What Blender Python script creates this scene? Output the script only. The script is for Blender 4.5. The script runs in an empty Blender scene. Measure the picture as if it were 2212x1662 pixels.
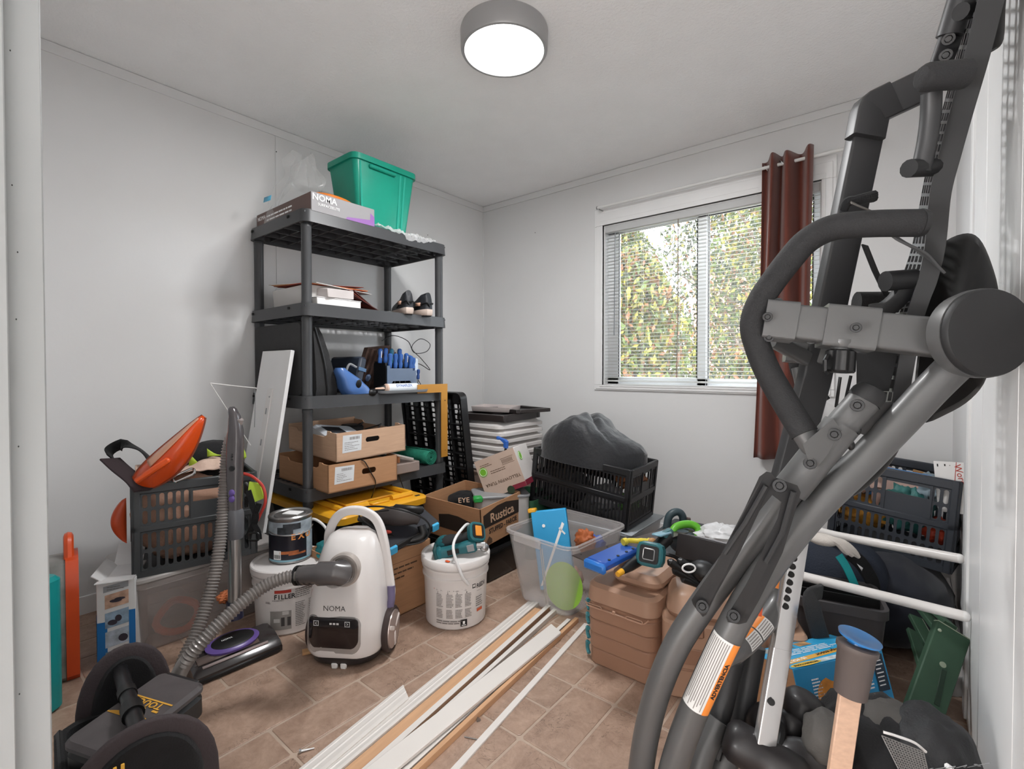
import bpy, math, random
from mathutils import Vector as V, Matrix, Euler, noise
random.seed(7)
SC = bpy.context.scene
COL = SC.collection
PI = math.pi
RND = random.Random(11)

# ------------------------------------------------------------------ camera, world, lights, exposure
FPX, YAW, PITCH, HCAM = 1044.3, .6857, .0172, 1.072
cam_d = bpy.data.cameras.new('camera'); cam = bpy.data.objects.new('camera', cam_d); COL.objects.link(cam)
cam_d.sensor_fit = 'HORIZONTAL'; cam_d.sensor_width = 36; cam_d.lens = FPX / 2212 * 36
cam_d.shift_y = -14.7 / 2212; cam_d.clip_start = .01
cam.location = (0, 0, HCAM); cam.rotation_euler = (PI / 2 - PITCH, 0, YAW)
SC.camera = cam
vs = SC.view_settings
vs.view_transform = 'Standard'; vs.look = 'None'; vs.gamma = 1; vs.use_curve_mapping = False; vs.exposure = 1.02
SC.cycles.use_denoising = True
SC.cycles.max_bounces = 10; SC.cycles.diffuse_bounces = 6; SC.cycles.transparent_max_bounces = 12
SC.cycles.sample_clamp_indirect = 6
world = bpy.data.worlds.new('world'); SC.world = world; world.use_nodes = True
wn = world.node_tree; bg = wn.nodes['Background']
bg.inputs[0].default_value = (.86, .93, 1, 1); bg.inputs[1].default_value = 4.6          # bright overcast sky

def lamp(name, kind, loc, energy, size=.3, rot=(0, 0, 0), shape=None, color=(1, 1, 1)):
    d = bpy.data.lights.new(name, kind); o = bpy.data.objects.new(name, d); COL.objects.link(o)
    d.energy = energy; d.color = color; o.location = loc; o.rotation_euler = rot
    if kind == 'AREA':
        d.size = size
        if shape: d.shape = shape
    elif kind == 'POINT': d.shadow_soft_size = size
    return o
LX, LY = -1.28, 1.515
lamp('ceiling_lamp', 'AREA', (LX, LY, 2.352), 28, .29, shape='DISK')
lamp('fill_light', 'POINT', (-.95, -.95, .75), 64, .25)  # unseen fill light, added behind the camera to brighten the ceiling

# ------------------------------------------------------------------ helpers
def at(x, y, d):                     # pixel of the photograph and depth along the view axis -> point in the room
    a = (x - 1106) / FPX; u = -(y - 831 + 14.7) / FPX
    F = math.cos(PITCH) + u * math.sin(PITCH); Z = u * math.cos(PITCH) - math.sin(PITCH)
    return V(((a * math.cos(YAW) - F * math.sin(YAW)) * d, (a * math.sin(YAW) + F * math.cos(YAW)) * d, HCAM + Z * d))
def ray(x, y): return at(x, y, 1) - V((0, 0, HCAM))
def atz(x, y, z=0): r = ray(x, y); return V((0, 0, HCAM)) + r * ((z - HCAM) / r.z)
def atX(x, y, X): r = ray(x, y); return V((0, 0, HCAM)) + r * (X / r.x)
def atY(x, y, Y): r = ray(x, y); return V((0, 0, HCAM)) + r * (Y / r.y)

def lin(c): return c / 12.92 if c <= .04045 else ((c + .055) / 1.055) ** 2.4
def hx(s):
    s = s.lstrip('#'); return tuple(lin(int(s[i:i + 2], 16) / 255) for i in (0, 2, 4)) + (1,)
MATS = {}
def mat(name, col='#888888', rough=.5, metal=0, var=.06, vs=6, bump=.0, bs=60, alpha=1, trans=0, ior=1.45, emit=0, coat=0, spec=.5, stretch=None, sheen=0, sss=0):
    if name in MATS: return MATS[name]
    m = bpy.data.materials.new(name); m.use_nodes = True; MATS[name] = m
    nt = m.node_tree; N = nt.nodes; L = nt.links; b = N['Principled BSDF']
    c = hx(col)
    b.inputs['Roughness'].default_value = rough; b.inputs['Metallic'].default_value = metal
    b.inputs['IOR'].default_value = ior; b.inputs['Specular IOR Level'].default_value = spec
    tc = N.new('ShaderNodeTexCoord'); mp = N.new('ShaderNodeMapping'); L.new(tc.outputs['Object'], mp.inputs[0])
    if stretch: mp.inputs['Scale'].default_value = stretch
    if var:
        nz = N.new('ShaderNodeTexNoise'); nz.inputs['Scale'].default_value = vs; nz.inputs['Detail'].default_value = 5
        L.new(mp.outputs[0], nz.inputs['Vector'])
        rp = N.new('ShaderNodeValToRGB'); L.new(nz.outputs['Fac'], rp.inputs[0])
        rp.color_ramp.elements[0].position = .25; rp.color_ramp.elements[1].position = .75
        rp.color_ramp.elements[0].color = tuple(x * (1 - var * 1.6) for x in c[:3]) + (1,)
        rp.color_ramp.elements[1].color = tuple(min(1, x * (1 + var)) for x in c[:3]) + (1,)
        L.new(rp.outputs[0], b.inputs['Base Color'])
    else: b.inputs['Base Color'].default_value = c
    if bump:
        n2 = N.new('ShaderNodeTexNoise'); n2.inputs['Scale'].default_value = bs; n2.inputs['Detail'].default_value = 4
        L.new(mp.outputs[0], n2.inputs['Vector'])
        bp = N.new('ShaderNodeBump'); bp.inputs['Strength'].default_value = bump; bp.inputs['Distance'].default_value = .01
        L.new(n2.outputs['Fac'], bp.inputs['Height']); L.new(bp.outputs[0], b.inputs['Normal'])
    if alpha < 1: b.inputs['Alpha'].default_value = alpha
    if trans: b.inputs['Transmission Weight'].default_value = trans
    if coat: b.inputs['Coat Weight'].default_value = coat; b.inputs['Coat Roughness'].default_value = .15
    if sheen: b.inputs['Sheen Weight'].default_value = sheen
    if emit:
        b.inputs['Emission Color'].default_value = c; b.inputs['Emission Strength'].default_value = emit
    return m

def cr(pts, n=8, closed=False):      # smooth curve through points
    P = [V(p) for p in pts]; out = []; k = len(P)
    for i in range(k if closed else k - 1):
        p1, p2 = P[i], P[(i + 1) % k]
        p0 = P[i - 1] if (i > 0 or closed) else p1 * 2 - p2
        p3 = P[(i + 2) % k] if (i + 2 < k or closed) else p2 * 2 - p1
        for j in range(n):
            t = j / n
            out.append(.5 * ((2 * p1) + (p2 - p0) * t + (2 * p0 - 5 * p1 + 4 * p2 - p3) * t * t + (3 * p1 - p0 - 3 * p2 + p3) * t ** 3))
    if not closed: out.append(P[-1])
    return out
def fil(pts, r, n=5):                # polyline with rounded corners
    P = [V(p) for p in pts]; out = [P[0]]
    for i in range(1, len(P) - 1):
        a, b, c = P[i - 1], P[i], P[i + 1]
        d1, d2 = (a - b), (c - b); q = min(r, d1.length * .48, d2.length * .48)
        s, e = b + d1.normalized() * q, b + d2.normalized() * q
        for j in range(n + 1):
            t = j / n; out.append(s * (1 - t) ** 2 + b * 2 * t * (1 - t) + e * t * t)
    out.append(P[-1]); return out
def rr(w, h, r, n=4):                # rounded rectangle outline, counter-clockwise, centred
    r = min(r, w / 2 - 1e-5, h / 2 - 1e-5); o = []
    for cx, cy, a0 in ((w / 2 - r, h / 2 - r, 0), (-w / 2 + r, h / 2 - r, 90), (-w / 2 + r, -h / 2 + r, 180), (w / 2 - r, -h / 2 + r, 270)):
        for j in range(n + 1):
            a = math.radians(a0 + 90 * j / n); o.append((cx + r * math.cos(a), cy + r * math.sin(a)))
    return o
def R3(rx=0, ry=0, rz=0): return Euler((math.radians(rx), math.radians(ry), math.radians(rz))).to_matrix().to_4x4()
def T3(x, y, z): return Matrix.Translation((x, y, z))
def frame(o, ex, ez=(0, 0, 1)):      # matrix with local x along ex, local z near ez
    ex = V(ex).normalized(); ez = V(ez); ez = (ez - ex * ez.dot(ex)).normalized(); ey = ez.cross(ex)
    m = Matrix((ex, ey, ez)).transposed().to_4x4(); m.translation = V(o); return m

class G:
    def __init__(s, M=None): s.v = []; s.f = []; s.mi = []; s.m = 0; s.M = M or Matrix.Identity(4)
    def add(s, vs_, fs):
        b = len(s.v); s.v += [s.M @ V(p) for p in vs_]
        s.f += [tuple(b + i for i in f) for f in fs]; s.mi += [s.m] * len(fs); return s
    def box(s, c, d, b=0, M=None):
        x, y, z = (k / 2 for k in d); old = s.M
        if M is not None: s.M = s.M @ T3(*c) @ M; c = (0, 0, 0)
        if not b:
            vv = [(c[0] + i * x, c[1] + j * y, c[2] + k * z) for i in (-1, 1) for j in (-1, 1) for k in (-1, 1)]
            s.add(vv, [(0, 1, 3, 2), (4, 6, 7, 5), (0, 4, 5, 1), (2, 3, 7, 6), (0, 2, 6, 4), (1, 5, 7, 3)])
        else:
            b = min(b, x * .9, y * .9, z * .9); vv = []; ix = {}
            for i in (-1, 1):
                for j in (-1, 1):
                    for k in (-1, 1):
                        for a in range(3):
                            q = [i * (x - b), j * (y - b), k * (z - b)]; q[a] = (i * x, j * y, k * z)[a]
                            ix[i, j, k, a] = len(vv); vv.append((c[0] + q[0], c[1] + q[1], c[2] + q[2]))
            F = []
            for a in range(3):
                u, w = [q for q in range(3) if q != a]
                for sg in (-1, 1):
                    o = []
                    for (p, q) in ((-1, -1), (1, -1), (1, 1), (-1, 1)):
                        t = [0, 0, 0]; t[a] = sg; t[u] = p; t[w] = q; o.append(ix[(*t, a)])
                    F.append(tuple(o))
                for p in (-1, 1):
                    for q in (-1, 1):
                        t1 = [0, 0, 0]; t1[a] = -1; t1[u] = p; t1[w] = q; t2 = list(t1); t2[a] = 1
                        F.append((ix[(*t1, u)], ix[(*t2, u)], ix[(*t2, w)], ix[(*t1, w)]))
            for i in (-1, 1):
                for j in (-1, 1):
                    for k in (-1, 1): F.append(tuple(ix[i, j, k, a] for a in range(3)))
            s.add(vv, F)
        s.M = old; return s
    def loft(s, rings, c0=True, c1=True, closed=False):
        n = len(rings[0]); vv = [p for r in rings for p in r]; F = []; m = len(rings)
        for i in range(m if closed else m - 1):
            a, b = i * n, ((i + 1) % m) * n
            for j in range(n): F.append((a + j, a + (j + 1) % n, b + (j + 1) % n, b + j))
        if not closed:
            if c0: F.append(tuple(range(n - 1, -1, -1)))
            if c1: F.append(tuple((m - 1) * n + j for j in range(n)))
        return s.add(vv, F)
    def prism(s, poly, z0, z1, ch=0):
        if ch:
            cx = sum(p[0] for p in poly) / len(poly); cy = sum(p[1] for p in poly) / len(poly)
            w = max(abs(p[0] - cx) for p in poly); h = max(abs(p[1] - cy) for p in poly)
            q = [(cx + (x - cx) * (1 - ch / w), cy + (y - cy) * (1 - ch / h)) for x, y in poly]
            return s.loft([[(x, y, z0) for x, y in q], [(x, y, z0 + ch) for x, y in poly], [(x, y, z1 - ch) for x, y in poly], [(x, y, z1) for x, y in q]])
        return s.loft([[(x, y, z0) for x, y in poly], [(x, y, z1) for x, y in poly]])
    def rbox(s, c, w, d, h, r=.02, e=.004, n=4, tw=None, td=None):   # upright box with rounded corners, base centre c
        tw = tw or w; td = td or d; rs = []
        for z, k in ((0, e), (e, 0), (h - e, 0), (h, e)):
            t = z / h; a = w + (tw - w) * t - 2 * k; b = d + (td - d) * t - 2 * k
            rs.append([(c[0] + x, c[1] + y, c[2] + z) for x, y in rr(a, b, max(r - k, .001), n)])
        return s.loft(rs)
    def tub(s, c, w, d, h, t=.003, r=.03, tw=None, td=None, rim=0, rimh=.012, n=4):   # open container
        tw = tw or w; td = td or d; rs = []
        def ring(a, b, z, rad): return [(c[0] + x, c[1] + y, c[2] + z) for x, y in rr(a, b, max(rad, .002), n)]
        rs.append(ring(w * .97, d * .97, 0, r)); rs.append(ring(w, d, min(.01, h * .1), r))
        if rim:
            rs.append(ring(tw, td, h - rimh, r)); rs.append(ring(tw + 2 * rim, td + 2 * rim, h - rimh, r + rim)); rs.append(ring(tw + 2 * rim, td + 2 * rim, h, r + rim))
        else: rs.append(ring(tw, td, h, r))
        rs.append(ring(tw - 2 * t, td - 2 * t, h, r - t)); rs.append(ring(w - 2 * t, d - 2 * t, t + .003, r - t))
        return s.loft(rs)
    def cyl(s, p0, p1, r0, r1=None, n=16, cap=True):
        p0, p1 = V(p0), V(p1); r1 = r0 if r1 is None else r1; z = (p1 - p0).normalized()
        x = z.orthogonal().normalized(); y = z.cross(x)
        f = lambda p, r: [p + (x * math.cos(2 * PI * i / n) + y * math.sin(2 * PI * i / n)) * r for i in range(n)]
        return s.loft([f(p0, r0), f(p1, r1)], cap, cap)
    def tube(s, pts, r, n=10, closed=False, cap=True, flat=None, up=None):
        P = [V(p) for p in pts]; k = len(P); rad = r if isinstance(r, (list, tuple)) else [r] * k
        rings = []; x = None
        for i in range(k):
            t = (P[(i + 1) % k] - P[i - 1]) if closed else (P[min(i + 1, k - 1)] - P[max(i - 1, 0)])
            t.normalize()
            if up is not None: x = V(up).cross(t).normalized()
            elif x is None: x = t.orthogonal().normalized()
            else: x = (x - t * x.dot(t)).normalized()
            y = t.cross(x)
            if flat:      # (w, h, corner) rounded-rectangle section, w across up, h along up
                sec = rr(flat[0], flat[1], flat[2], max(1, n // 4))
                rings.append([P[i] + x * a + y * b for a, b in sec])
            else: rings.append([P[i] + (x * math.cos(2 * PI * j / n) + y * math.sin(2 * PI * j / n)) * rad[i] for j in range(n)])
        return s.loft(rings, cap, cap, closed)
    def lathe(s, prof, n=32, o=(0, 0, 0), a0=0, a1=360):
        full = a1 - a0 >= 360; m = n if full else n + 1; rs = []
        for r, z in prof:
            rs.append([(o[0] + max(r, 1e-5) * math.cos(math.radians(a0 + (a1 - a0) * i / n)), o[1] + max(r, 1e-5) * math.sin(math.radians(a0 + (a1 - a0) * i / n)), o[2] + z) for i in range(m)])
        if full: return s.loft(rs, True, True)
        vv = [p for r in rs for p in r]
        return s.add(vv, [(i * m + j, i * m + j + 1, (i + 1) * m + j + 1, (i + 1) * m + j) for i in range(len(rs) - 1) for j in range(m - 1)])
    def ell(s, c, rx, ry, rz, nu=20, nv=12, p=1.0, zmin=-1):
        sg = lambda q: math.copysign(abs(q) ** p, q); rs = []
        for i in range(nv + 1):
            a = -PI / 2 + PI * i / nv; z = max(zmin, sg(math.sin(a))); k = max(abs(math.cos(a)) ** p, 1e-4)
            rs.append([(c[0] + rx * k * sg(math.cos(2 * PI * j / nu)), c[1] + ry * k * sg(math.sin(2 * PI * j / nu)), c[2] + rz * z) for j in range(nu)])
        return s.loft(rs)
    def sheet(s, fn, nu, nv):
        vv = [fn(i / nu, j / nv) for i in range(nu + 1) for j in range(nv + 1)]; m = nv + 1
        return s.add(vv, [(i * m + j, (i + 1) * m + j, (i + 1) * m + j + 1, i * m + j + 1) for i in range(nu) for j in range(nv)])
    def rect(s, x0, y0, x1, y1, z=0): return s.add([(x0, y0, z), (x1, y0, z), (x1, y1, z), (x0, y1, z)], [(0, 1, 2, 3)])
    def hole(s, x0, y0, x1, y1, mx, my, r, t, n=3):   # cell in the local xy plane, thickness t, with one rounded hole inset by mx, my
        cx, cy = (x0 + x1) / 2, (y0 + y1) / 2; w, h = (x1 - x0), (y1 - y0)
        ins = rr(w - 2 * mx, h - 2 * my, r, n); out = []; q = n + 1
        for k, (sx, sy) in enumerate(((1, 1), (-1, 1), (-1, -1), (1, -1))):
            a, b = ins[k * q], ins[k * q + n]
            for j in range(q):
                u = j / n; C_ = (sx * w / 2, sy * h / 2)
                A = (sx * w / 2, a[1]) if k % 2 == 0 else (a[0], sy * h / 2); B = (b[0], sy * h / 2) if k % 2 == 0 else (sx * w / 2, b[1])
                if u < .5: f = u * 2; out.append((A[0] + (C_[0] - A[0]) * f, A[1] + (C_[1] - A[1]) * f))
                elif u > .5: f = u * 2 - 1; out.append((C_[0] + (B[0] - C_[0]) * f, C_[1] + (B[1] - C_[1]) * f))
                else: out.append(C_)
        m = len(ins); vv = []
        for z in (0, t):
            vv += [(cx + p[0], cy + p[1], z) for p in out] + [(cx + p[0], cy + p[1], z) for p in ins]
        F = []
        for i in range(m):
            j = (i + 1) % m
            F += [(i, m + i, m + j, j), (2 * m + i, 2 * m + j, 3 * m + j, 3 * m + i), (m + i, 3 * m + i, 3 * m + j, m + j), (i, j, 2 * m + j, 2 * m + i)]
        return s.add(vv, F)
    def build(s, name, m, par=None, smooth=38, sub=0, thick=0, label=None, kind=None, M=None):
        me = bpy.data.meshes.new(name); me.from_pydata([tuple(p) for p in s.v], [], s.f)
        for k in (m if isinstance(m, (list, tuple)) else [m]): me.materials.append(k)
        me.polygons.foreach_set('material_index', s.mi)
        me.validate()
        import bmesh
        b = bmesh.new(); b.from_mesh(me)
        if sub: bmesh.ops.remove_doubles(b, verts=b.verts, dist=1e-6)
        bmesh.ops.recalc_face_normals(b, faces=b.faces); b.to_mesh(me); b.free()
        if smooth:
            me.polygons.foreach_set('use_smooth', [True] * len(me.polygons)); me.set_sharp_from_angle(angle=math.radians(smooth))
        o = bpy.data.objects.new(name, me); COL.objects.link(o)
        if par: o.parent = par
        if M is not None: o.matrix_local = M
        if thick:
            md = o.modifiers.new('thickness', 'SOLIDIFY'); md.thickness = thick; md.offset = 0
        if sub:
            md = o.modifiers.new('smooth', 'SUBSURF'); md.levels = md.render_levels = sub
        if label: o['label'] = label
        if kind: o['kind'] = kind
        return o

def thing(name, label, cat, loc=(0, 0, 0), rz=0, group=None, M=None):
    o = bpy.data.objects.new(name, None); COL.objects.link(o); o.empty_display_size = .05
    if M is not None: o.matrix_world = M
    else: o.location = loc; o.rotation_euler = (0, 0, math.radians(rz))
    o['label'] = label; o['category'] = cat
    if group: o['group'] = group
    return o
def tag(o, label, cat, group=None):
    o['label'] = label; o['category'] = cat
    if group: o['group'] = group
    return o
def dup(root, label=None, M=None):
    def cp(o, par):
        c = o.copy(); COL.objects.link(c)
        if par: c.parent = par
        for ch in list(o.children): cp(ch, c)
        return c
    r = cp(root, None)
    if M is not None: r.matrix_world = M
    if label: r['label'] = label
    return r
def text(s, size, m, par, M, name='lettering', ext=.0003, align='CENTER', sx=1, shear=0, bold=0, label=None):
    c = bpy.data.curves.new(name, 'FONT'); c.body = s; c.size = size; c.extrude = ext; c.align_x = align; c.align_y = 'CENTER'
    c.shear = shear; c.offset = bold; c.resolution_u = 2
    c.materials.append(m); o = bpy.data.objects.new(name, c); COL.objects.link(o); TEXTS.append((o, par, M @ Matrix.Diagonal((sx, 1, 1, 1)), name)); return o
TEXTS = []
def finish_texts():                  # lettering becomes plain meshes, parented to its thing
    dg = bpy.context.evaluated_depsgraph_get()
    ms = [bpy.data.meshes.new_from_object(o.evaluated_get(dg)) for o, *_ in TEXTS]
    for (o, par, M, name), me in zip(TEXTS, ms):
        bpy.data.objects.remove(o); n = bpy.data.objects.new(name, me); COL.objects.link(n); n.parent = par; n.matrix_local = M
def wrapprint(par, name, m, r0, z0, z1, a0, a1, n=16, off=.0008, r1=None):   # a label patch curved round an upright cylinder
    g = G(); r1 = r1 or r0
    g.sheet(lambda u, v: ((r0 + (r1 - r0) * v + off) * math.cos(math.radians(a0 + (a1 - a0) * u)), (r0 + (r1 - r0) * v + off) * math.sin(math.radians(a0 + (a1 - a0) * u)), z0 + (z1 - z0) * v), n, 1)
    return g.build(name, m, par)
def lines(g, x0, x1, y0, y1, n, h=.45, seed=1, z=0, jag=.35):     # rows of small print as thin strips
    q = random.Random(seed); st = (y1 - y0) / n
    for i in range(n):
        y = y1 - (i + .5) * st; x = x0; end = x1 - (x1 - x0) * (q.random() * jag)
        while x < end - 1e-6:
            w = (x1 - x0) * q.uniform(.06, .2); e = min(x + w, end)
            g.rect(x, y - st * h / 2, e, y + st * h / 2, z); x = e + (x1 - x0) * .02
    return g
# ------------------------------------------------------------------ the room
XL, XR, YB, YF, ZC = -2.785, .165, 3.02, .075, 2.44
M_wall = mat('wall_paint', '#dcdcdc', .75, var=.02, vs=2, bump=.05, bs=35)
M_white = mat('white_trim_paint', '#e9e9e9', .4, var=.02)
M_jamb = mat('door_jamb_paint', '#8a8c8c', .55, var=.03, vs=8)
M_dark = mat('dark_gap', '#1a1a1a', .8)
def struct(g, name, m, par=None, **k):
    o = g.build(name, m, par, **k)
    if not par: o['kind'] = 'structure'
    return o
def ceiling_mat():
    m = mat('ceiling_texture', '#f8f8f8', .85, var=.015)
    nt = m.node_tree; N = nt.nodes; L = nt.links; b = N['Principled BSDF']
    tc = N['Texture Coordinate']; v = N.new('ShaderNodeTexNoise'); v.inputs['Scale'].default_value = 90; v.inputs['Detail'].default_value = 6
    bp = N.new('ShaderNodeBump'); bp.inputs['Strength'].default_value = .35; bp.inputs['Distance'].default_value = .01
    L.new(tc.outputs['Object'], v.inputs['Vector']); L.new(v.outputs['Fac'], bp.inputs['Height']); L.new(bp.outputs[0], b.inputs['Normal'])
    return m
def tile_mat():
    m = bpy.data.materials.new('vinyl_stone'); m.use_nodes = True; nt = m.node_tree; N = nt.nodes; L = nt.links; b = N['Principled BSDF']
    tc = N.new('ShaderNodeTexCoord'); oi = N.new('ShaderNodeObjectInfo')
    ad = N.new('ShaderNodeVectorMath'); ad.operation = 'ADD'; mul = N.new('ShaderNodeVectorMath'); mul.operation = 'SCALE'; mul.inputs['Scale'].default_value = 40
    cmb = N.new('ShaderNodeCombineXYZ'); L.new(oi.outputs['Random'], cmb.inputs[0]); L.new(oi.outputs['Random'], cmb.inputs[1])
    L.new(cmb.outputs[0], mul.inputs[0]); L.new(tc.outputs['Object'], ad.inputs[0]); L.new(mul.outputs[0], ad.inputs[1])
    n1 = N.new('ShaderNodeTexNoise'); n1.inputs['Scale'].default_value = 13; n1.inputs['Detail'].default_value = 8; n1.inputs['Roughness'].default_value = .78; n1.inputs['Distortion'].default_value = .4
    L.new(ad.outputs[0], n1.inputs['Vector'])
    r1 = N.new('ShaderNodeValToRGB'); L.new(n1.outputs['Fac'], r1.inputs[0])
    e = r1.color_ramp.elements; e[0].position = .28; e[0].color = hx('#846a5a'); e[1].position = .72; e[1].color = hx('#b59a87')
    k = e.new(.5); k.color = hx('#9e8473')
    n2 = N.new('ShaderNodeTexNoise'); n2.inputs['Scale'].default_value = 14; n2.inputs['Detail'].default_value = 5; n2.inputs['Distortion'].default_value = 2.5
    L.new(ad.outputs[0], n2.inputs['Vector'])
    r2 = N.new('ShaderNodeValToRGB'); L.new(n2.outputs['Fac'], r2.inputs[0])
    f = r2.color_ramp.elements; f[0].position = .484; f[0].color = (0, 0, 0, 1); f[1].position = .5; f[1].color = (1, 1, 1, 1); q = f.new(.516); q.color = (0, 0, 0, 1)
    n3 = N.new('ShaderNodeTexNoise'); n3.inputs['Scale'].default_value = 5; L.new(ad.outputs[0], n3.inputs['Vector'])
    mm = N.new('ShaderNodeMath'); mm.operation = 'MULTIPLY'; L.new(r2.outputs[0], mm.inputs[0])
    st = N.new('ShaderNodeMapRange'); st.inputs[1].default_value = .42; st.inputs[2].default_value = .62; st.inputs[4].default_value = .9; L.new(n3.outputs['Fac'], st.inputs[0]); L.new(st.outputs[0], mm.inputs[1])
    mx = N.new('ShaderNodeMix'); mx.data_type = 'RGBA'; L.new(mm.outputs[0], mx.inputs[0]); L.new(r1.outputs[0], mx.inputs[6]); mx.inputs[7].default_value = hx('#5f4c40')
    hs = N.new('ShaderNodeHueSaturation'); vr = N.new('ShaderNodeMapRange'); vr.inputs[3].default_value = .92; vr.inputs[4].default_value = 1.07
    L.new(oi.outputs['Random'], vr.inputs[0]); L.new(vr.outputs[0], hs.inputs['Value']); L.new(mx.outputs[2], hs.inputs['Color'])
    L.new(hs.outputs[0], b.inputs['Base Color']); b.inputs['Roughness'].default_value = .42
    bp = N.new('ShaderNodeBump'); bp.inputs['Strength'].default_value = .12; bp.inputs['Distance'].default_value = .01; L.new(n1.outputs['Fac'], bp.inputs['Height']); L.new(bp.outputs[0], b.inputs['Normal'])
    return m
# floor: a grout bed with every vinyl tile proud of it
g = G(); g.box(((XL + XR) / 2, (YB - 1.7) / 2, -.02), (XR - XL + .1, YB + 1.9, .04))
floor = struct(g, 'floor', mat('grout', '#b09c8c', .6, var=.08, vs=15))
TM = tile_mat(); cache = {}
def tile(x0, y0, x1, y1):
    x0, x1, y0, y1 = max(x0, XL), min(x1, XR), max(y0, YF - .5), min(y1, YB)
    if x1 - x0 < .02 or y1 - y0 < .02: return
    k = (round(x1 - x0, 3), round(y1 - y0, 3))
    if k not in cache:
        t = G(); w, d = k[0] - .009, k[1] - .009
        t.loft([[(x, y, 0) for x, y in rr(w, d, .006, 1)], [(x, y, .0012) for x, y in rr(w, d, .006, 1)], [(x, y, .002) for x, y in rr(w - .004, d - .004, .005, 1)]], False, True)
        cache[k] = t.build('tile', TM, floor, smooth=0); o = cache[k]
    else:
        o = cache[k].copy(); COL.objects.link(o); o.parent = floor
    o.location = ((x0 + x1) / 2, (y0 + y1) / 2, 0)
U = .149; q = random.Random(3)
fixed = {(0, 0): 'x', (-1, 0): 'y', (-2, 0): 'x', (-2, -1): 'x'}
for i in range(-7, 4):
    off = U if i in (-2, -4, -5) else 0
    for j in range(-5, 8):
        x, y = -.86 + 2 * U * i, 1.087 + 2 * U * j + (off if i == -2 or i < -3 else 0)
        m = fixed.get((i, j)) or q.choice('xxyf')
        if m == 'f': tile(x, y, x + 2 * U, y + 2 * U)
        elif m == 'x': tile(x, y, x + U, y + 2 * U); tile(x + U, y, x + 2 * U, y + 2 * U)
        else: tile(x, y, x + 2 * U, y + U); tile(x, y + U, x + 2 * U, y + 2 * U)
g = G(); g.box(((XL + XR) / 2, .66, ZC + .03), (XR - XL + .3, 4.9, .06)); struct(g, 'ceiling', ceiling_mat())
# walls
g = G(); g.box((XL - .04, 1.4, ZC / 2), (.08, 3.4, ZC)); wl = struct(g, 'wall_left', M_wall)
for k, (ya, yb) in enumerate(((-.3, 1.282), (1.286, YB))):      # wallboard panels with fine seams
    g = G(); g.box((XL + .002, (ya + yb) / 2, ZC / 2), (.004, yb - ya - .002, ZC), .001); g.build('panel', M_wall, wl)
WX0, WX1, WZ0, WZ1 = -1.645, -.36, .965, 2.068
g = G(); t = .1
g.box(((XL - .1 + WX0) / 2, YB + t / 2, ZC / 2), (WX0 - XL + .1, t, ZC)); g.box(((WX1 + XR + .1) / 2, YB + t / 2, ZC / 2), (XR + .1 - WX1, t, ZC))
g.box(((WX0 + WX1) / 2, YB + t / 2, WZ0 / 2), (WX1 - WX0, t, WZ0)); g.box(((WX0 + WX1) / 2, YB + t / 2, (WZ1 + ZC) / 2), (WX1 - WX0, t, ZC - WZ1))
struct(g, 'wall_back', M_wall)
g = G(); g.box((XR + .04, .7, ZC / 2), (.08, 4.8, ZC)); wr = struct(g, 'wall_right', M_wall)
g = G(); g.box(((XL - .62) / 2 - .035, YF - .05, ZC / 2), (-.62 - .07 - XL + .05, .1, ZC))
g.box((-.23, YF - .05, 2.3), (.9, .1, .28)); struct(g, 'wall_front', M_wall)
g = G(); g.box((XL / 2, -1.75, ZC / 2), (3.4, .08, ZC)); g.box((-1.6, -.85, ZC / 2), (.08, 1.8, ZC)); struct(g, 'wall_hallway', M_wall)
# ceiling strips, corner strips, baseboards
def strip(name, p0, p1, w, up, m=M_white):
    g = G(); p0, p1 = V(p0), V(p1); c = (p0 + p1) / 2; d = p1 - p0
    g.box(c, (abs(d.x) + w[0], abs(d.y) + w[1], abs(d.z) + w[2]), .0015); return struct(g, name, m)
strip('trim_1', (XL + .005, .08, ZC - .025), (XL + .005, YB, ZC - .025), (.008, 0, .046), 0, M_wall)
strip('trim_2', (XL, YB - .005, ZC - .025), (XR, YB - .005, ZC - .025), (0, .008, .046), 0, M_wall)
strip('trim_3', (XL + .004, YB - .004, .0), (XL + .004, YB - .004, ZC - .05), (.012, .012, 0), 0, M_wall)
strip('baseboard_left', (XL + .008, .08, .04), (XL + .008, YB, .04), (.012, 0, .08), 0)
strip('baseboard_back', (XL, YB - .008, .04), (XR, YB - .008, .04), (0, .012, .08), 0)
strip('baseboard_right', (XR - .008, 2.05, .05), (XR - .008, YB, .05), (.012, 0, .1), 0)
# right-hand closet casing: boards proud of the wall with fine joints
cs = struct(G().box((XR - .006, 1.03, ZC / 2), (.012, 2.0, ZC - .01)), 'trim_4', M_white)
for ya, yb, pr in ((1.99, 2.05, .018), (1.885, 1.985, .012), (1.70, 1.882, .013), (1.2, 1.697, .0125), (.3, 1.197, .0125)):
    G().box((XR - pr / 2 - .002, (ya + yb) / 2, ZC / 2), (pr + .004, yb - ya - .003, ZC - .02), .0015).build('panel', M_white, cs)
g = G()
for z in (.62, .7, 1.35): g.cyl((XR - .022, 2.02, z), (XR - .02, 2.02, z), .004, n=8)
g.build('screw_cap', M_white, cs)
# doorway jamb on the left, with stop and nail heads
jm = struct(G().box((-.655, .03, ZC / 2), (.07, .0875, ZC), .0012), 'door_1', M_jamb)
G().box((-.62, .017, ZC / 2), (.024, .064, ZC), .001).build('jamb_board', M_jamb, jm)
for px, py in ((22, 109), (26, 400), (38, 545), (35, 690), (40, 965), (42, 1500)):
    p = atX(px, py, -.6079); G().ell(p, .0006, .0005, .0008, 8, 6).build('nail', M_dark, jm)
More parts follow.
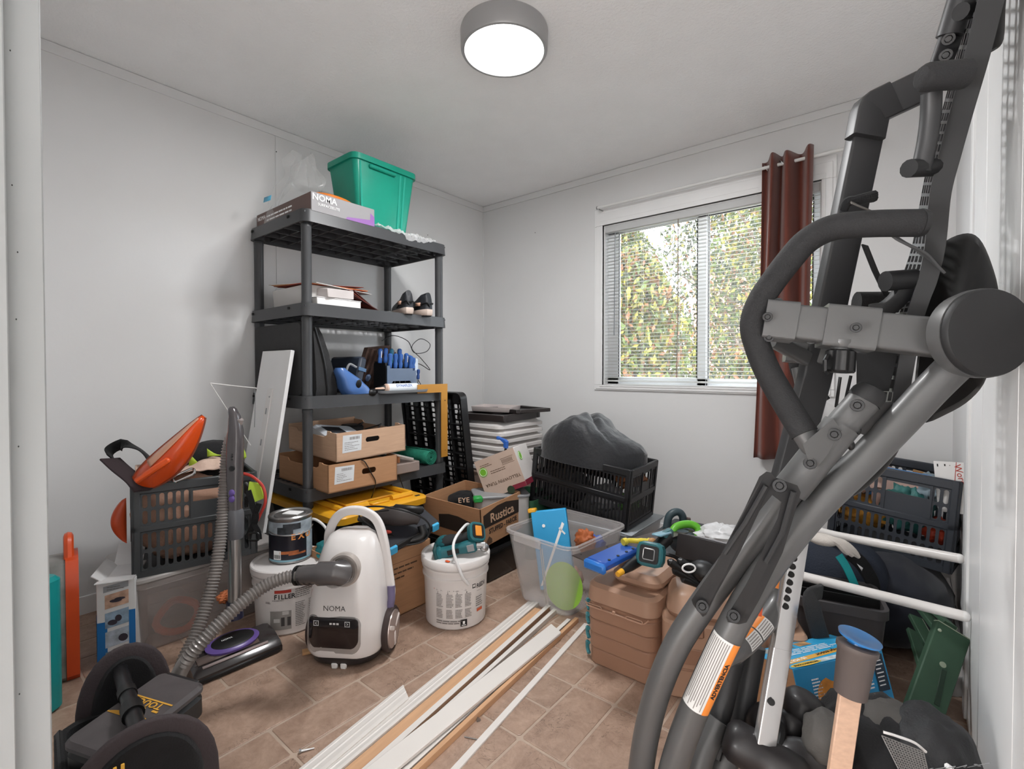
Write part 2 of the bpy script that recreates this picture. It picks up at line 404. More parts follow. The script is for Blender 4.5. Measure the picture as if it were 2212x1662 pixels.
# window: casing, frame, sashes, panes
win = struct(G().box(((WX0 + WX1) / 2, YB + .092, WZ0 + .0), (.01, .01, .01)), 'window_1', M_white)
g = G(); ZA = WZ1 + .118; prev = None
for w, wd, wt, wl in ((.066, .012, .118, .036), (.05, .018, .085, .028), (.02, .022, .03, .012)):
    x0, x1, z0, z1 = WX0 - w, WX1 + w, WZ0 - wl, WZ1 + wt
    def arm(xa, xb, za, zb_): g.box(((xa + xb) / 2, YB - wd / 2, (za + zb_) / 2), (xb - xa, wd, zb_ - za), .0015)
    arm(x0, WX0, WZ0 + .0005, WZ1 - .0005); arm(WX1, x1, WZ0 + .0005, WZ1 - .0005); arm(x0, x1, WZ1, z1); arm(x0, x1, z0, WZ0)
g.build('casing', M_white, win)
g = G(); g.box(((WX0 + WX1) / 2, YB + .0495, WZ0 + .004), (WX1 - WX0 - .002, .098, .006)); g.box(((WX0 + WX1) / 2, YB + .0495, WZ1 - .004), (WX1 - WX0 - .002, .098, .006))
g.box((WX0 + .004, YB + .0495, (WZ0 + WZ1) / 2), (.006, .097, WZ1 - WZ0 - .016)); g.box((WX1 - .004, YB + .0495, (WZ0 + WZ1) / 2), (.006, .097, WZ1 - WZ0 - .016)); g.build('liner', M_white, win)
M_pvc = mat('window_vinyl', '#f4f6f8', .3, var=.01)
M_glass = mat('window_glass', '#ffffff', .02, var=0, alpha=.08, spec=.4)
M_bl = mat('black_gasket', '#26262a', .5, var=0)
xm = (WX0 + WX1) / 2 + .002
for nm, xa, xb, yy in (('sash', WX0, xm + .035, YB + .07), ('sash', xm - .03, WX1, YB + .085)):
    g = G(); f = .055 if yy < YB + .08 else .045
    zc, hh = (WZ0 + WZ1) / 2, WZ1 - WZ0
    g.box((xa + f * .8, yy, zc), (f * 1.6, .03, hh), .003); g.box((xb - f / 2, yy, zc), (f, .03, hh), .003)
    g.box(((xa + xb) / 2, yy, WZ0 + f / 2), (xb - xa, .03, f), .003); g.box(((xa + xb) / 2, yy, WZ1 - f / 2), (xb - xa, .03, f), .003)
    s = g.build(nm, M_pvc, win)
    x0, x1, z0, z1 = xa + f * 1.6, xb - f, WZ0 + f, WZ1 - f
    G().box(((x0 + x1) / 2, yy, (z0 + z1) / 2), (x1 - x0, .004, z1 - z0)).build('pane', M_glass, s)
    g = G()
    for a, b, c, d in ((x0, z0, x0 + .004, z1), (x1 - .004, z0, x1, z1), (x0, z1 - .004, x1, z1)): g.box(((a + c) / 2, yy - .012, (b + d) / 2), (c - a, .01, d - b))
    g.build('gasket', M_bl, s)
# ceiling light
cl = thing('ceiling_light', 'round grey-rimmed flush ceiling light glowing white at the middle of the ceiling', 'ceiling light', (LX, LY, ZC))
G().lathe([(.0, 0), (.175, 0), (.177, -.006), (.175, -.076), (.171, -.082), (.161, -.082), (.159, -.07), (.159, -.05), (0, -.05)], 64).build('rim', mat('lamp_rim_grey', '#a3a3a3', .35, metal=.3, var=.02), cl)
G().lathe([(0, -.052), (.153, -.052), (.158, -.07), (.153, -.083), (.10, -.088), (0, -.09)], 64).build('diffuser', mat('lamp_diffuser', '#ffffff', .5, var=0, emit=2.2), cl)
# mini blind
bl = thing('window_blind', 'white horizontal mini blind lowered over the sliding window', 'blind', (0, YB + .022, 0))
M_slat = mat('blind_slat', '#e4e4e2', .45, var=0)
_n = M_slat.node_tree; _t = _n.nodes.new('ShaderNodeBsdfTranslucent'); _t.inputs[0].default_value = hx('#e4e4e2'); _m = _n.nodes.new('ShaderNodeMixShader'); _m.inputs[0].default_value = .6
_n.links.new(_n.nodes['Principled BSDF'].outputs[0], _m.inputs[1]); _n.links.new(_t.outputs[0], _m.inputs[2]); _n.links.new(_m.outputs[0], _n.nodes['Material Output'].inputs[0])
bx0, bx1 = WX0 + .006, WX1 - .006; bw = bx1 - bx0; bc = (bx0 + bx1) / 2
G().box((bc, 0, WZ1 - .026), (bw, .036, .05), .004).build('headrail', mat('blind_rail', '#c8c9c9', .45, var=.02), bl)
G().box((bc, 0, WZ0 + .028), (bw, .026, .012), .003).build('bottom_rail', M_slat, bl)
g = G(); g.sheet(lambda u, v: (bx0 + bw * u, (v - .5) * .0245, -.0016 * (2 * v - 1) ** 2 - (v - .5) * -.0035), 1, 4)
s0 = g.build('slat', M_slat, bl, thick=.0007); ns = 44
for k in range(ns):
    o = s0 if k == 0 else s0.copy()
    if k: COL.objects.link(o)
    o.parent = bl; o.location = (0, 0, WZ0 + .05 + (WZ1 - WZ0 - .115) * k / (ns - 1))
for x in (bx0 + .155, -1.37, -1.125, -.94, -.6):
    g = G()
    for dy in (-.0125, .0125): g.cyl((x, dy, WZ0 + .03), (x, dy, WZ1 - .05), .0009, n=5)
    g.build('ladder_cord', mat('cord_white', '#e0e0dc', .7, var=0), bl)
G().cyl((bx0 + .075, -.022, WZ0 + .34), (bx0 + .078, -.018, WZ1 - .06), .0032, n=8).build('wand', mat('wand_grey', '#707478', .3, var=0), bl)
G().tube([(-1.125, -.02, WZ1 - .05), (-1.123, -.022, 1.5), (-1.128, -.021, 1.02)], .0025, 6).build('pull_cord', mat('cord_brown', '#8d7b70', .7), bl)
# curtain on its rod
rd = thing('curtain_rod', 'long thin white curtain rod above the window', 'curtain rod', (0, 0, 0))
RY = YB - .065; RZ = atY(1665, 360, RY).z
RX0 = atY(1291, 460, RY).x
G().cyl((RX0, RY, RZ), (-.1, RY, RZ), .009, n=14).build('tube', mat('rod_white', '#e2e2e0', .35, var=0), rd)
g = G(); g.ell((RX0 - .004, RY, RZ), .008, .008, .012, 10, 8); g.tube([(RX0 + .01, YB, RZ - .01), (RX0 + .01, RY, RZ - .012), (RX0 + .01, RY, RZ)], .004, 6); g.build('bracket', mat('bracket_grey', '#8d8d8d', .4, metal=.6), rd)
ct = thing('curtain', 'rust brown grommet curtain gathered at the right of the window', 'curtain', (0, 0, 0))
cx0, cx1 = atY(1645, 350, RY).x, atY(1757, 330, RY).x
zt, zb = RZ + .045, .575
def cf(u, v):
    w = 1 - v; x = cx0 + (cx1 - cx0) * u - .03 * v * (1 - u) + .008 * math.sin(9 * u + 3 * v)
    y = RY + (.046 - .008 * v) * math.sin(2 * PI * 2.9 * u + .6) + .01 * v * math.sin(21 * u + 4 * v) - .01
    return (x, y, zt + (zb - zt) * v + .012 * math.sin(6 * u) * (1 if v < .02 else .3) + (.022 * (u - .4) if v < .03 else 0))
G().sheet(cf, 90, 40).build('drape', mat('curtain_rust', '#6b3427', .85, var=.12, vs=4, stretch=(8, 8, .7), sheen=.3, bump=.1, bs=300), ct, thick=.0015, smooth=80)
for u in (.07, .46):
    p = cf(u, .028); gg = G(T3(p[0], p[1] - .004, RZ) @ R3(0, 62 if u < .2 else 50, 0) @ R3(0, 0, 0)); gg.lathe([(.017, -.002), (.026, -.003), (.027, 0), (.026, .003), (.017, .002), (.017, -.002)], 24)
    gg.build('grommet', mat('grommet_grey', '#b5b5b5', .25, metal=.9, var=0), ct)
# outdoors: bushes and trees of single leaves, ground, a neighbour's wall
gd = G(); gd.box((-2, 12, -1.3), (40, 18, .1)); struct(gd, 'ground', mat('outdoor_ground', '#b5b1a6', .9, var=.3, vs=3))
LM = [mat('leaf_green', '#55632b', .6, var=.25, vs=3), mat('leaf_yellow', '#857d31', .6, var=.25, vs=3), mat('leaf_rust', '#805330', .6, var=.25, vs=3), mat('leaf_dark', '#363f27', .7, var=.25, vs=3)]
def tree(loc, h, wx, n, label, mix, cat='tree', s=.052, kind='leafy_tree', zb=-1.25, fill=1):
    t = thing(kind, label, cat, (loc[0], loc[1], zb), 0)
    q = random.Random(int(loc[0] * 100) + n); tr = G()
    tr.tube(cr([(0, 0, 0), (.05, 0, h * .4), (0, .05, h * .85)], 5), [.09 - .006 * i for i in range(11)], 8)
    for k in range(9):
        a = q.random() * 6.3; z = h * q.uniform(.2, .75); tr.tube(cr([(0, 0, z), (math.cos(a) * wx * .4, math.sin(a) * wx * .3, z + h * .12), (math.cos(a) * wx * .8, math.sin(a) * wx * .6, z + h * .2)], 4), [.03 - .0025 * i for i in range(9)], 5)
    tr.build('trunk', mat('bark', '#6a5a4c', .9, var=.3), t)
    lf = G()
    for i in range(int(n * 2.4)):
        a = q.random() * 6.283; r = q.random() ** .55; z = q.random() ** .8
        rad = wx * (math.sin(PI * min(1, z * .85 + .12)) ** .7)
        p = V((math.cos(a) * r * rad, math.sin(a) * r * rad * .7, h * .04 + z * h * .96))
        lf.m = q.choices(range(4), mix)[0]
        lf.M = T3(*p) @ Euler((q.random() * 6.3, q.random() * 6.3, q.random() * 6.3)).to_matrix().to_4x4(); k = s * q.uniform(.6, 1.3)
        lf.add([(-k, 0, 0), (0, -k * .45, k * .1), (k, 0, 0), (0, k * .45, k * .1)], [(0, 1, 2, 3)])
    lf.build('foliage', LM, t, smooth=0, kind='stuff'); return t
tree((-2.9, 6.0), 3.9, 1.0, 6500, 'yellow green autumn bush filling the left window pane', (4, 4, 2, 1))
tree((-4.3, 8.6), 5.2, 1.2, 6000, 'green bush growing beyond the left edge of the left window pane', (5, 3, 1, 2))
tree((-1.2, 6.0), 2.9, .55, 2600, 'low mixed green and rust bush behind the window mullion', (4, 3, 3, 2))
tree((-1.75, 8.6), 5.6, 1.2, 3600, 'tall thin-leaved tree with sky showing through in the right window pane', (3, 3, 1, 3))
tree((-3.2, 12.0), 7.4, 2.2, 5200, 'tall grey green tree standing farther back behind the window', (2, 2, 1, 5), s=.07)
tree((.75, 8.6), 4.6, 1.1, 4500, 'dark green tree standing beyond the curtain edge of the window', (3, 1, 1, 4), s=.062)
nb = thing('neighbour_house', 'pale pink house gable glimpsed above the leaves in the right window pane', 'house', (-4.0, 16.0, -1.25))
G().box((0, 0, 2.6), (2.2, 2, 5.2)).build('wall', mat('house_pink', '#d8a794', .8), nb)
G().prism([(-1.3, 5.2), (1.3, 5.2), (0, 6.0)], -1.1, 1.1).build('roof', mat('house_roof', '#8f8580', .8), nb, M=R3(90, 0, 0))
for nm_, p_, ax in (('nail', atX(597, 328, XL + .006), 0), ('nail', atX(924, 508, XL + .006), 0), ('nail', atY(1156, 503, YB - .002), 1)):
    G().ell(p_, .003, .003, .003, 8, 6).build(nm_, M_dark, bpy.data.objects['wall_left'] if ax == 0 else bpy.data.objects['wall_back'])
# ------------------------------------------------------------------ common materials
P_dk = mat('plastic_charcoal', '#3f4042', .42, var=.05)
P_bk = mat('plastic_black', '#151516', .4, var=.05)
P_bks = mat('plastic_black_satin', '#232325', .3, var=.05)
P_wh = mat('plastic_white', '#dcdad8', .3, var=.02)
P_gr = mat('plastic_grey', '#8c8e90', .4, var=.04)
M_chr = mat('chrome', '#c9c9c9', .15, metal=1, var=0)
M_stl = mat('brushed_steel', '#a5a5a5', .3, metal=.9, var=.05)
M_card = mat('cardboard', '#b18663', .85, var=.06, vs=10, stretch=(1, 1, 12))
M_card2 = mat('cardboard_pale', '#c4a287', .85, var=.06, vs=10, stretch=(1, 1, 12))
M_ink = mat('ink_black', '#1d1a1a', .7, var=0)
M_inkg = mat('ink_grey', '#77726f', .7, var=0)
M_inkb = mat('ink_brown', '#5b4636', .8, var=0)
M_pap = mat('paper_white', '#e4e2e0', .8, var=.02)
M_wink = mat('ink_white', '#efefef', .6, var=0)
F_bk = mat('fabric_black', '#111113', .9, var=.2, vs=30, bump=.2, bs=250, sheen=.05)
F_gr = mat('fabric_charcoal', '#2e2e2f', .9, var=.12, vs=30, bump=.2, bs=250, sheen=.05)
C_clear = mat('plastic_clear', '#dcdad6', .25, var=.02, alpha=.36, spec=.5)
C_milk = mat('plastic_milky', '#d8d5d2', .35, var=.03, alpha=.62)
C_film = mat('plastic_film', '#e2e2e2', .12, var=0, alpha=.22, spec=.7)
M_ppl = mat('purple_plastic', '#5f4a8f', .3, var=.03)
M_org = mat('orange_plastic', '#d9541e', .35, var=.06)
M_teal = mat('teal_plastic', '#1f5f66', .4, var=.05)
M_blu = mat('blue_plastic', '#2f5fb0', .35, var=.05)
M_lime = mat('lime_fabric', '#a9c43a', .7, var=.08)
M_yel = mat('yellow_plastic', '#e0a325', .35, var=.04)
M_sky = mat('sky_blue_print', '#2f9fd6', .5, var=.04)

# ------------------------------------------------------------------ the shelving unit
SX, SY0, SY1 = -2.186, 1.1375, 2.05; SW, SL = .596, SY1 - SY0
su = thing('shelving_unit', 'tall charcoal plastic five-tier shelving unit standing against the left wall', 'shelf', (SX - SW / 2, (SY0 + SY1) / 2, 0))
def tier_mesh():
    g = G(); r = .04
    def rg(e, z, k=0): return [(x, y, z) for x, y in rr(SW - 2 * e, SL - 2 * e, r - e * .5 - k, 5)]
    g.loft([rg(.006, 0), rg(-.002, 0), rg(-.001, .006), rg(.002, .06), rg(.012, .06), rg(.010, .004), rg(.006, 0)], False, False)
    w, l = SW - .022, SL - .022; ny = 23; cols = [.022] + [.05, .05, .026] * 4 + [.05, .05, .022]
    k = w / sum(cols); x = -w / 2; y0 = -l / 2; cy = (l - .06) / ny
    for i, c in enumerate(cols):
        c *= k; solid = c < .03
        if solid: g.box((x + c / 2, 0, .047), (c, l, .008)); g.box((x + c / 2, 0, .028), (.006, l, .034)); 
        else:
            for j in range(ny): 
                ya = y0 + .03 + j * cy; g.M = T3(0, 0, .045); g.hole(x, ya, x + c, ya + cy, .0058, .0050, .006, .006, 2)
            g.M = Matrix.Identity(4); g.box((x + c / 2, y0 + .015, .047), (c, .03, .008)); g.box((x + c / 2, -y0 - .015, .047), (c, .03, .008))
        x += c
    for j in range(1, 9): g.box((0, y0 + l * j / 9, .03), (w, .005, .03))
    for sx in (-1, 1):
        for sy in (-1, 1): g.cyl((sx * (SW / 2 - .042), sy * (SL / 2 - .035), .0), (sx * (SW / 2 - .042), sy * (SL / 2 - .035), .05), .031, .031, 20)
    return g
TZ = [1.77, 1.3272, .8844, .4416, .0]
t0 = tier_mesh().build('shelf_tier', P_dk, su); t0.location.z = TZ[0]
nt_ = G()
for z in (.043,):
    for x in (-.25, .15): nt_.box((x, -SL / 2 - .0016, z), (.016, .004, .012))
tabs = nt_.build('slot', M_dark, t0)
for z in TZ[1:]:
    o = t0.copy(); COL.objects.link(o); o.parent = su; o.location.z = z
    c = tabs.copy(); COL.objects.link(c); c.parent = o
pst = None
for i in range(4):
    for sx in (-1, 1):
        for sy in (-1, 1):
            if pst is None:
                g = G(); h = TZ[0] - TZ[1] - .05
                g.lathe([(.0215, 0), (.0245, .004), (.0245, .02), (.0235, .024), (.0235, h - .024), (.0245, h - .02), (.0245, h - .004), (.0215, h)], 24); pst = o = g.build('post', P_dk, su)
            else: o = pst.copy(); COL.objects.link(o); o.parent = su
            o.location = (sx * (SW / 2 - .042), sy * (SL / 2 - .035), TZ[i + 1] + .049)
Z1, Z2, Z3, Z4, Z5 = [z + .0535 for z in TZ]
# spare shelf panel leaning behind the right end
sp = thing('spare_shelf_panel', 'loose black lattice shelf panel propped on end behind the shelving unit', 'shelf panel', M=T3(-2.475, 2.232, .012) @ R3(7.5, 0, 0))
o = t0.copy(); o.data = t0.data.copy(); o.data.materials[0] = P_bk; COL.objects.link(o); o.name = 'lattice_panel'; o.parent = sp; o.matrix_local = T3(0, .03, SL / 2) @ R3(-90, 0, 0)

# ------------------------------------------------------------------ top tier
M_nb = mat('box_brown_print', '#6b5650', .55, var=.05, vs=3); M_ng = mat('box_grey_print', '#8d8b8d', .5, var=.05, vs=2); M_np = mat('box_purple_print', '#8a5fa0', .5, var=.05)
nb_ = thing('vacuum_box', 'flat grey and brown product box with white lettering on the top shelf', 'box', M=T3(-2.186, 1.176, Z1) @ R3(0, 0, 0))
G().box((-.29, .175, .046), (.58, .35, .092), .002).build('carton', M_ng, nb_)
g = G(frame((-.58, -.0012, 0), (1, 0, 0), (0, -1, 0))); g.rect(.0, 0, .58, .0, 0); g.rect(.002, .003, .578, .089); g.build('side_print', M_nb, nb_)
g = G(T3(.0011, 0, 0) @ Matrix(((0, 0, 1, 0), (1, 0, 0, 0), (0, 1, 0, 0), (0, 0, 0, 1)))); g.add([(.18, .002, 0), (.349, .002, 0), (.349, .05, 0), (.325, .066, 0), (.322, .03, 0), (.19, .014, 0)], [(0, 1, 2, 3, 4, 5)]); g.build('purple_corner', M_np, nb_)
FM = lambda y, z: T3(.0016, y, z) @ Matrix(((0, 0, 1, 0), (1, 0, 0, 0), (0, 1, 0, 0), (0, 0, 0, 1)))
text('NOMA', .042, M_wink, nb_, FM(.068, .068), bold=.0006); text('SURFACEELITE', .018, M_wink, nb_, FM(.09, .037))
SM = lambda x, z: T3(x, -.0018, z) @ R3(90, 0, 0)
text('NOMA', .03, M_wink, nb_, SM(-.52, .062)); g = lines(G(SM(-.46, .03)), 0, .3, 0, .04, 2, .4, 3); g.build('small_print', M_wink, nb_)
od = thing('orange_rimmed_dish', 'shallow grey dish with an orange rim lying on the flat printed box', 'dish', M=T3(-2.33, 1.36, Z1 + .093) @ R3(0, 0, 25))
G().ell((0, 0, 0), .10, .13, .035, 28, 10, zmin=0).build('shell', mat('dish_grey', '#8b8480', .5), od)
g = G(); g.tube([(.118 * math.cos(a) * .86, .15 * math.sin(a), .012) for a in [i * 2 * PI / 36 for i in range(36)]], .011, 8, closed=True); g.build('rim', mat('rim_orange', '#c9701f', .4), od)
# green recycling bin
gb = thing('green_bin', 'green plastic recycling bin with chrome ends poking out on the top shelf', 'bin', M=T3(-2.353, 1.632, Z1 + .004) @ R3(0, 0, 0))
M_grn = mat('bin_green', '#0f8f78', .35, var=.08, vs=5, bump=.03)
g = G(); g.tub((0, 0, 0), .22, .31, .372, .004, .03, .26, .40, rim=.012, rimh=.03); g.build('tub', M_grn, gb)
g = G()
for y in (-.168, .095, .125): g.tube([(.1135, y * .86, .03), (.1285, y * .99, .335)], .006, 6)
g.build('rib', mat('bin_green_rib', '#2aa08b', .3, var=.03), gb)
g = G(); g.box((.137, -.03, .325), (.018, .17, .022), .006); g.build('hand_grip', M_grn, gb)
for k, (p, d) in enumerate((((-.10, .08, .30), (.01, -.03, .13)), ((-.08, .17, .29), (-.04, .14, .10)))):
    kt = thing('chrome_rod', ('chrome rod end standing up behind the back rim of the green bin', 'chrome rod end slanting out over the right side of the green bin')[k], 'rod', M=gb.matrix_basis @ T3(*p))
    G().cyl((0, 0, 0), d, .006, .006, 10).build('shaft', M_stl, kt); e = V(d); n = e.normalized(); gg = G(); gg.cyl(e - n * .008, e + n * .03, .012, .014, 14); gg.ell(e + n * .03, .0145, .0145, .012, 14, 8); gg.build('knob', M_chr, kt)
# bags of clear film
fb = thing('clear_bag', 'big see-through plastic bag with a blue label leaning behind the printed box', 'bag', M=T3(-2.60, 1.31, Z1))
def bag(u, v):
    a = 2 * PI * u; h = v; n = noise.noise(V((math.cos(a) * 2, math.sin(a) * 2, h * 4))) * .05; k = (1 - .75 * h ** 1.5)
    return (.16 * math.cos(a) * k + n, .15 * math.sin(a) * (1 - .6 * h ** 1.4) + n * .8 + .05 * h, .09 * (h < 0) + .42 * h + .03 * math.sin(3 * a) * h)
G().sheet(bag, 40, 18).build('film', C_film, fb, smooth=60)
G(T3(.03, -.165, .13) @ R3(80, 0, 5)).rect(-.035, -.014, .035, .014).build('blue_label', mat('label_blue', '#5fb6d8', .5, var=0), fb, thick=.0005)
wf = thing('clear_wrap', 'crumpled clear plastic wrap draped over the front lip of the top shelf', 'plastic wrap', M=T3(-2.19, 1.55, Z1 + .008))
def wrap(u, v):
    y = .40 * u; n = noise.noise(V((u * 9, v * 6, 1))) * .022 + noise.noise(V((u * 25, v * 14, 4))) * .01
    hang = max(0, v - .62) * 1.6; return (-.16 + .20 * min(v, .8) + abs(n) * .6 + .004, y + n * .4, .012 + abs(n) * 1.1 - hang * .075 * (.3 + .7 * math.sin(PI * min(1, u * 1.05)) ** .5) * (1 if u > .45 else .5))
G().sheet(wrap, 50, 22).build('film', mat('plastic_film_b', '#ececec', .1, var=0, alpha=.38, spec=.9), wf, smooth=25)

# ------------------------------------------------------------------ second tier
cb = thing('clear_box', 'shallow clear plastic box holding beige paper on the second shelf', 'box', M=T3(-2.44, 1.315, Z2))
G().tub((0, 0, 0), .36, .25, .105, .003, .02, .37, .26).build('tub', C_milk, cb)
G().box((0, 0, .03), (.34, .23, .045), .003).build('paper_block', mat('beige_paper', '#c9a88f', .8), cb)
pp = thing('folder_papers', 'fan of orange and red edged papers lying over the clear box', 'papers', M=T3(-2.46, 1.36, Z2 + .118))
for k, (c, rz, dz) in enumerate((('#d9d4cf', 4, 0), ('#b4532f', -5, .004), ('#c98a5c', 3, .008), ('#8a2f22', -9, .012))):
    G(T3(.02, .0, dz) @ R3(-3 + k * 2, 4, rz)).box((0, 0, 0), (.44 - .03 * k, .33, .002)).build('sheet', mat('folder_%d' % k, c, .7), pp)
bk = thing('white_binder', 'thick white pad of paper on the second shelf behind the front post', 'binder', M=T3(-2.31, 1.345, Z2) @ R3(0, 0, 0))
bk.location = (-2.235, 1.33, Z2)
G().box((0, 0, .02), (.07, .24, .04), .002).build('pages', M_pap, bk); G().box((0, 0, .042), (.075, .245, .003), .001).build('cover', M_wink, bk)
wb = thing('small_white_box', 'small pale grey box lying on the white pad of paper', 'box', M=T3(-2.245, 1.33, Z2 + .045) @ R3(3, 3, 12))
G().box((0, 0, .026), (.09, .17, .044), .003).build('carton', mat('carton_grey', '#c3bcba', .6), wb)
rf = thing('dark_red_folder', 'dark red folder sliding down beside the white pad on the second shelf', 'folder', M=T3(-2.33, 1.5, Z2 + .006))
for k in range(3): G(T3(0, -.02 + .015 * k, .05 - .008 * k) @ R3(-24 - 3 * k, 0, 4 * k)).box((0, 0, 0), (.2, .24, .004)).build('leaf', mat('folder_red%d' % (k % 2), ('#4b1f1b', '#7a3222')[k % 2], .6), rf)
def shoe(label, M):
    t = thing('sneaker', label, 'shoe', M=M, group='pair of black sneakers')
    def sec(x, z, w): return None
    prof = [(-.135, .036, .02), (-.12, .056, .028), (-.06, .070, .033), (0, .068, .034), (.06, .078, .042), (.10, .082, .046), (.135, .05, .035)]   # heel -> toe : x, width, half
    def ring(z, k, hs):
        o = []; pts = [(x, w * k) for x, w, _ in prof]
        for x, w in pts: o.append((x * hs, w / 2, z))
        for x, w in reversed(pts): o.append((x * hs, -w / 2, z))
        return o
    g = G(); g.loft([ring(0, .9, .96), ring(.006, 1, 1), ring(.03, 1.04, 1.02), ring(.036, .98, 1)]); g.build('sole', mat('sole_cream', '#c8b7ac', .6), t)
    g = G(); g.loft([ring(0, .8, .9), ring(.005, .9, .95)]); g.M = T3(0, 0, -.003); g.loft([ring(0, .85, .93), ring(.004, .93, .96)]); g.build('outsole', P_bk, t)
    g = G(); hts = [.082, .112, .105, .072, .062, .052, .032]; rs = []
    for (x, w, _), h in zip(prof, hts):
        rs.append([(x + (.012 * max(0, math.sin(a)) ** 2 if x < -.13 else 0), w * .5 * math.copysign(abs(math.cos(a)) ** .62, math.cos(a)) * (1 - .26 * max(0, math.sin(a))), .03 + h * .93 * max(0, math.sin(a)) ** .6) for a in [PI * i / 12 for i in range(13)]])
    g.loft(rs); g.build('upper', mat('sneaker_black', '#24262b', .5, var=.1, bump=.1, bs=200), t, smooth=60)
    g = G(T3(-.07, .039, .066) @ R3(90, 0, 12)); g.rect(-.02, -.01, .02, .01); g.M = T3(-.07, -.039, .066) @ R3(90, 0, -12); g.rect(-.02, -.01, .02, .01); g.build('patch', mat('patch_peach', '#caa08a', .6), t, thick=.003)
    g = G(); g.tube(cr([(-.135, 0, .05), (-.137, .02, .07), (-.06, .037, .058), (0, .036, .045)], 5), .004, 6); g.tube(cr([(-.137, .015, .06), (-.137, -.02, .07), (-.06, -.037, .058), (0, -.036, .045)], 5), .004, 6); g.build('heel_band', P_bk, t)
    g = G(); 
    for k in range(4): g.tube(cr([(-.0 + .018 * k, -.028, .082 - .009 * k), (.006 + .018 * k, 0, .098 - .011 * k), (.0 + .018 * k, .028, .082 - .009 * k)], 4), .0025, 5)
    g.build('lace', mat('lace_black', '#17171a', .8), t); return t
shoe('black sneaker with cream sole, the left one of the pair on the second shelf', T3(-2.285, 1.785, Z2 + .003) @ R3(0, 0, 158))
shoe('black sneaker with cream sole, the one of the pair next to the right shelf post', T3(-2.275, 1.885, Z2 + .003) @ R3(0, 0, 172))
ky = tag(G(T3(-2.24, 1.66, Z2)).tube([(0, -.03, .006), (0, .0, .01), (.005, .03, .006)], [.006, .008, .005], 8).build('silver_key', M_stl), 'small silver fitting lying beside the sneakers on the second shelf', 'fitting')

# ------------------------------------------------------------------ third tier
bg_ = thing('tool_case', 'big charcoal fabric case with a front pocket filling the left of the third shelf', 'case', M=T3(-2.5, 1.148, Z3))
def cbody(y0, y1, h0, h1, x0, x1, m, nm):
    g = G(); rs = []
    for t in range(9):
        f = t / 8; y = y0 + (y1 - y0) * (1 - (1 - f) ** 1) ; k = 1 - .03 * (2 * f - 1) ** 4
        rs.append([(x * k + (x0 + x1) / 2, y, (z * k + .5) * (h0 + (h1 - h0) * f)) for x, z in rr(x1 - x0, 1, .05, 4)])
    g.loft(rs); g.build(nm, m, bg_, smooth=50)
cbody(0, .06, .365, .36, -.245, .262, F_gr, 'body')
def slant(nm, ya, yb, yc, yd, h, m, x0, x1):   # pocket whose right face slopes outwards towards the bottom
    g = G(); rs = []
    for t in range(11):
        f = t / 10; z = h * f; lo = ya + (yb - ya) * f; hi = yc + (yd - yc) * (f ** 1.6)
        e = .01 if t in (0, 10) else 0
        rs.append([(x, lo + (hi - lo) * (y + .5), z) for x, y in rr(x1 - x0 - 2 * e, 1, .25, 4)]); rs[-1] = [(x + (x0 + x1) / 2, y, z) for x, y, z in rs[-1]]
    g.loft(rs); return g.build(nm, m, bg_, smooth=60)
slant('pocket', .058, .058, .165, .085, .355, F_gr, -.23, .25); slant('front_pocket', .135, .083, .225, .115, .345, F_gr, -.2, .235)
g = G(); g.tube(cr([(.255, .03, .36), (.262, .032, .2), (.262, .034, .02)], 4), .004, 6); g.tube(cr([(.252, .075, .34), (.256, .12, .18), (.256, .14, .03)], 5), .005, 6); g.build('zip', P_bk, bg_)
fbk = thing('folded_brown_cover', 'striped brown folded cover standing at the back of the third shelf', 'cover', M=T3(-2.6, 1.65, Z3))
g = G()
for k in range(5): g.loft([[(x, y + .012 * k, z) for x, z, y in ((-.02 + .03 * k, 0, .0), (.02 + .03 * k, 0, .0), (.02 + .03 * k, .27 - .01 * k, .1), (-.02 + .03 * k, .27 - .01 * k, .1))], [(x, y + .26 - .01 * k, z) for x, z, y in ((-.02 + .03 * k, 0, .0), (.02 + .03 * k, 0, .0), (.02 + .03 * k, .29 - .012 * k, .0), (-.02 + .03 * k, .29 - .012 * k, .0))]])
g.build('fold', mat('cover_brown', '#6b544b', .75, var=.3, vs=3, stretch=(30, 3, 3)), fbk)
dp = thing('dark_folder_case', 'dark blue grey folder case leaning between the charcoal case and the screwdrivers', 'case', M=T3(-2.42, 1.5, Z3) @ R3(0, 0, 6))
G(R3(-14, 0, 0)).box((0, -.03, .1), (.26, .05, .2), .012).build('shell', mat('case_bluegrey', '#2c3340', .5), dp); G(R3(-14, 0, 0)).box((.132, -.03, .13), (.004, .052, .02), .001).build('spine_band', mat('band_blue', '#4b6a8c', .5), dp)
bv = thing('blue_hand_vacuum', 'small blue handheld machine with a grey nozzle beside the charcoal case', 'appliance', M=T3(-2.235, 1.445, Z3) @ R3(0, 0, 0))
g = G(); g.loft([[(x, y - .02 * f + sh, z) for x, y in rr(.10 * w, .15 * w2, .03, 4)] for z, w, w2, f, sh in ((0, .8, .9, 0, 0), (.008, 1, 1, 0, 0), (.04, 1, .97, 1, 0), (.085, .9, .72, 2, -.01), (.125, .75, .45, 3, -.03), (.142, .5, .3, 3, -.035))]); g.build('housing', mat('machine_blue', '#4a6ea8', .3, var=.04), bv, smooth=50)
G(T3(.052, -.02, .06) @ R3(0, 8, 0)).ell((0, 0, 0), .006, .016, .022, 16, 10).build('recess', P_bk, bv)
G(T3(.052, .035, .09) @ R3(0, 15, 20)).ell((0, 0, 0), .008, .022, .02, 16, 10).build('window', mat('tinted_blue', '#26364f', .15), bv)
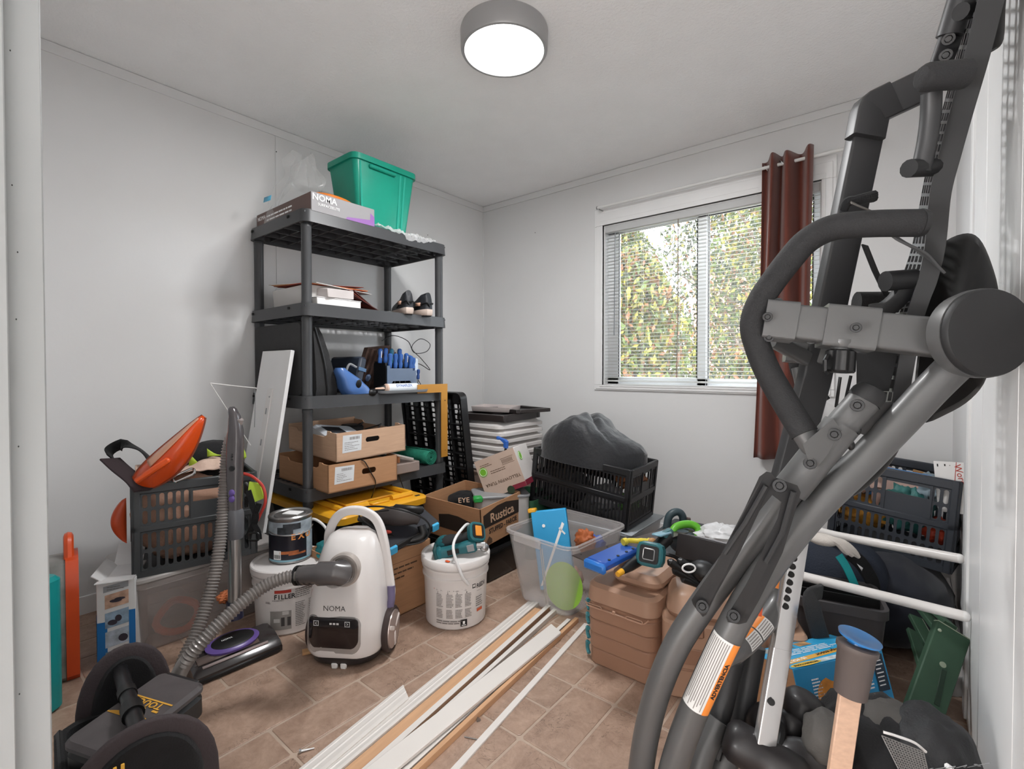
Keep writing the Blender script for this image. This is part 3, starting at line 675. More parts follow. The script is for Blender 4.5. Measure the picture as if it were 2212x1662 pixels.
G().tube(cr([(.02, -.075, .12), (.03, -.06, .16), (.03, -.02, .145)], 5), .006, 8).build('handle', P_gr, bv); G(T3(.04, .065, .012)).ell((0, 0, 0), .02, .03, .02, 14, 8).build('wheel', P_bk, bv)
ty = thing('grey_tray', 'thin grey tray overhanging the front lip of the third shelf', 'tray', M=T3(-2.2, 1.70, Z3 + .005))
G().tub((0, 0, 0), .14, .30, .016, .002, .03, .15, .31).build('tray', mat('tray_grey', '#9aa0a6', .4), ty)
tb = thing('sealant_tube', 'white sealant cartridge with blue lettering lying in the grey tray', 'tube', M=T3(-2.185, 1.70, Z3 + .032))
g = G(frame((0, -.10, 0), (1, 0, 0), (0, 1, 0))); g.lathe([(0, 0), (.0235, 0), (.0245, .004), (.0245, .20), (.0225, .204), (0, .204)], 28); g.build('cartridge', mat('cartridge_white', '#dfe3e6', .35, var=.02), tb)
g = G(frame((0, -.10, 0), (1, 0, 0), (0, -1, 0))); g.lathe([(.024, 0), (.0245, .008), (.02, .012), (.008, .016), (.0065, .03), (.004, .075), (0, .075)], 20); g.build('nozzle', mat('nozzle_peach', '#d9b8a4', .4), tb)
def cyltext(s, size, m, par, r, a, y): return text(s, size, m, par, T3(r * math.cos(a), y, r * math.sin(a)) @ Matrix(((0, -math.sin(a) * -1 * -1, math.cos(a), 0), (1, 0, 0, 0), (0, math.cos(a), math.sin(a), 0), (0, 0, 0, 1))))
cyltext('DYNAFLEX', .022, M_blu, tb, .0252, .5, 0)
# screwdriver stand
ss = thing('screwdriver_rack', 'stepped grey and black screwdriver rack on the third shelf', 'rack', M=T3(-2.31, 1.745, Z3))
M_rk = mat('rack_bluegrey', '#5d6c82', .4)
g = G(); t = .006
pts = [(-.10, 0), (-.075, 0), (-.075, .05), (-.06, .068), (.06, .068), (.075, .05), (.075, 0), (.105, 0), (.105, .128), (.08, .128), (.08, .14), (-.08, .14), (-.08, .155), (-.10, .155)]
g.M = T3(.06, 0, 0) @ Matrix(((0, 0, 1, 0), (1, 0, 0, 0), (0, 1, 0, 0), (0, 0, 0, 1))); g.prism(pts, 0, t); g.build('front_plate', M_rk, ss)
g = G()
for y, h in ((-.1, .17), (.1, .13)): g.box((0, y, h / 2), (.11, .008, h)); 
g.box((-.05, 0, .09), (.006, .2, .18)); g.box((.032, 0, .137), (.06, .2, .006)); g.box((-.02, 0, .165), (.06, .2, .006)); g.build('frame', P_bk, ss)
for k, (x, y, z, c) in enumerate([(.035, -.06, .14, 0), (.035, -.022, .14, 0), (.035, .014, .14, 0), (-.02, -.088, .168, 0), (-.02, -.05, .172, 0), (-.02, -.01, .170, 1), (-.02, .048, .172, 0), (.012, .072, .145, 0), (.03, .092, .13, 0), (.02, .118, .12, 0), (.045, .136, .075, 2), (.0, .105, .135, 0)]):
    s = thing('screwdriver', ('blue handled screwdriver in the front row of the rack, first from the left', 'blue handled screwdriver in the front row of the rack, second from the left', 'blue handled screwdriver in the front row of the rack, third from the left', 'tall dark blue screwdriver at the back left corner of the rack', 'blue screwdriver in the back row of the rack, second from the left', 'teal handled screwdriver in the back row of the rack', 'tall blue screwdriver in the back row, right of the gap', 'blue screwdriver with a light stripe, middle of the right half of the rack', 'pale blue screwdriver near the right end of the rack', 'blue screwdriver second from the right end of the rack', 'small dark blue screwdriver hanging off the right end of the rack', 'mid blue screwdriver standing behind the pale one at the right of the rack')[k], 'screwdriver', M=ss.matrix_basis @ T3(x, y, z) @ R3(0, 4, 0), group='screwdrivers in the rack')
    h = .085 if c < 2 else .06; r = .013 if c < 2 else .01
    G().lathe([(0, 0), (r * .75, 0), (r * .95, h * .1), (r * .95, h * .35), (r * .72, h * .5), (r * 1.05, h * .72), (r, h * .92), (r * .5, h), (0, h)], 14).build('handle', mat(('screwdriver_blue', 'screwdriver_teal', 'screwdriver_navy')[c], ('#3560a6', '#2c6a86', '#2b4a86')[c], .3, var=.1, vs=40), s)
    G().cyl((0, 0, -.09 if c < 2 else -.05), (0, 0, 0), .003, n=8).build('shank', M_stl, s)
    if k in (3, 7): G(T3(r * 1.03, 0, h * .6)).box((0, 0, 0), (.002, .004, h * .45), .0005).build('stripe', M_wink, s)
wx = thing('white_packet', 'white upright packet behind the right end of the screwdriver rack', 'packet', M=T3(-2.36, 1.885, Z3) @ R3(0, 0, -8)); G().box((0, 0, .1), (.12, .07, .2), .006).build('carton', mat('packet_white', '#cfdbe8', .5), wx)
bc_ = tag(G(T3(-2.42, 1.98, Z3)).tube(cr([(.05, -.28, .30), (.0, -.16, .34), (0, -.05, .31), (.0, .0, .24), (0, .1, .25), (0, .13, .30), (0, .05, .33), (0, -.02, .27), (0, .06, .2), (.0, .13, .13), (0, .03, .17), (.02, .0, .1), (.03, .05, .003)], 8), .0025, 6).build('black_cable', P_bk), 'thin black cable looping up beside the right post of the third shelf', 'cable')
pn = thing('dark_handled_tool', 'dark rubber tool handle lying left of the sealant tube', 'tool', M=T3(-2.2, 1.56, Z3 + .02) @ R3(0, -10, 70)); G().tube([(-.06, 0, 0), (-.04, 0, .004), (0, 0, .006), (.04, 0, .01), (.055, 0, .01)], [.006, .011, .016, .014, .008], 10).build('grip', P_bk, pn)
pc = thing('pencil', 'yellow pencil lying on the third shelf beside the square', 'pencil', M=T3(-2.2, 1.915, Z3 + .006) @ R3(0, 0, 10)); G().cyl((0, -.04, 0), (0, .05, 0), .0045, n=6).build('barrel', M_yel, pc); G().cyl((0, .05, 0), (0, .065, 0), .0045, .001, n=6).build('tip', M_card2, pc)
sq = thing('carpenter_square', 'ochre metal framing square hooked over the right end of the third shelf', 'square', M=T3(-2.16, 2.018, .985)); M_och = mat('square_ochre', '#b9822f', .4, var=.08, metal=.2)
G().prism([(-.23, 0), (-.23, -.05), (-.05, -.05), (-.05, -.44), (0, -.44), (0, 0)], 0, .004).build('blade', M_och, sq, M=Matrix(((0, 0, 1, 0), (1, 0, 0, 0), (0, 1, 0, 0), (0, 0, 0, 1))))
g = G(); g.cyl((.004, -.02, -.1), (.0055, -.02, -.1), .003, n=8); g.cyl((.004, -.02, -.4), (.0055, -.02, -.4), .002, n=8); g.build('hole', M_dark, sq)

# ------------------------------------------------------------------ fourth tier
def ctray(label, M, w, d, h, seed, slot):
    t = thing('cardboard_tray', label, 'box', M=M, group='open cardboard trays on the fourth shelf'); e = .005; g = G()
    hz0, hz1, hy = slot
    g.box((-d / 2, w / 2, .003), (d, w, .006))
    # front wall with a hand slot
    g.M = Matrix(((0, 0, 1, -e), (1, 0, 0, 0), (0, 1, 0, 0), (0, 0, 0, 1)))
    g.box((hy[0] / 2, h / 2, e / 2), (hy[0], h, e)); g.box(((hy[1] + w) / 2, h / 2, e / 2), (w - hy[1], h, e)); g.hole(hy[0], hz0 - .02, hy[1], hz1 + .02, .006, .02, .012, e, 4)
    g.box(((hy[0] + hy[1]) / 2, (hz0 - .02) / 2, e / 2), (hy[1] - hy[0], hz0 - .02, e)); g.box(((hy[0] + hy[1]) / 2, (h + hz1 + .02) / 2, e / 2), (hy[1] - hy[0], h - hz1 - .02, e))
    g.M = Matrix.Identity(4); g.box((-d + e / 2, w / 2, h / 2), (e, w, h))
    for y in (e / 2, w - e / 2):   # long side walls, stepped down at mid length with raised ears
        sg = [(0, 0), (-d, 0), (-d, h * .92), (-d + .1, h * .92), (-d + .12, h * .8), (-.12, h * .8), (-.09, h * .88), (-.085, h * 1.03), (-.055, h * 1.03), (-.05, h), (0, h)]
        g.M = T3(0, y + e / 2, 0) @ R3(90, 0, 0); g.prism(sg, 0, e); g.M = Matrix.Identity(4)
    g.build('tray', M_card2 if seed == 1 else M_card, t)
    lb = G(T3(.0008, 0, 0) @ Matrix(((0, 0, 1, 0), (1, 0, 0, 0), (0, 1, 0, 0), (0, 0, 0, 1)))); lb.add([(.03, h * .28, 0), (.13, h * .3, 0), (.135, h * .88, 0), (.035, h * .9, 0)], [(0, 1, 2, 3)]); lb.build('label_sheet', mat('label_white', '#d6dadd', .6), t)
    lb = G(T3(.0012, 0, 0) @ Matrix(((0, 0, 1, 0), (1, 0, 0, 0), (0, 1, 0, 0), (0, 0, 0, 1)))); q = random.Random(seed); y = .068
    while y < .122: w_ = q.uniform(.0008, .003); lb.rect(y, h * .72, y + w_, h * .82); y += w_ + q.uniform(.001, .003)
    lines(lb, .042, .12, h * .35, h * .66, 5, .25, seed, 0, .6); lb.build('barcode', M_inkg, t); return t
ctray('cardboard tray with a looped wire over its front, lower of the two stacked trays', T3(-2.068, 1.185, Z4) @ R3(0, 0, -2), .38, .52, .132, 2, (.062, .09, (.17, .26)))
ctray('cardboard tray holding a white device, upper of the two stacked trays', T3(-2.08, 1.235, Z4 + .137) @ R3(1.5, 1.0, -3), .39, .52, .137, 1, (.075, .1, (.15, .24)))
wd = thing('white_device', 'white appliance with a dark display lying in the upper cardboard tray', 'appliance', M=T3(-2.30, 1.36, Z4 + .165) @ R3(-8, 12, -5))
g = G(); g.rbox((0, 0, 0), .2, .22, .1, .03, .012); g.build('housing', mat('device_white', '#cfd4da', .35), wd); G(T3(.0, -.03, .1012)).rect(-.05, -.05, .06, .05).build('display', M_bl, wd)
for k, (x, y) in enumerate(((-2.4, 1.52), (-2.25, 1.53))):
    d_ = thing('dark_gadget', ('black plastic gadget at the back of the upper cardboard tray', 'black coiled gadget at the right end of the upper cardboard tray')[k], 'gadget', M=T3(x, y, Z4 + .15)); G().rbox((0, 0, 0), .12, .10, .12 - .03 * k, .03, .01).build('housing', P_bk, d_); G().tube(cr([(.03, 0, .1 - .03 * k), (.06, .03, .13), (.0, .06, .12), (-.04, 0, .1)], 5), .004, 6).build('cord', P_bk, d_)
rm = thing('rolled_green_mat', 'rolled green non-slip mat on the right of the fourth shelf', 'mat', M=T3(-2.21, 1.935, Z4 + .047) @ R3(0, 0, 3))
def spiral(u, v):
    a = u * 2 * PI * 4.2; r = .008 + .037 * u; return (-.30 * v, r * math.cos(a), r * math.sin(a))
G().sheet(spiral, 150, 6).build('roll', mat('mat_green', '#1f7a63', .85, var=.15, vs=60, bump=.3, bs=220), rm, thick=.0055, smooth=60)
cx = thing('clear_parts_case', 'clear lidded parts case standing between the trays and the green roll', 'case', M=T3(-2.19, 1.66, Z4)); G().rbox((-.06, .03, 0), .2, .22, .055, .012, .004).build('base', mat('case_taupe', '#9c8d86', .4, alpha=.85), cx)
G(T3(-.05, .03, .085) @ R3(-18, 0, 0)).rbox((0, 0, 0), .17, .15, .012, .012, .003).build('lid', C_milk, cx); g = G()
for y in (-.02, 0, .018): g.cyl((.0, y, .057), (.0, y, .1), .008, n=10)
g.build('contents', mat('contents_orange', '#c98a5c', .5), cx)
wr_ = tag(G(T3(-2.062, 1.375, 0)).tube(cr([(.004, -.02, Z4 + .135), (.006, .0, Z4 + .12), (.006, .035, Z4 + .06), (.004, .06, Z4 + .01), (-.03, .065, Z4 - .06), (-.06, .07, Z4 - .095)], 6), .0028, 6).build('black_wire', P_bk), 'thin black wire hanging down over the front of the lower tray', 'cable')
wr2 = tag(G().tube(cr([(-2.19, 1.62, Z4 + .05), (-2.172, 1.655, Z4 + .01), (-2.168, 1.68, Z4 - .05), (-2.16, 1.69, Z4 - .09)], 6), .0028, 6).build('black_wire', P_bk), 'short black wire hanging over the shelf edge right of the lower tray', 'cable')
# tote with yellow lid on the bottom tier
tt = thing('yellow_lidded_tote', 'black storage tote with a yellow lid on the bottom shelf', 'tote', M=T3(-2.34, 1.44, Z5))
G().tub((0, 0, 0), .62, .42, .33, .004, .05, .70, .50).build('tub', P_bk, tt)
g = G(); rs = []
for z, k, in ((.31, -.008), (.31, .004), (.34, .006), (.348, 0), (.352, -.012)): rs.append([(x, y, z) for x, y in rr(.74 + 2 * k, .53 + 2 * k, .05, 6)])
g.loft(rs); g.box((0, .0, .358), (.5, .30, .014), .006); g.build('lid', M_yel, tt)
g = G()
for y in (-.2, .2): g.tube(fil([(-.3, y, .36), (.3, y, .36)], .02), .016, 8); g.tube([(.31, y * .98, .36), (.31, y * .35, .36)], .016, 8)
g.box((.3, .0, .356), (.05, .10, .012), .004); g.build('lid_rib', M_yel, tt)
g = G()
for y in (-.21, .21): g.box((.345, y, .353), (.014, .026, .003))
g.build('slot', M_dark, tt)
# white board leaning at the left end, with a metal strip
wbz = thing('white_board', 'long white shelf board leaning against the wall left of the shelving unit', 'board', M=frame((-2.545, .975, .325), (1, .02, 0), (-.15, .165, 1)))
G().box((.14, 0, .425), (.29, .018, .85), .002).build('board', mat('board_white', '#dedede', .4, var=.02), wbz)
G().box((.15, -.012, .36), (.05, .008, .6), .002).build('rail', P_wh, wbz)
g = G()
for z in (.25, .4, .55): g.box((.15, -.017, z), (.008, .003, .03))
for z in (.62, .12): g.cyl((.16, -.018, z), (.16, -.0155, z), .004, n=8)
g.build('slot', P_gr, wbz)
wrk = thing('wire_bracket', 'thin white wire bracket sticking out above the orange visor beside the white board', 'bracket', M=T3(-2.44, .98, .99))
G().tube([(.02, -.16, .02), (.0, -.02, .0), (-.03, .06, -.01)], .0028, 6).build('wire', P_wh, wrk); G().tube([(.02, -.16, .02), (.02, .01, -.28)], .002, 6).build('brace', P_wh, wrk); G().tube([(-.02, .05, -.01), (-.02, .05, -.05), (-.02, .045, -.2)], .002, 6).build('hook', P_gr, wrk)
# ------------------------------------------------------------------ folding crates (shared builder)
def crate(label, M, w, d, h, nx=13, col='crate_black', hexc='#2a2b2d', slots=None, split=.52, handle=True, name='folding_crate', sh=.0, rows=2, hand=(1, 1, 1, 1)):
    """open crate: four walls of slotted panels, corner posts, rim; origin at the near bottom corner, x along the front, y into the depth"""
    t = thing(name, label, 'crate', M=M, group=None); m = mat(col, hexc, .42, var=.06); th = .004
    def wall(L, hand, n):
        g = G(); mid = h * split; b = .022
        g.box((L / 2, b / 2, 0), (L, b, .012)); g.box((L / 2, mid, 0), (L, .024, .014), .003); g.box((b / 2, h / 2, 0), (b, h, .014), .003); g.box((L - b / 2, h / 2, 0), (b, h, .014), .003)
        for z0, z1, top in ((b, mid - .012, 0), (mid + .012, h - .035, 1)):
            k = (L - 2 * b) / n; zm = (z0 + z1) / 2
            for i in range(n):
                x0 = b + i * k
                if top and hand and n * .36 <= i < n * .80: continue
                g.M = T3(0, 0, -th / 2)
                for a, c in (((z0, zm), (zm, z1)) if rows == 2 else ((z0, z1),)): g.hole(x0, a, x0 + k, c, k * .2, (c - a) * .08, k * .28, th, 2)
                g.M = Matrix.Identity(4)
            if top and hand:
                i0 = math.ceil(n * .36); i1 = math.ceil(n * .80); xa, xb = b + i0 * k, b + i1 * k
                zh = z1 - .055
                g.box(((xa + xb) / 2, (z0 + zh) / 2, 0), (xb - xa, zh - z0, th * 1.6)); g.box(((xa + xb) / 2, z1 - .006, 0), (xb - xa, .012, th))
                for xx in (xa + .004, xb - .004): g.box((xx, (z0 + z1) / 2, .002), (.008, z1 - z0, .008))
        return g
    fl = [('front_wall', w, T3(0, 0, 0) @ R3(90, 0, 0), handle, nx), ('back_wall', w, T3(0, d, 0) @ R3(90, 0, 0), handle, nx), ('side_wall', d, T3(0, 0, 0) @ R3(90, 0, 90) , handle, max(4, int(nx * d / w))), ('side_wall', d, T3(w, 0, 0) @ R3(90, 0, 90), handle, max(4, int(nx * d / w)))]
    for (nm, L, MM, hd, n), hq in zip(fl, hand): wall(L, hd and hq, n).build(nm, m, t, M=MM)
    g = G()
    for a, b_, c, e in ((0, -.006, w, .010), (0, d - .010, w, d + .006), (-.006, 0, .010, d), (w - .010, 0, w + .006, d)):
        g.box(((a + c) / 2, (b_ + e) / 2, h - .018), (c - a + .001, e - b_ + .001, .036), .004)
    g.build('rim', m, t)
    g = G(); g.box((w / 2, d / 2, .004), (w - .01, d - .01, .008)); g.build('base', m, t); return t
# ------------------------------------------------------------------ lower-left group: clear tote, crate and what it holds
tl = thing('clear_tote', 'clear lidded tote with orange things inside under the left black crate', 'tote', M=T3(-2.38, .745, .002))
G().tub((0, 0, 0), .34, .45, .275, .003, .04, .40, .53, rim=.010, rimh=.02).build('tub', mat('tote_clear', '#b9b0ac', .3, var=.05, alpha=.34), tl); G().rbox((0, 0, .276), .42, .55, .02, .04, .005).build('lid', mat('lid_milky', '#bdb8b5', .35, alpha=.75), tl)
oc = tag(G(T3(-2.29, .65, .07) @ R3(70, 0, 60)).tube([(.07 * math.cos(a) + .006 * math.sin(3 * a), .06 * math.sin(a), .02 * math.sin(2 * a)) for a in [i * PI / 9 for i in range(34)]], .014, 8).build('orange_coil', M_org), 'orange coiled cord seen through the side of the clear tote', 'cord')
crl = crate('black folding crate stuffed with safety gear on the clear tote at the left wall', T3(-2.20, .487, .299) @ R3(0, 0, 78), .405, .33, .345, 14, 'crate_slate', '#35383a')
def lump(name, label, cat, M, rx, ry, rz, m, amp=.2, f=3, seed=0, nu=36, nv=24, pname='cloth', sm=70, zmin=-1):
    t = thing(name, label, cat, M=M)
    g = G(); b = len(g.v); g.ell((0, 0, 0), 1, 1, 1, nu, nv, 1, zmin)
    for i, p in enumerate(g.v):
        n = noise.noise(p * f + V((seed, 0, 0))) + .5 * noise.noise(p * f * 2.3 + V((seed, 5, 0)))
        q = p * (1 + amp * n); g.v[i] = V((q.x * rx, q.y * ry, q.z * rz))
    g.build(pname, m, t, smooth=sm); return t
M_beige = mat('cloth_beige', '#b8917c', .9, var=.1, bump=.2, bs=120)
lump('beige_cloth', 'crumpled beige work cloth filling the left black crate', 'cloth', T3(-2.325, .705, .48), .155, .195, .185, M_beige, .10, 3.5, 2)
bt = thing('cloth_fold', 'pale cloth folded over the front rim of the left black crate', 'cloth', M=T3(-2.225, .655, .655) @ R3(0, 0, -12))
def fold(u, v):
    return (-.10 + .11 * v, -.15 + .32 * u, .035 * math.sin(PI * v) * (.6 + .5 * math.sin(7 * u + 2)) + .012 * noise.noise(V((u * 8, v * 5, 3))) + .008)
G().sheet(fold, 40, 16).build('cloth', mat('cloth_pale', '#cdb2a2', .9, bump=.15, bs=100), bt, thick=.004, smooth=70)
# orange visor: a pointed shell seen from its side
vz = thing('orange_visor', 'pointed orange helmet visor sticking up out of the left black crate', 'visor', M=frame(at(292, 1054, 1.80), at(440, 900, 1.88) - at(292, 1054, 1.80), V((.85, -.53, .25))))
Lv = (at(440, 900, 1.88) - at(292, 1054, 1.80)).length
def vis(u, v, o=0):
    w = (math.sin(PI * min(1, u ** .75 * .93 + .06)) ** .8) * .052 + .004; y = (v - .5) * 2
    return (Lv * u, w * y - .02 * math.sin(PI * u) * 1.0, .055 * (1 - y * y) * (math.sin(PI * u) ** .6) + o)
G().sheet(vis, 36, 18).build('shell', mat('visor_orange', '#cf4a16', .25, var=.08, coat=.4), vz, thick=.003, smooth=70)
g = G(); g.sheet(lambda u, v: tuple(V(vis(.3 + .66 * u, .62 + .3 * v)) + V((0, 0, .005))), 20, 6); g.build('window', mat('visor_pale', '#d9a184', .2, alpha=.85), vz, thick=.002)
g = G(); g.box((.10, -.02, .06), (.13, .022, .02), .006, M=R3(0, 0, -14)); g.build('latch', M_org, vz)
g = G(); g.tube([vis(i / 20, 0) for i in range(21)], .005, 6); g.tube([vis(i / 20, 1) for i in range(21)], .004, 6); g.build('edge', mat('visor_edge', '#7d3a24', .5), vz)
# strap with loop and label
st_ = thing('black_strap', 'wide black strap looping up at the left of the orange visor', 'strap', M=T3(0, 0, 0))
pA = [at(x, y, d) for x, y, d in ((240, 990, 1.86), (236, 975, 1.88), (262, 962, 1.90), (300, 972, 1.90), (325, 995, 1.88), (335, 1030, 1.85))]
G().tube(cr(pA, 6), .01, 4, flat=(.05, .004, .001), up=(.77, .63, 0)).build('webbing', F_bk, st_, smooth=60)
pB = [at(x, y, d) for x, y, d in ((238, 992, 1.86), (262, 1014, 1.83), (292, 1038, 1.80), (310, 1060, 1.78))]
G().tube(cr(pB, 6), .01, 4, flat=(.07, .008, .002), up=(.3, .2, .9)).build('pad', mat('strap_brown', '#33272a', .8, var=.1), st_, smooth=60)
hl = lump('black_helmet', 'black and lime green helmet behind the orange visor in the left crate', 'helmet', T3(-2.36, .80, .66), .12, .13, .10, F_bk, .06, 2, 5, pname='shell')
g = G()
for k, (a, b_, z) in enumerate(((-.2, .5, .03), (.5, 1.1, .05), (-.9, -.35, .04), (-.4, .3, .085))):
    g.sheet(lambda u, v: (.127 * math.cos(a + (b_ - a) * u) * (1 - .02 * v), .137 * math.sin(a + (b_ - a) * u), z - .035 + (.03 + .03 * math.sin(3 * u + k)) * v), 8, 3)
g.build('lime_flash', M_lime, hl, thick=.004)
cb_ = thing('carabiner', 'silver carabiner lying under the orange visor on the left crate', 'carabiner', M=frame(at(397, 1027, 1.86), at(415, 1016, 1.87) - at(375, 1034, 1.84), V((.8, -.5, .6))))
G().tube([(x, y, 0) for x, y in rr(.075, .026, .012, 5)], .005, 8, closed=True).build('ring', M_chr, cb_)
op = thing('orange_peak', 'orange peak of a helmet hanging out of the left side of the left crate', 'peak', M=frame(at(276, 1125, 1.82), V((0, 0, 1)), V((.6, -.75, .1))))
G().sheet(lambda u, v: (-.085 + .17 * u, (.055 * math.sin(PI * u) ** .7) * (1 - v) + .005, .03 * math.sin(PI * v) * math.sin(PI * u)), 20, 10).build('peak', mat('peak_orange', '#b5431c', .35, var=.1), op, thick=.003, smooth=70)
ls = thing('lime_harness', 'lime green and black harness hanging from the right end of the left crate', 'harness', M=T3(0, 0, 0))
g = G(); p = [at(540, 1040, 1.93), at(563, 1045, 1.95), at(572, 1075, 1.95), at(548, 1085, 1.93), at(536, 1070, 1.92)]; g.loft([p, [q_ + V((.012, -.008, 0)) for q_ in p]]); g.build('lime_panel', M_lime, ls)
g = G(); g.tube(cr([at(x, y, 1.90) for x, y in ((536, 1060), (545, 1090), (553, 1120), (540, 1150), (536, 1165))], 6), .009, 6, flat=(.022, .004, .001), up=(.8, -.5, 0)); g.tube(cr([at(x, y, 1.90) for x, y in ((560, 1088), (548, 1125), (558, 1150), (560, 1166))], 6), .009, 6, flat=(.02, .004, .001), up=(.8, -.5, 0)); g.build('webbing', F_bk, ls)
G(T3(*at(548, 1160, 1.88))).tube([(x * .77, x * .63, y) for x, y in rr(.04, .03, .008, 3)], .004, 6, closed=True).build('buckle', P_bk, ls)
rc = tag(G().tube(cr([at(x, y, 1.93) for x, y in ((520, 1022), (545, 1030), (568, 1052), (573, 1085), (562, 1112), (556, 1125))], 8), .006, 8).build('red_hose', mat('red_hose', '#b5382f', .4)), 'thin red hose curving down beside the right end of the left crate', 'hose')
# boxes between the crate and the door jamb
bx = thing('foot_bath_box', 'white and blue product box with pictures standing in front of the left crate', 'box', M=T3(-2.215, .382, .0) @ R3(0, 0, 66))
M_bxw = mat('box_white', '#dadada', .5, var=.03); M_bxb = mat('box_blue', '#1b6fb3', .5, var=.1, vs=4)
W_, D_, H_ = .112, .19, .312
G().box((W_ / 2, D_ / 2, H_ / 2), (W_, D_, H_), .002).build('carton', M_bxw, bx)
g = G(R3(90, 0, 0)); z = .0008; g.rect(.0, .0, W_, .0, z); g.rect(W_ - .02, .06, W_ - .001, .20, z); g.rect(.001, .03, .03, .17, z); g.build('blue_panel', M_bxb, bx)
g = G(R3(90, 0, 0)); g.M = g.M @ T3(0, 0, .0014)
pics = [('#c9a48e', .215, .265), ('#8fa6bb', .145, .20), ('#aeb9c6', .075, .132), ('#7f97a8', .03, .06)]
for k, (c, a, b_) in enumerate(pics):
    q = G(R3(90, 0, 0) @ T3(0, 0, .0016)); q.add([(.024, a, 0), (W_ - .02, a + .012, 0), (W_ - .02, b_ + .012, 0), (.024, b_, 0)], [(0, 1, 2, 3)]); q.build('picture', mat('pic_%d' % k, c, .6, var=.35, vs=30), bx)
q = G(R3(90, 0, 0) @ T3(0, 0, .0020)); 
for cx_, cy_, rx_, ry_ in ((.055, .242, .018, .006), (.067, .248, .016, .005), (.062, .178, .010, .012), (.045, .165, .014, .010), (.075, .105, .014, .014)): q.add([(cx_ + rx_ * math.cos(a), cy_ + ry_ * math.sin(a), 0) for a in [i * PI / 6 for i in range(12)]], [tuple(range(12))])
q.build('figure', mat('figure_dark', '#3a3540', .6), bx)
q = G(R3(90, 0, 0) @ T3(0, 0, .0018)); q.add([(.02, .275, 0), (W_ - .02, .287, 0), (W_ - .02, .308, 0), (.02, .297, 0)], [(0, 1, 2, 3)]); q.build('grey_band', mat('band_grey', '#9a9ca0', .6), bx)
q = G(R3(90, 0, 0) @ T3(0, 0, .0024)); lines(q, .03, .08, .281, .297, 2, .4, 5); q.build('small_print', M_inkg, bx)
q = G(R3(0, -90, 0) @ R3(0, 0, 90) @ T3(0, 0, .0006)); q.M = T3(-.0006, 0, 0) @ Matrix(((0, 0, -1, 0), (1, 0, 0, 0), (0, 1, 0, 0), (0, 0, 0, 1))); q.rect(.0, .03, D_, .2); q.build('blue_panel', M_bxb, bx)
g = G(); g.box((W_ / 2, .02, H_ + .003), (W_ * .97, .1, .003), M=R3(-6, 0, 0)); g.box((W_ / 2, D_ + .02, H_ + .03), (W_ * .8, .10, .003), M=R3(40, 0, 0)); g.box((.004, D_ * .5, H_ + .012), (.05, .18, .003), M=R3(0, 38, 0)); g.build('flap', M_bxw, bx)
jg = thing('orange_edged_case', 'clear case with an orange edge and handle standing at the far left', 'case', M=T3(-2.295, .262, 0) @ R3(0, 0, -8) @ Matrix.Diagonal((.9, 1.0, 1.02, 1)))
g = G(); sh = [(-.11, 0), (.07, 0), (.09, .02), (.095, .30), (.085, .36), (.06, .395), (.0, .41), (-.08, .40), (-.11, .36)]
g.M = T3(0, .05, 0) @ R3(90, 0, 0); g.prism(sh, 0, .05); g.build('clear_shell', mat('case_smoke', '#9d9c97', .3, alpha=.75, var=.3, vs=12), jg)
g = G(); g.M = T3(0, .085, 0) @ R3(90, 0, 0); g.prism([(x * 1.04, y * 1.02) for x, y in sh], 0, .034); g.build('orange_shell', mat('case_orange', '#c8481d', .35, var=.1), jg)
G().tube(fil([(-.09, .06, .38), (-.08, .06, .46), (.0, .06, .47), (.03, .06, .40)], .03), .014, 8).build('handle', mat('handle_orange', '#d04f22', .35), jg)
tc = thing('teal_case', 'tall teal plastic case with a barcode sticker behind the left door jamb', 'case', M=T3(-2.11, .172, 0) @ R3(0, 0, 35))
G().rbox((0, 0, 0), .2, .13, .425, .03, .012).build('shell', mat('case_teal', '#0f8a8a', .35, var=.08), tc)
g = G(); g.box((.0, -.066, .23), (.16, .004, .36), .001); g.build('front_panel', mat('case_teal_dark', '#12797c', .35), tc)
g = G(T3(.03, -.0685, .09) @ R3(90, 0, 0)); g.add([(0, 0, 0), (.05, .01, 0), (.055, .09, 0), (.0, .085, 0)], [(0, 1, 2, 3)]); g.build('sticker', M_pap, tc)
g = G(T3(.03, -.0695, .09) @ R3(90, 0, 0)); y = .02
while y < .07: g.rect(.018, y, .04, y + .002); y += RND.uniform(.003, .006)
g.build('barcode', M_ink, tc)

# ------------------------------------------------------------------ stick wand, floor head, hose, canister vacuum
hd = thing('vacuum_floor_head', 'dark motorised vacuum floor head with a purple oval ring on the tiles', 'vacuum head', M=frame((-1.835, .565, 0), V((.01, .287, 0)), (0, 0, 1)))
M_smk = mat('smoke_plastic', '#2b2727', .18, var=.05, coat=.5)
g = G(); L_ = .29; W2 = .17
sec = [(0, .008), (.0, .03), (.02, .05), (.07, .068), (.13, .07), (.165, .05), (.17, .01)]
g.loft([[(x, y * k + .004 * (1 - k), z * k2) for y, z in sec] for x, k, k2 in ((0, .9, .85), (.012, 1, 1), (L_ - .02, 1, 1), (L_ - .004, .97, .95), (L_, .85, .8))]); g.build('housing', M_smk, hd, smooth=30)
g = G(); g.box((L_ / 2, .004, .014), (L_ * .96, .016, .02), .006); g.build('bumper', P_bk, hd)
g = G(); g.add([(.03, .015, .0475), (L_ - .045, .015, .0475), (L_ - .045, .022, .0535), (.03, .022, .0535)], [(0, 1, 2, 3)]); g.build('light_strip', mat('strip_pinkgrey', '#a59694', .3), hd, thick=.002)
g = G(); g.add([(.02, .03, .056), (L_ - .07, .03, .056), (L_ - .07, .062, .0672), (.02, .062, .0672)], [(0, 1, 2, 3)]); g.build('window', mat('head_window', '#6b5d58', .12, var=.1), hd, thick=.003)
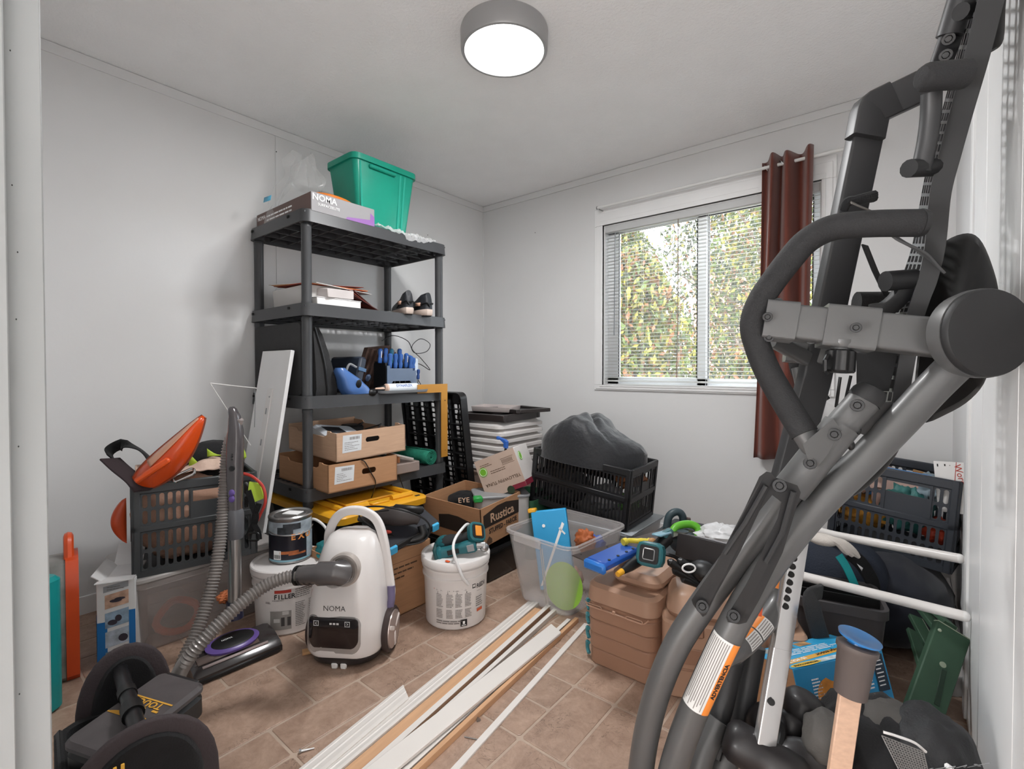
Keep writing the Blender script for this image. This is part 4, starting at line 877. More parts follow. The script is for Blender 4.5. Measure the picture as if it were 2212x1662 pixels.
g = G(T3(.125, .105, .068) @ R3(6, 0, 0)); g.lathe([(.0, .0), (.075, .0), (.078, .008), (.07, .014), (.058, .016), (.055, .010), (0, .012)], 40); o = g.build('oval_ring', M_ppl, hd); o.scale = (1.15, .72, 1)
g = G(T3(.125, .105, .074) @ R3(6, 0, 0)); g.lathe([(0, 0), (.064, 0), (.062, .010), (.05, .014), (0, .015)], 36); o = g.build('centre_plate', P_bk, hd); o.scale = (1.15, .7, 1)
text('NOMA', .012, M_wink, hd, T3(.125, .078, .0895) @ R3(6, 0, 0))
wb0, wb1 = at(507, 1335, 1.80), at(526, 882, 1.80)
wd_ = thing('vacuum_wand', 'upright steel vacuum wand with a dark handle and purple buttons', 'vacuum wand', M=frame(wb0, V((.77, .63, 0)), wb1 - wb0)); WL = (wb1 - wb0).length
def wz(y): return (1335 - y) / (1335 - 882) * WL
G().cyl((0, 0, wz(1335)), (0, 0, wz(1298)), .030, .027, 20).build('neck', mat('neck_navy', '#23243a', .35), wd_)
G().cyl((0, 0, wz(1305)), (0, 0, wz(1155)), .0225, n=24).build('tube', M_stl, wd_)
G().lathe([(0, wz(1163)), (.028, wz(1163)), (.031, wz(1155)), (.031, wz(1110)), (.028, wz(1103)), (.024, wz(1098)), (0, wz(1098))], 24).build('collar', mat('collar_grey', '#55565a', .4), wd_)
g = G(); rs = []
for y, w, d_, ox in ((1100, .050, .05, 0), (1050, .050, .052, 0), (1000, .055, .055, .0), (960, .056, .055, .002), (930, .048, .05, .004), (900, .036, .04, .0), (884, .026, .03, -.008), (879, .012, .015, -.010)): rs.append([(x + ox, y2, wz(y)) for x, y2 in rr(w, d_, min(w, d_) * .4, 4)])
g.loft(rs); g.build('handle', mat('handle_smoke', '#4a4648', .2, var=.05, coat=.6), wd_, smooth=60)
g = G()
for y in (1062, 1075): g.ell((.004, -.026, wz(y)), .011, .006, .013, 14, 8)
g.build('purple_button', M_ppl, wd_)
g = G()
for y, r in ((985, .004), (980, .003), (991, .003)): g.cyl((.006, -.026, wz(y)), (.006, -.03, wz(y)), r, n=10)
g.cyl((.006, -.025, wz(1010)), (.006, -.031, wz(1010)), .010, n=14); g.build('control', P_bk, wd_)
hp = [at(x, y, d) for x, y, d in ((652, 1243, 1.62), (615, 1249, 1.60), (570, 1268, 1.57), (520, 1305, 1.52), (470, 1352, 1.47), (425, 1400, 1.43), (398, 1436, 1.42), (382, 1466, 1.45), (388, 1452, 1.53), (402, 1415, 1.58), (425, 1365, 1.63), (448, 1300, 1.68), (466, 1230, 1.72), (478, 1150, 1.76), (485, 1060, 1.79), (490, 985, 1.81), (499, 945, 1.81))]
hv = thing('vacuum_hose', 'long ribbed grey vacuum hose looping from the canister to the wand', 'hose')
pth = cr(hp, 30); ln = [0]
for a, b_ in zip(pth, pth[1:]): ln.append(ln[-1] + (b_ - a).length)
res = []; N_ = int(ln[-1] / .0026); j = 0
for i in range(N_):
    s = ln[-1] * i / (N_ - 1)
    while j < len(ln) - 2 and ln[j + 1] < s: j += 1
    res.append(pth[j].lerp(pth[j + 1], (s - ln[j]) / max(1e-6, ln[j + 1] - ln[j])))
G().tube(res, [.0195 + .0026 * math.sin(i * 2 * PI / 4) + (.0 if i % 4 else .0) for i in range(N_)], 14).build('corrugated_tube', mat('hose_grey', '#8b8683', .3, metal=.35, var=.03), hv, smooth=70)
G().tube([at(498, 958, 1.81), at(508, 925, 1.805), at(518, 905, 1.80)], [.024, .02, .014], 14).build('cuff', mat('cuff_taupe', '#8a8280', .4), hv)
cv = thing('canister_vacuum', 'white canister vacuum cleaner with a dark dust window in the middle of the floor', 'vacuum cleaner', M=T3(-1.622, 1.018, .0) @ R3(0, 0, -55) @ Matrix.Diagonal((1.04, 1.04, 1.04, 1)))
secs = [(.045, .255, .225, 0), (.06, .268, .235, 0), (.15, .265, .23, 0), (.25, .247, .215, -.004), (.33, .225, .195, -.010), (.39, .198, .165, -.018), (.425, .165, .13, -.026), (.437, .12, .09, -.03)]
def sec_at(z):
    for a, b_ in zip(secs, secs[1:]):
        if a[0] <= z <= b_[0]:
            t = (z - a[0]) / (b_[0] - a[0]); return [a[i] + (b_[i] - a[i]) * t for i in range(4)]
    return secs[-1]
def vring(z, w, d, ox, k=0): return [(x + ox, y, z) for x, y in rr(d + 2 * k, w + 2 * k, .075, 8)]
def front_x(y, z, k=0):
    _, w, d, ox = sec_at(z); r = .075; hw = w / 2; yy = min(abs(y), hw - .001)
    if yy < hw - r: return ox + d / 2 + k
    return ox + d / 2 - r + math.sqrt(max(0, r * r - (yy - hw + r) ** 2)) + k
g = G(); g.loft([vring(*s) for s in secs]); M_vw = mat('vacuum_white', '#d9d5d3', .22, var=.01, coat=.5); g.build('body', M_vw, cv, smooth=60)
g = G(); g.loft([vring(.012, .215, .19, 0), vring(.018, .235, .205, 0), vring(.046, .25, .222, 0), vring(.052, .25, .222, 0)]); g.build('base_skirt', mat('skirt_dark', '#2c2a2b', .35), cv, smooth=50)
def patch(y0, y1, z0, z1, k, m, nm, rr_=.02, bow=0, n=18):
    g = G(); q = []
    ol = rr(y1 - y0, z1 - z0, rr_, 5); c = ((y0 + y1) / 2, (z0 + z1) / 2)
    rows = []
    for s in (1, .8, .5, .2, .0): rows.append([(front_x(c[0] + a * s, c[1] + b_ * s, k), c[0] + a * s, c[1] + b_ * s - bow * (1 - ((a * s) / ((y1 - y0) / 2)) ** 2) * (b_ < 0)) for a, b_ in ol])
    rows.insert(0, [(x - .006, y, z) for x, y, z in rows[0]])
    g.loft(rows, False, False); return g.build(nm, m, cv, smooth=60)
patch(-.112, .082, .070, .188, .002, mat('vac_silver', '#b9b7b6', .25, metal=.6), 'window_surround', .028, .012)
patch(-.105, .075, .088, .183, .004, mat('dust_window', '#1d1516', .08, coat=.6), 'dust_window', .025, .012)
patch(-.104, .074, .150, .182, .0056, mat('control_panel', '#2a2829', .15), 'control_panel', .014)
g = G()
for y in (-.072, .038):
    for a, b_ in ((0, .008), (0, -.008), (.008, 0), (-.008, 0)):
        x = front_x(y, .166, .0066); g.box((x, y + a, .166 + b_), (.001, .018 if a == 0 else .0014, .0014 if a == 0 else .018))
    x = front_x(y, .166, .0068); s = 1 if y > 0 else -1
    for dz, sl in ((.002, -1), (-.002, 1)): g.box((x, y, .166 + dz), (.001, .006, .0012), M=R3(sl * 35 * s, 0, 0))
for y in (-.02, -.008, .004): g.box((front_x(y, .166, .0064), y, .166), (.001, .008, .006))
g.build('touch_button', mat('touch_white', '#d8d8d8', .4), cv)
_n = text('NOMA', .026, M_ink, cv, T3(front_x(0, .213, .001), -.012, .212) @ Matrix(((0, 0, 1, 0), (1, 0, 0, 0), (0, 1, 0, 0), (0, 0, 0, 1))), bold=-.0003)
g = G(T3(front_x(0, .335, 0) - .016, .012, .335) @ R3(0, 83, 0)); g.lathe([(0, 0), (.058, 0), (.058, .018), (.052, .024), (.044, .024), (.042, .018), (0, .018)], 40); g.build('inlet_ring', mat('vac_silver2', '#b4aca6', .3, metal=.4), cv)
inl = V((front_x(0, .335, 0), .012, .335))
Mi = cv.matrix_basis.inverted(); pe = [inl + V((.002, 0, 0)), inl + V((.045, -.01, .002)), Mi @ at(735, 1238, 1.62), Mi @ at(690, 1240, 1.61), Mi @ at(650, 1243, 1.62)]
G().tube(cr(pe[:3], 6) + cr(pe[2:], 6)[1:], [.040] * 13 + [.037] * 6 + [.030] * 6, 20).build('elbow', mat('elbow_grey', '#4b4848', .25, var=.04, coat=.3), hv, M=cv.matrix_basis)
g = G()
for s in (.03, .012, -.006, -.024): 
    p = at(655 + s * 0, 1243, 1.62) + (at(690, 1240, 1.61) - at(650, 1243, 1.62)).normalized() * (s); g.tube([p, p + (at(690, 1240, 1.61) - at(650, 1243, 1.62)).normalized() * .008], .0325, 18)
g.build('strain_relief', P_bk, hv)
hpts = [(-.07, -.115, .36), (-.06, -.105, .42), (-.055, -.075, .475), (-.05, -.03, .502), (-.05, .03, .502), (-.05, .08, .47), (-.045, .108, .40), (-.04, .125, .30), (-.035, .138, .22), (-.03, .136, .18)]
g = G(); g.tube(cr(hpts, 6), .014, 12, flat=(.034, .022, .009), up=(1, 0, 0)); g.build('carry_handle', M_vw, cv, smooth=60)
g = G(); g.tube(cr([(-.033, .140, .235), (-.03, .141, .19), (-.028, .136, .155)], 5), .015, 10); g.build('handle_tip', mat('tip_purple', '#6d6585', .35), cv)
g = G(); g.rbox((-.075, 0, .30), .1, .17, .13, .04, .02, td=.11); g.build('back_cover', mat('vac_taupe', '#8b8585', .3), cv)
g = G(T3(-.02, .128, .083) @ R3(-90, 0, 0)); g.lathe([(0, 0), (.074, 0), (.078, .006), (.078, .02), (.072, .026), (.068, .022), (0, .024)], 40); w_ = g.build('wheel', mat('tyre_dark', '#3a2f2d', .5), cv)
g = G(T3(-.02, .1495, .083) @ R3(-90, 0, 0)); g.lathe([(0, 0), (.066, 0), (.064, .006), (.02, .009), (0, .009)], 36); g.build('hub', mat('hub_silver', '#b8a9a3', .25, metal=.5), w_)
g = G()
for k in range(3): g.box((-.02 + .035 * math.cos(k * 2.09 + .5), .158, .083 + .035 * math.sin(k * 2.09 + .5)), (.05, .004, .014), .003, M=R3(0, -math.degrees(k * 2.09 + .5), 0))
g.build('spoke', mat('spoke_white', '#d8d0cc', .3), w_)
g = G(T3(-.02, -.125, .083) @ R3(90, 0, 0)); g.lathe([(0, 0), (.07, 0), (.074, .006), (.074, .02), (0, .024)], 32); g.build('wheel', MATS['tyre_dark'], cv)
g = G(); g.box((.1, -.016, .012), (.012, .022, .022), .004); g.box((.1, .016, .012), (.012, .022, .022), .004); g.build('castor', P_wh, cv)
# ------------------------------------------------------------------ black tool bag in the left foreground
tbag = thing('tool_bag', 'open black fabric tool bag with a tubular carry bar in the left foreground', 'bag', M=T3(-1.405, .300, 0) @ R3(0, 0, -6))
# local: x from the far end (-) to the near end (+), y across
BL, BW, BH = .34, .215, .25
g = G(); g.tub((0, 0, 0), BL, BW, BH * .78, .012, .05, BL * 1.04, BW * 1.12, rim=.006, rimh=.018); g.build('body', F_bk, tbag, smooth=50)
for sx, nm in ((-1, 'end_panel'), (1, 'end_panel')):
    g = G(); rs = []
    ar = [(.108 * math.cos(a), .16 + .155 * math.sin(a) ** .8) for a in [PI * i / 16 for i in range(17)]]
    if sx < 0: ar = [(y * .66 + .012, z * 1.0) for y, z in ar]
    pl = [(ar[0][0] * .97, .02)] + ar + [(ar[-1][0] * .97, .02)]
    g.M = T3(sx * (BL / 2 + .02), 0, 0) @ Matrix(((0, 0, 1, 0), (1, 0, 0, 0), (0, 1, 0, 0), (0, 0, 0, 1))); g.prism(pl, -.018, .018, .008); o = g.build(nm, F_bk, tbag, smooth=50)
    g = G(T3(sx * (BL / 2 + .02), 0, 0)); g.tube([(0.0, y, z) for y, z in ar], .016, 8, flat=(.06, .016, .006), up=(1, 0, 0)); g.build('binding', mat('bag_binding', '#3a3234', .8, var=.15, bump=.2, bs=200), tbag, smooth=60)
    g = G()
    for k in range(3): g.box((sx * (BL / 2 + .052) * (1 if sx > 0 else -.0), -.06 + .012 * k, .285), (.004, .006, .02), .001)
    if sx > 0: g.build('yellow_tab', mat('tab_yellow', '#d9a53a', .6), tbag)
g = G(T3(BL / 2 + .046, 0, 0)); g.ell((0, 0, .12), .022, .09, .10, 24, 14, .7); g.build('end_pocket', F_bk, tbag, smooth=60)
g = G(T3(BL / 2 + .07, 0, .15) @ R3(0, 90, 0)); g.tube([(.028 * math.cos(a), .033 * math.sin(a), .004) for a in [i * PI / 12 for i in range(24)]], .003, 6, closed=True); g.cyl((0, 0, -.004), (0, 0, .004), .008, n=14); g.build('key_ring', M_stl, tbag)
g = G(); zb = .29; g.cyl((-BL / 2, .0, zb), (BL / 2 + .01, 0, zb), .0165, n=20); g.build('carry_bar', mat('bar_black', '#2b2b2d', .3, metal=.5, var=.2, vs=40), tbag)
g = G(); g.cyl((.02, 0, zb), (.06, 0, zb), .0215, n=20); g.cyl((-.06, 0, zb), (-.03, 0, zb), .019, n=20); g.build('bar_sleeve', P_bk, tbag)
g = G(); g.box((0, -BW / 2 - .01, .12), (.34, .02, .16), .01); g.box((0, BW / 2 + .01, .12), (.34, .02, .16), .01); g.build('side_pocket', F_bk, tbag)
g = G(T3(-.02, -BW / 2 - .034, .15) @ R3(82, 0, 8)); g.rect(-.05, -.025, .05, .025); g.build('yellow_badge', mat('badge_yellow', '#c99238', .6), tbag, thick=.002)
text('TOUGH', .03, M_ink, tbag, T3(-.02, -BW / 2 - .0365, .15) @ R3(82, 0, 8))
pcs = thing('flip_lid_case', 'black plastic case with yellow lettering lying across the tool bag', 'case', M=tbag.matrix_basis @ T3(-.005, .02, .178) @ R3(4, 3, 30) @ Matrix.Diagonal((.85, .8, .85, 1)))
g = G(); g.rbox((0, 0, 0), .17, .29, .075, .03, .012); g.build('base', P_bk, pcs); g = G(); g.rbox((0, 0, .074), .175, .295, .03, .03, .01); g.build('lid', mat('lid_graphite', '#4a4546', .45, var=.12, vs=25), pcs)
g = G(); g.box((.0, .152, .06), (.10, .02, .05), .006); g.box((0, .14, .10), (.12, .012, .01), .003); g.build('latch', P_bk, pcs)
g = G(T3(.0, .0, .1052))
for a in (-.034, .036): g.rect(-.075, a, .075, a + .005)
g.add([(-.07, -.028, 0), (-.02, -.012, 0), (.05, -.02, 0), (.06, -.026, 0), (-.06, -.031, 0)], [(0, 1, 2, 3, 4)])
for k in range(3): g.rect(-.05 + .045 * k, .002, -.03 + .045 * k, .009)
g.build('yellow_stripe', mat('stripe_yellow', '#cf9a35', .6), pcs)
text('TOUGH', .030, MATS['stripe_yellow'], pcs, T3(0, .024, .1056) @ R3(0, 0, 180), bold=.0008)
wc = thing('wood_offcut', 'small wooden offcut lying beside the white canister vacuum', 'wood', M=T3(-1.74, .905, .005) @ R3(0, 0, 65)); G().box((.045, 0, .004), (.12, .03, .009), .001).build('strip', mat('wood_pale', '#c99d70', .6, var=.1, stretch=(1, 12, 12)), wc)
lump('orange_scrap', 'crumpled orange scrap beside the foot of the vacuum wand', 'scrap', T3(*at(489, 1290, 1.86)), .03, .03, .02, mat('scrap_orange', '#b8693f', .7), .4, 4, 15)
def W(t): return G(t.matrix_basis.inverted())          # builder that takes room coordinates for a part of thing t
Mx = Matrix(((0, 0, 1, 0), (1, 0, 0, 0), (0, 1, 0, 0), (0, 0, 0, 1)))      # print plane facing +x
# ------------------------------------------------------------------ pails and the paint can
M_pail = mat('pail_white', '#dbd6d3', .35, var=.02)
def pail(label, M, r=.128, h=.275):
    t = thing('plastic_pail', label, 'pail', M=M)
    G().lathe([(0, 0), (r - .008, 0), (r, .008), (r + .008, h * .72), (r + .014, h * .72), (r + .014, h * .745), (r + .009, h * .75), (r + .010, h * .84), (r + .016, h * .84), (r + .016, h * .865), (r + .010, h * .87), (r + .010, h * .96), (0, h * .96)], 48).build('body', M_pail, t)
    G().lathe([(r + .011, h * .90), (r + .020, h * .90), (r + .021, h * .985), (r + .018, h), (r + .008, h), (r + .004, h * .975), (0, h * .972)], 48).build('lid', mat('lid_white', '#dedad8', .35, var=.02), t); return t
def curve_print(par, nm, m, rects, r, a_c, off=.001):      # rects (angle0, angle1, z0, z1) in degrees around the facing angle a_c
    g = G()
    for a0, a1, z0, z1 in rects:
        n = max(1, int(abs(a1 - a0) / 8)); g.sheet(lambda u, v: ((r + off) * math.cos(math.radians(a_c + a0 + (a1 - a0) * u)), (r + off) * math.sin(math.radians(a_c + a0 + (a1 - a0) * u)), z0 + (z1 - z0) * v), n, 1)
    return g.build(nm, m, par)
def arow(q, a0, a1, z0, z1, n, h=.42):
    o = []; st = (z1 - z0) / n
    for i in range(n):
        a = a0; z = z1 - (i + .5) * st; end = a1 - (a1 - a0) * q.random() * .3
        while a < end: e = min(end, a + abs(a1 - a0) * q.uniform(.08, .25)); o.append((a, e, z - st * h / 2, z + st * h / 2)); a = e + (a1 - a0) * .025
    return o
def ctext(par, s, size, m, r, a, z, **k):
    c_, s_ = math.cos(math.radians(a)), math.sin(math.radians(a))
    return text(s, size, m, par, Matrix(((-s_, 0, c_, r * c_), (c_, 0, s_, r * s_), (0, 1, 0, z), (0, 0, 0, 1))), **k)
M_red = mat('ink_red', '#b23a2e', .6, var=0); M_orr = mat('ink_orange', '#d0603a', .6, var=0)
pl1 = pail('white pail with printed instructions and teal power tools on its lid', T3(-1.51, 1.46, 0), .128, .285)
ac = -34   # direction towards the camera
q = random.Random(4); rs = [(-46, 12, .196, .1985)] + arow(q, -46, 10, .165, .195, 5)
for a in (-46, -27, -11, 6): rs += arow(q, a, a + 13, .10, .155, 9) + arow(q, a, a + 13, .055, .092, 6)
rs += arow(q, 28, 46, .085, .13, 5) + arow(q, -46, 6, .03, .048, 2) + arow(q, 30, 44, .15, .153, 1)
curve_print(pl1, 'small_print', M_inkg, rs, .1335, ac)
curve_print(pl1, 'logo_block', M_ink, [(-2, 10, .02, .048)], .1325, ac); curve_print(pl1, 'logo_mark', M_wink, [(2, 6, .03, .042), (0, 8, .024, .027)], .1325, ac, .0018)
curve_print(pl1, 'red_tab', M_red, [(-56, -50, .17, .205)], .1335, ac)
for k, a in enumerate((-44, -25, -9, 8)): ctext(pl1, str(k + 1), .011, M_ink, .1355, ac + a + 1, .159)
for k, (a, w_) in enumerate(((20, 'C'), (23.5, 'G'), (27, 'C'))): ctext(pl1, w_, .012, M_ink, .1365, ac + a, .208)
for k, w_ in enumerate('REDI'): ctext(pl1, w_, .026, M_ink, .136, ac + 32 + 6.2 * k, .172)
curve_print(pl1, 'red_mark', M_red, [(31, 34, .204, .216), (36, 52, .208, .220)], .135, ac); curve_print(pl1, 'orange_mark', M_orr, [(30, 44, .064, .076)], .1335, ac)
curve_print(pl1, 'stamp', M_ink, [(20, 27, .168, .172), (20, 27, .182, .185), (20, 21, .172, .182), (26, 27, .172, .182)], .1345, ac)
G().tube(cr([(.136 * math.cos(a), .136 * math.sin(a), z) for a, z in ((math.radians(ac + 12), .19),)] + [(.158 * math.cos(math.radians(ac - 2)), .158 * math.sin(math.radians(ac - 2)), .245), (.12 * math.cos(math.radians(ac - 15)), .12 * math.sin(math.radians(ac - 15)), .35), (.03, .02, .39), (-.02, .11, .36), (-.03, .15, .26)], 8), .006, 8).build('bail', mat('bail_white', '#e0e0e0', .35), pl1)
pl2 = pail('white pail of floor filler with a paint can standing on its lid', T3(-2.03, .985, 0), .13, .268)
q = random.Random(9); rs = arow(q, 8, 38, .15, .19, 5) + arow(q, 40, 62, .14, .185, 6) + arow(q, 8, 24, .035, .135, 14) + arow(q, 30, 46, .045, .135, 12) + arow(q, -40, -30, .135, .145, 2) + arow(q, -28, -4, .146, .152, 1)
ac2 = -26
curve_print(pl2, 'small_print', M_inkg, rs, .1375, ac2); curve_print(pl2, 'red_band', M_red, [(-24, 2, .178, .19)], .138, ac2)
curve_print(pl2, 'picture', mat('pic_floor', '#8e8a86', .6, var=.3, vs=8), [(-32, 2, .03, .105)], .1355, ac2); curve_print(pl2, 'picture_block', mat('pic_dark', '#403d3c', .6, var=.2), [(-14, 1, .045, .08)], .1355, ac2, .0018); curve_print(pl2, 'picture_light', mat('pic_light', '#c3c0bd', .6), [(-12, -2, .09, .104), (-26, -16, .06, .075)], .1355, ac2, .0016)
for k, w_ in enumerate('FILLER'): ctext(pl2, w_, .026, M_ink, .1405, ac2 - 22 + 5.4 * k, .163, bold=.0004)
G().tube(cr([(.155 * math.cos(math.radians(a)), .155 * math.sin(math.radians(a)), z) for a, z in ((80, .2), (70, .28), (55, .33), (52, .36), (60, .34))][:2] + [(.03, .15, .36), (-.03, .12, .40), (-.06, .09, .36)], 8), .006, 8).build('bail', MATS['bail_white'], pl2)
can = thing('paint_can', 'metal paint can with a dark label and orange letters on the filler pail', 'can', M=T3(-2.05, 1.0, .2655) @ R3(0, 0, 0))
G().lathe([(0, 0), (.085, 0), (.087, .004), (.0855, .008), (.0855, .176), (.088, .18), (.088, .186), (.084, .19), (.078, .188), (.074, .182), (.066, .182), (.062, .186), (0, .186)], 44).build('body', M_stl, can)
lb = curve_print(can, 'label', mat('can_label', '#1d1c26', .35, var=.5, vs=10), [(-78, 44, .01, .118)], .0856, ac2)
curve_print(can, 'label_top', mat('can_label_top', '#aab6bf', .35, var=.35, vs=22), [(-78, 70, .118, .172), (44, 75, .01, .118)], .0856, ac2)
curve_print(can, 'label_stripe', mat('can_stripe', '#7fa9b8', .4), [(-70, 60, .008, .016)], .0858, ac2, .0014)
curve_print(can, 'label_glow', mat('can_glow', '#b8683a', .4, var=.4, vs=30), [(-30, 20, .04, .052), (-6, 40, .034, .042)], .0858, ac2, .0013)
curve_print(can, 'label_smoke', mat('can_smoke', '#3e4247', .4, var=.5, vs=40), [(-36, 6, .122, .152), (-20, 26, .14, .165)], .0858, ac2, .0013)
curve_print(can, 'barcode_panel', M_wink, [(-48, -26, .018, .055)], .0858, ac2, .0015)
q = random.Random(2); o = []; a = -46
while a < -28: w_ = q.uniform(.5, 1.6); o.append((a, a + w_, .022, .038)); a += w_ + q.uniform(.5, 1.2)
curve_print(can, 'barcode', M_ink, o, .0858, ac2, .0019)
for k, w_ in enumerate('EXO'): ctext(can, w_, .034, mat('ink_amber', '#d98e4d', .5, var=0), .0875, ac2 + 6 + 21 * k, .108, bold=.0012)
g = G(); g.tube(cr([(.088 * math.cos(math.radians(ac2 + a)), .088 * math.sin(math.radians(ac2 + a)), z) for a, z in ((-70, .13), (-40, .122), (-10, .118), (20, .117), (50, .120), (85, .13))], 6), .0022, 6); g.build('wire_bail', M_stl, can)
g = G(); g.box((0, .01, .1875), (.07, .05, .002), M=R3(0, 0, 30)); g.build('dried_paint', M_wink, can)
# ------------------------------------------------------------------ cardboard box of tools behind the canister vacuum
def openbox(name, label, M, w, d, h, m, t=.005, cat='box', fl=None, group=None):
    o = thing(name, label, cat, M=M, group=group); g = G()
    g.box((w / 2, d / 2, t / 2), (w, d, t)); g.box((w / 2, t / 2, h / 2), (w, t, h)); g.box((w / 2, d - t / 2, h / 2), (w, t, h)); g.box((t / 2, d / 2, h / 2), (t, d, h)); g.box((w - t / 2, d / 2, h / 2), (t, d, h))
    g.build('carton', m, o)
    if fl:
        for nm, c, dd, R_ in fl: G().box(c, dd, 0, M=R_).build('flap', m, o)
    return o
tb_ = openbox('cardboard_box', 'open cardboard box of power tools standing behind the white canister vacuum', T3(-2.02, 1.06, 0), .325, .42, .29, M_card)
tb_.location.x = -2.02
g = G(T3(.3262, 0, 0) @ Mx); q = random.Random(3)
for k in range(3): lines(g, .14, .36 - .04 * k, .205 - .022 * k, .222 - .022 * k, 1, .4, k, 0, .1)
g.build('small_print', M_inkb, tb_); G(T3(.3264, 0, 0) @ Mx).rect(0, .235, .42, .2365).build('crease', M_inkb, tb_)
sv = thing('reciprocating_saw', 'dark power saw with its cord coiled round it on top of the tool box', 'power tool', M=frame(at(845, 1120, 2.05), V((.77, .63, 0)) * -1 + V((0, 0, .08))))
g = G(); g.tube(cr([(-.12, 0, .0), (-.09, 0, .01), (-.02, 0, .012), (.05, 0, .0), (.10, 0, -.012), (.14, 0, -.015)], 5), [.02, .022, .024, .026, .028, .03, .034, .037, .04, .042, .042, .041, .039, .036, .033, .03, .027, .024, .022, .02, .018, .016, .014, .012, .010, .008][:26], 14); g.build('housing', mat('saw_dark', '#3a3433', .45, var=.1), sv)
g = G(); g.tube(cr([(-.13, .0, -.02), (-.14, .01, -.06), (-.06, .02, -.085), (.04, .015, -.06), (.11, .0, -.02)], 6), .018, 10); g.build('handle', P_bk, sv)
g = G(); g.tube(cr([(.1, .02, .0), (.13, .03, .04), (.02, .045, .06), (-.12, .03, .03), (-.17, .02, -.02), (-.14, .03, -.08), (-.02, .05, -.09), (.06, .05, -.03), (.12, .05, .02), (.0, .05, .05)], 7), .004, 6); g.build('cord', P_bk, sv)
G(T3(-.07, 0, .045)).box((0, 0, 0), (.13, .03, .03), .008).build('battery', P_bk, sv); G(T3(.0, .04, -.045)).ell((0, 0, 0), .016, .006, .008, 12, 8).build('red_trigger', M_red, sv)
org = thing('tool_organizer', 'black flat tool case with light blue latches leaning in the tool box', 'case', M=frame(at(838, 1190, 1.97), at(935, 1137, 2.12) - at(838, 1190, 1.97), V((.3, -.1, .9))))
G().box((.12, .06, .0), (.27, .15, .035), .006).build('shell', mat('organizer_dark', '#2a2b31', .4), org); g = G(); g.box((.12, -.014, .008), (.26, .012, .03), .003); g.box((.12, -.017, .0), (.2, .008, .008), .002); g.build('edge', P_bk, org)
for x in (.015, .225): G().box((x, -.018, .006), (.034, .014, .036), .003).build('latch', mat('latch_cyan', '#3fa6d4', .4), org)
lump('teal_garment', 'teal cloth bundle at the left end of the tool box', 'cloth', T3(-1.93, 1.14, .285), .09, .08, .045, mat('cloth_teal', '#1f6f72', .85), .2, 3, 4)
cbl = thing('clear_blister', 'clear plastic blister pack lying in the tool box behind the vacuum handle', 'package', M=T3(-1.80, 1.135, .29) @ R3(15, 10, 40)); G().rbox((0, 0, 0), .12, .08, .03, .015, .008).build('shell', C_clear, cbl); G().box((0, 0, .004), (.08, .05, .006)).build('insert', P_gr, cbl)
# ------------------------------------------------------------------ multi-tools on the pail
def M_tool(nm, c): return mat(nm, c, .4, var=.06)
mt = thing('multi_tool', 'teal cordless oscillating tool lying across the white pail lid', 'power tool', M=frame(at(945, 1200, 2.05), at(1045, 1178, 2.06) - at(945, 1200, 2.05), V((0, -.1, 1))))
g = G(); g.loft([[(x, y, z + oz) for y, z in rr(w, h, min(w, h) * .35, 4)] for x, w, h, oz in ((.0, .055, .06, .0), (.012, .06, .065, 0), (.02, .044, .045, .004), (.09, .040, .040, .008), (.13, .046, .05, .008), (.16, .05, .05, .008), (.17, .04, .04, .008))]); g.build('housing', M_teal, mt)
g = G(); g.box((-.004, 0, .0), (.014, .075, .085), .008); g.build('battery_foot', mat('teal_dark', '#1b4547', .4), mt); G().box((-.0115, 0, 0), (.002, .045, .05), .001).build('foot_recess', P_bk, mt)
g = G(); g.box((.07, -.021, .008), (.05, .004, .022), .003); g.build('grip_panel', P_bk, mt); G().box((.145, -.025, .01), (.03, .004, .03), .003).build('grey_panel', P_gr, mt)
g = G(); g.cyl((.17, 0, .008), (.205, 0, .0), .017, .014, 14); g.ell((.20, 0, -.01), .02, .02, .02, 14, 8); g.build('head', M_stl, mt)
mt2 = thing('cordless_tool', 'teal cordless tool with an open orange battery foot lying on the pail lid behind', 'power tool', M=frame(at(965, 1172, 2.12), at(1040, 1150, 2.08) - at(965, 1172, 2.12), V((.5, -.3, .5))))
g = G(); g.tube([(-.02, 0, 0), (.02, 0, 0), (.06, 0, 0), (.11, 0, 0)], [.03, .03, .02, .02], 12); g.build('grip', mat('grip_dark', '#2d2f31', .5), mt2); G().ell((-.015, 0, 0), .045, .035, .03, 16, 10).build('motor', M_teal, mt2)
g = G(T3(.15, 0, .01) @ R3(0, 55, 0)); g.prism(rr(.075, .085, .025, 4), -.016, .016, .004); g.build('battery_foot', M_teal, mt2); g = G(T3(.15, 0, .01) @ R3(0, 55, 0)); g.prism(rr(.055, .06, .012, 3), .0162, .019); g.build('foot_recess', P_bk, mt2)
g = G(T3(.15, 0, .01) @ R3(0, 55, 0)); g.box((.0, .0, .021), (.03, .045, .006), .002); g.build('orange_contact', mat('contact_orange', '#d98a2b', .5), mt2)
nz = tag(G(T3(-1.455, 1.36, .283)).box((0, 0, .0), (.02, .012, .004), .001).build('orange_wedge', M_org), 'tiny orange chip lying on the white pail lid', 'chip')
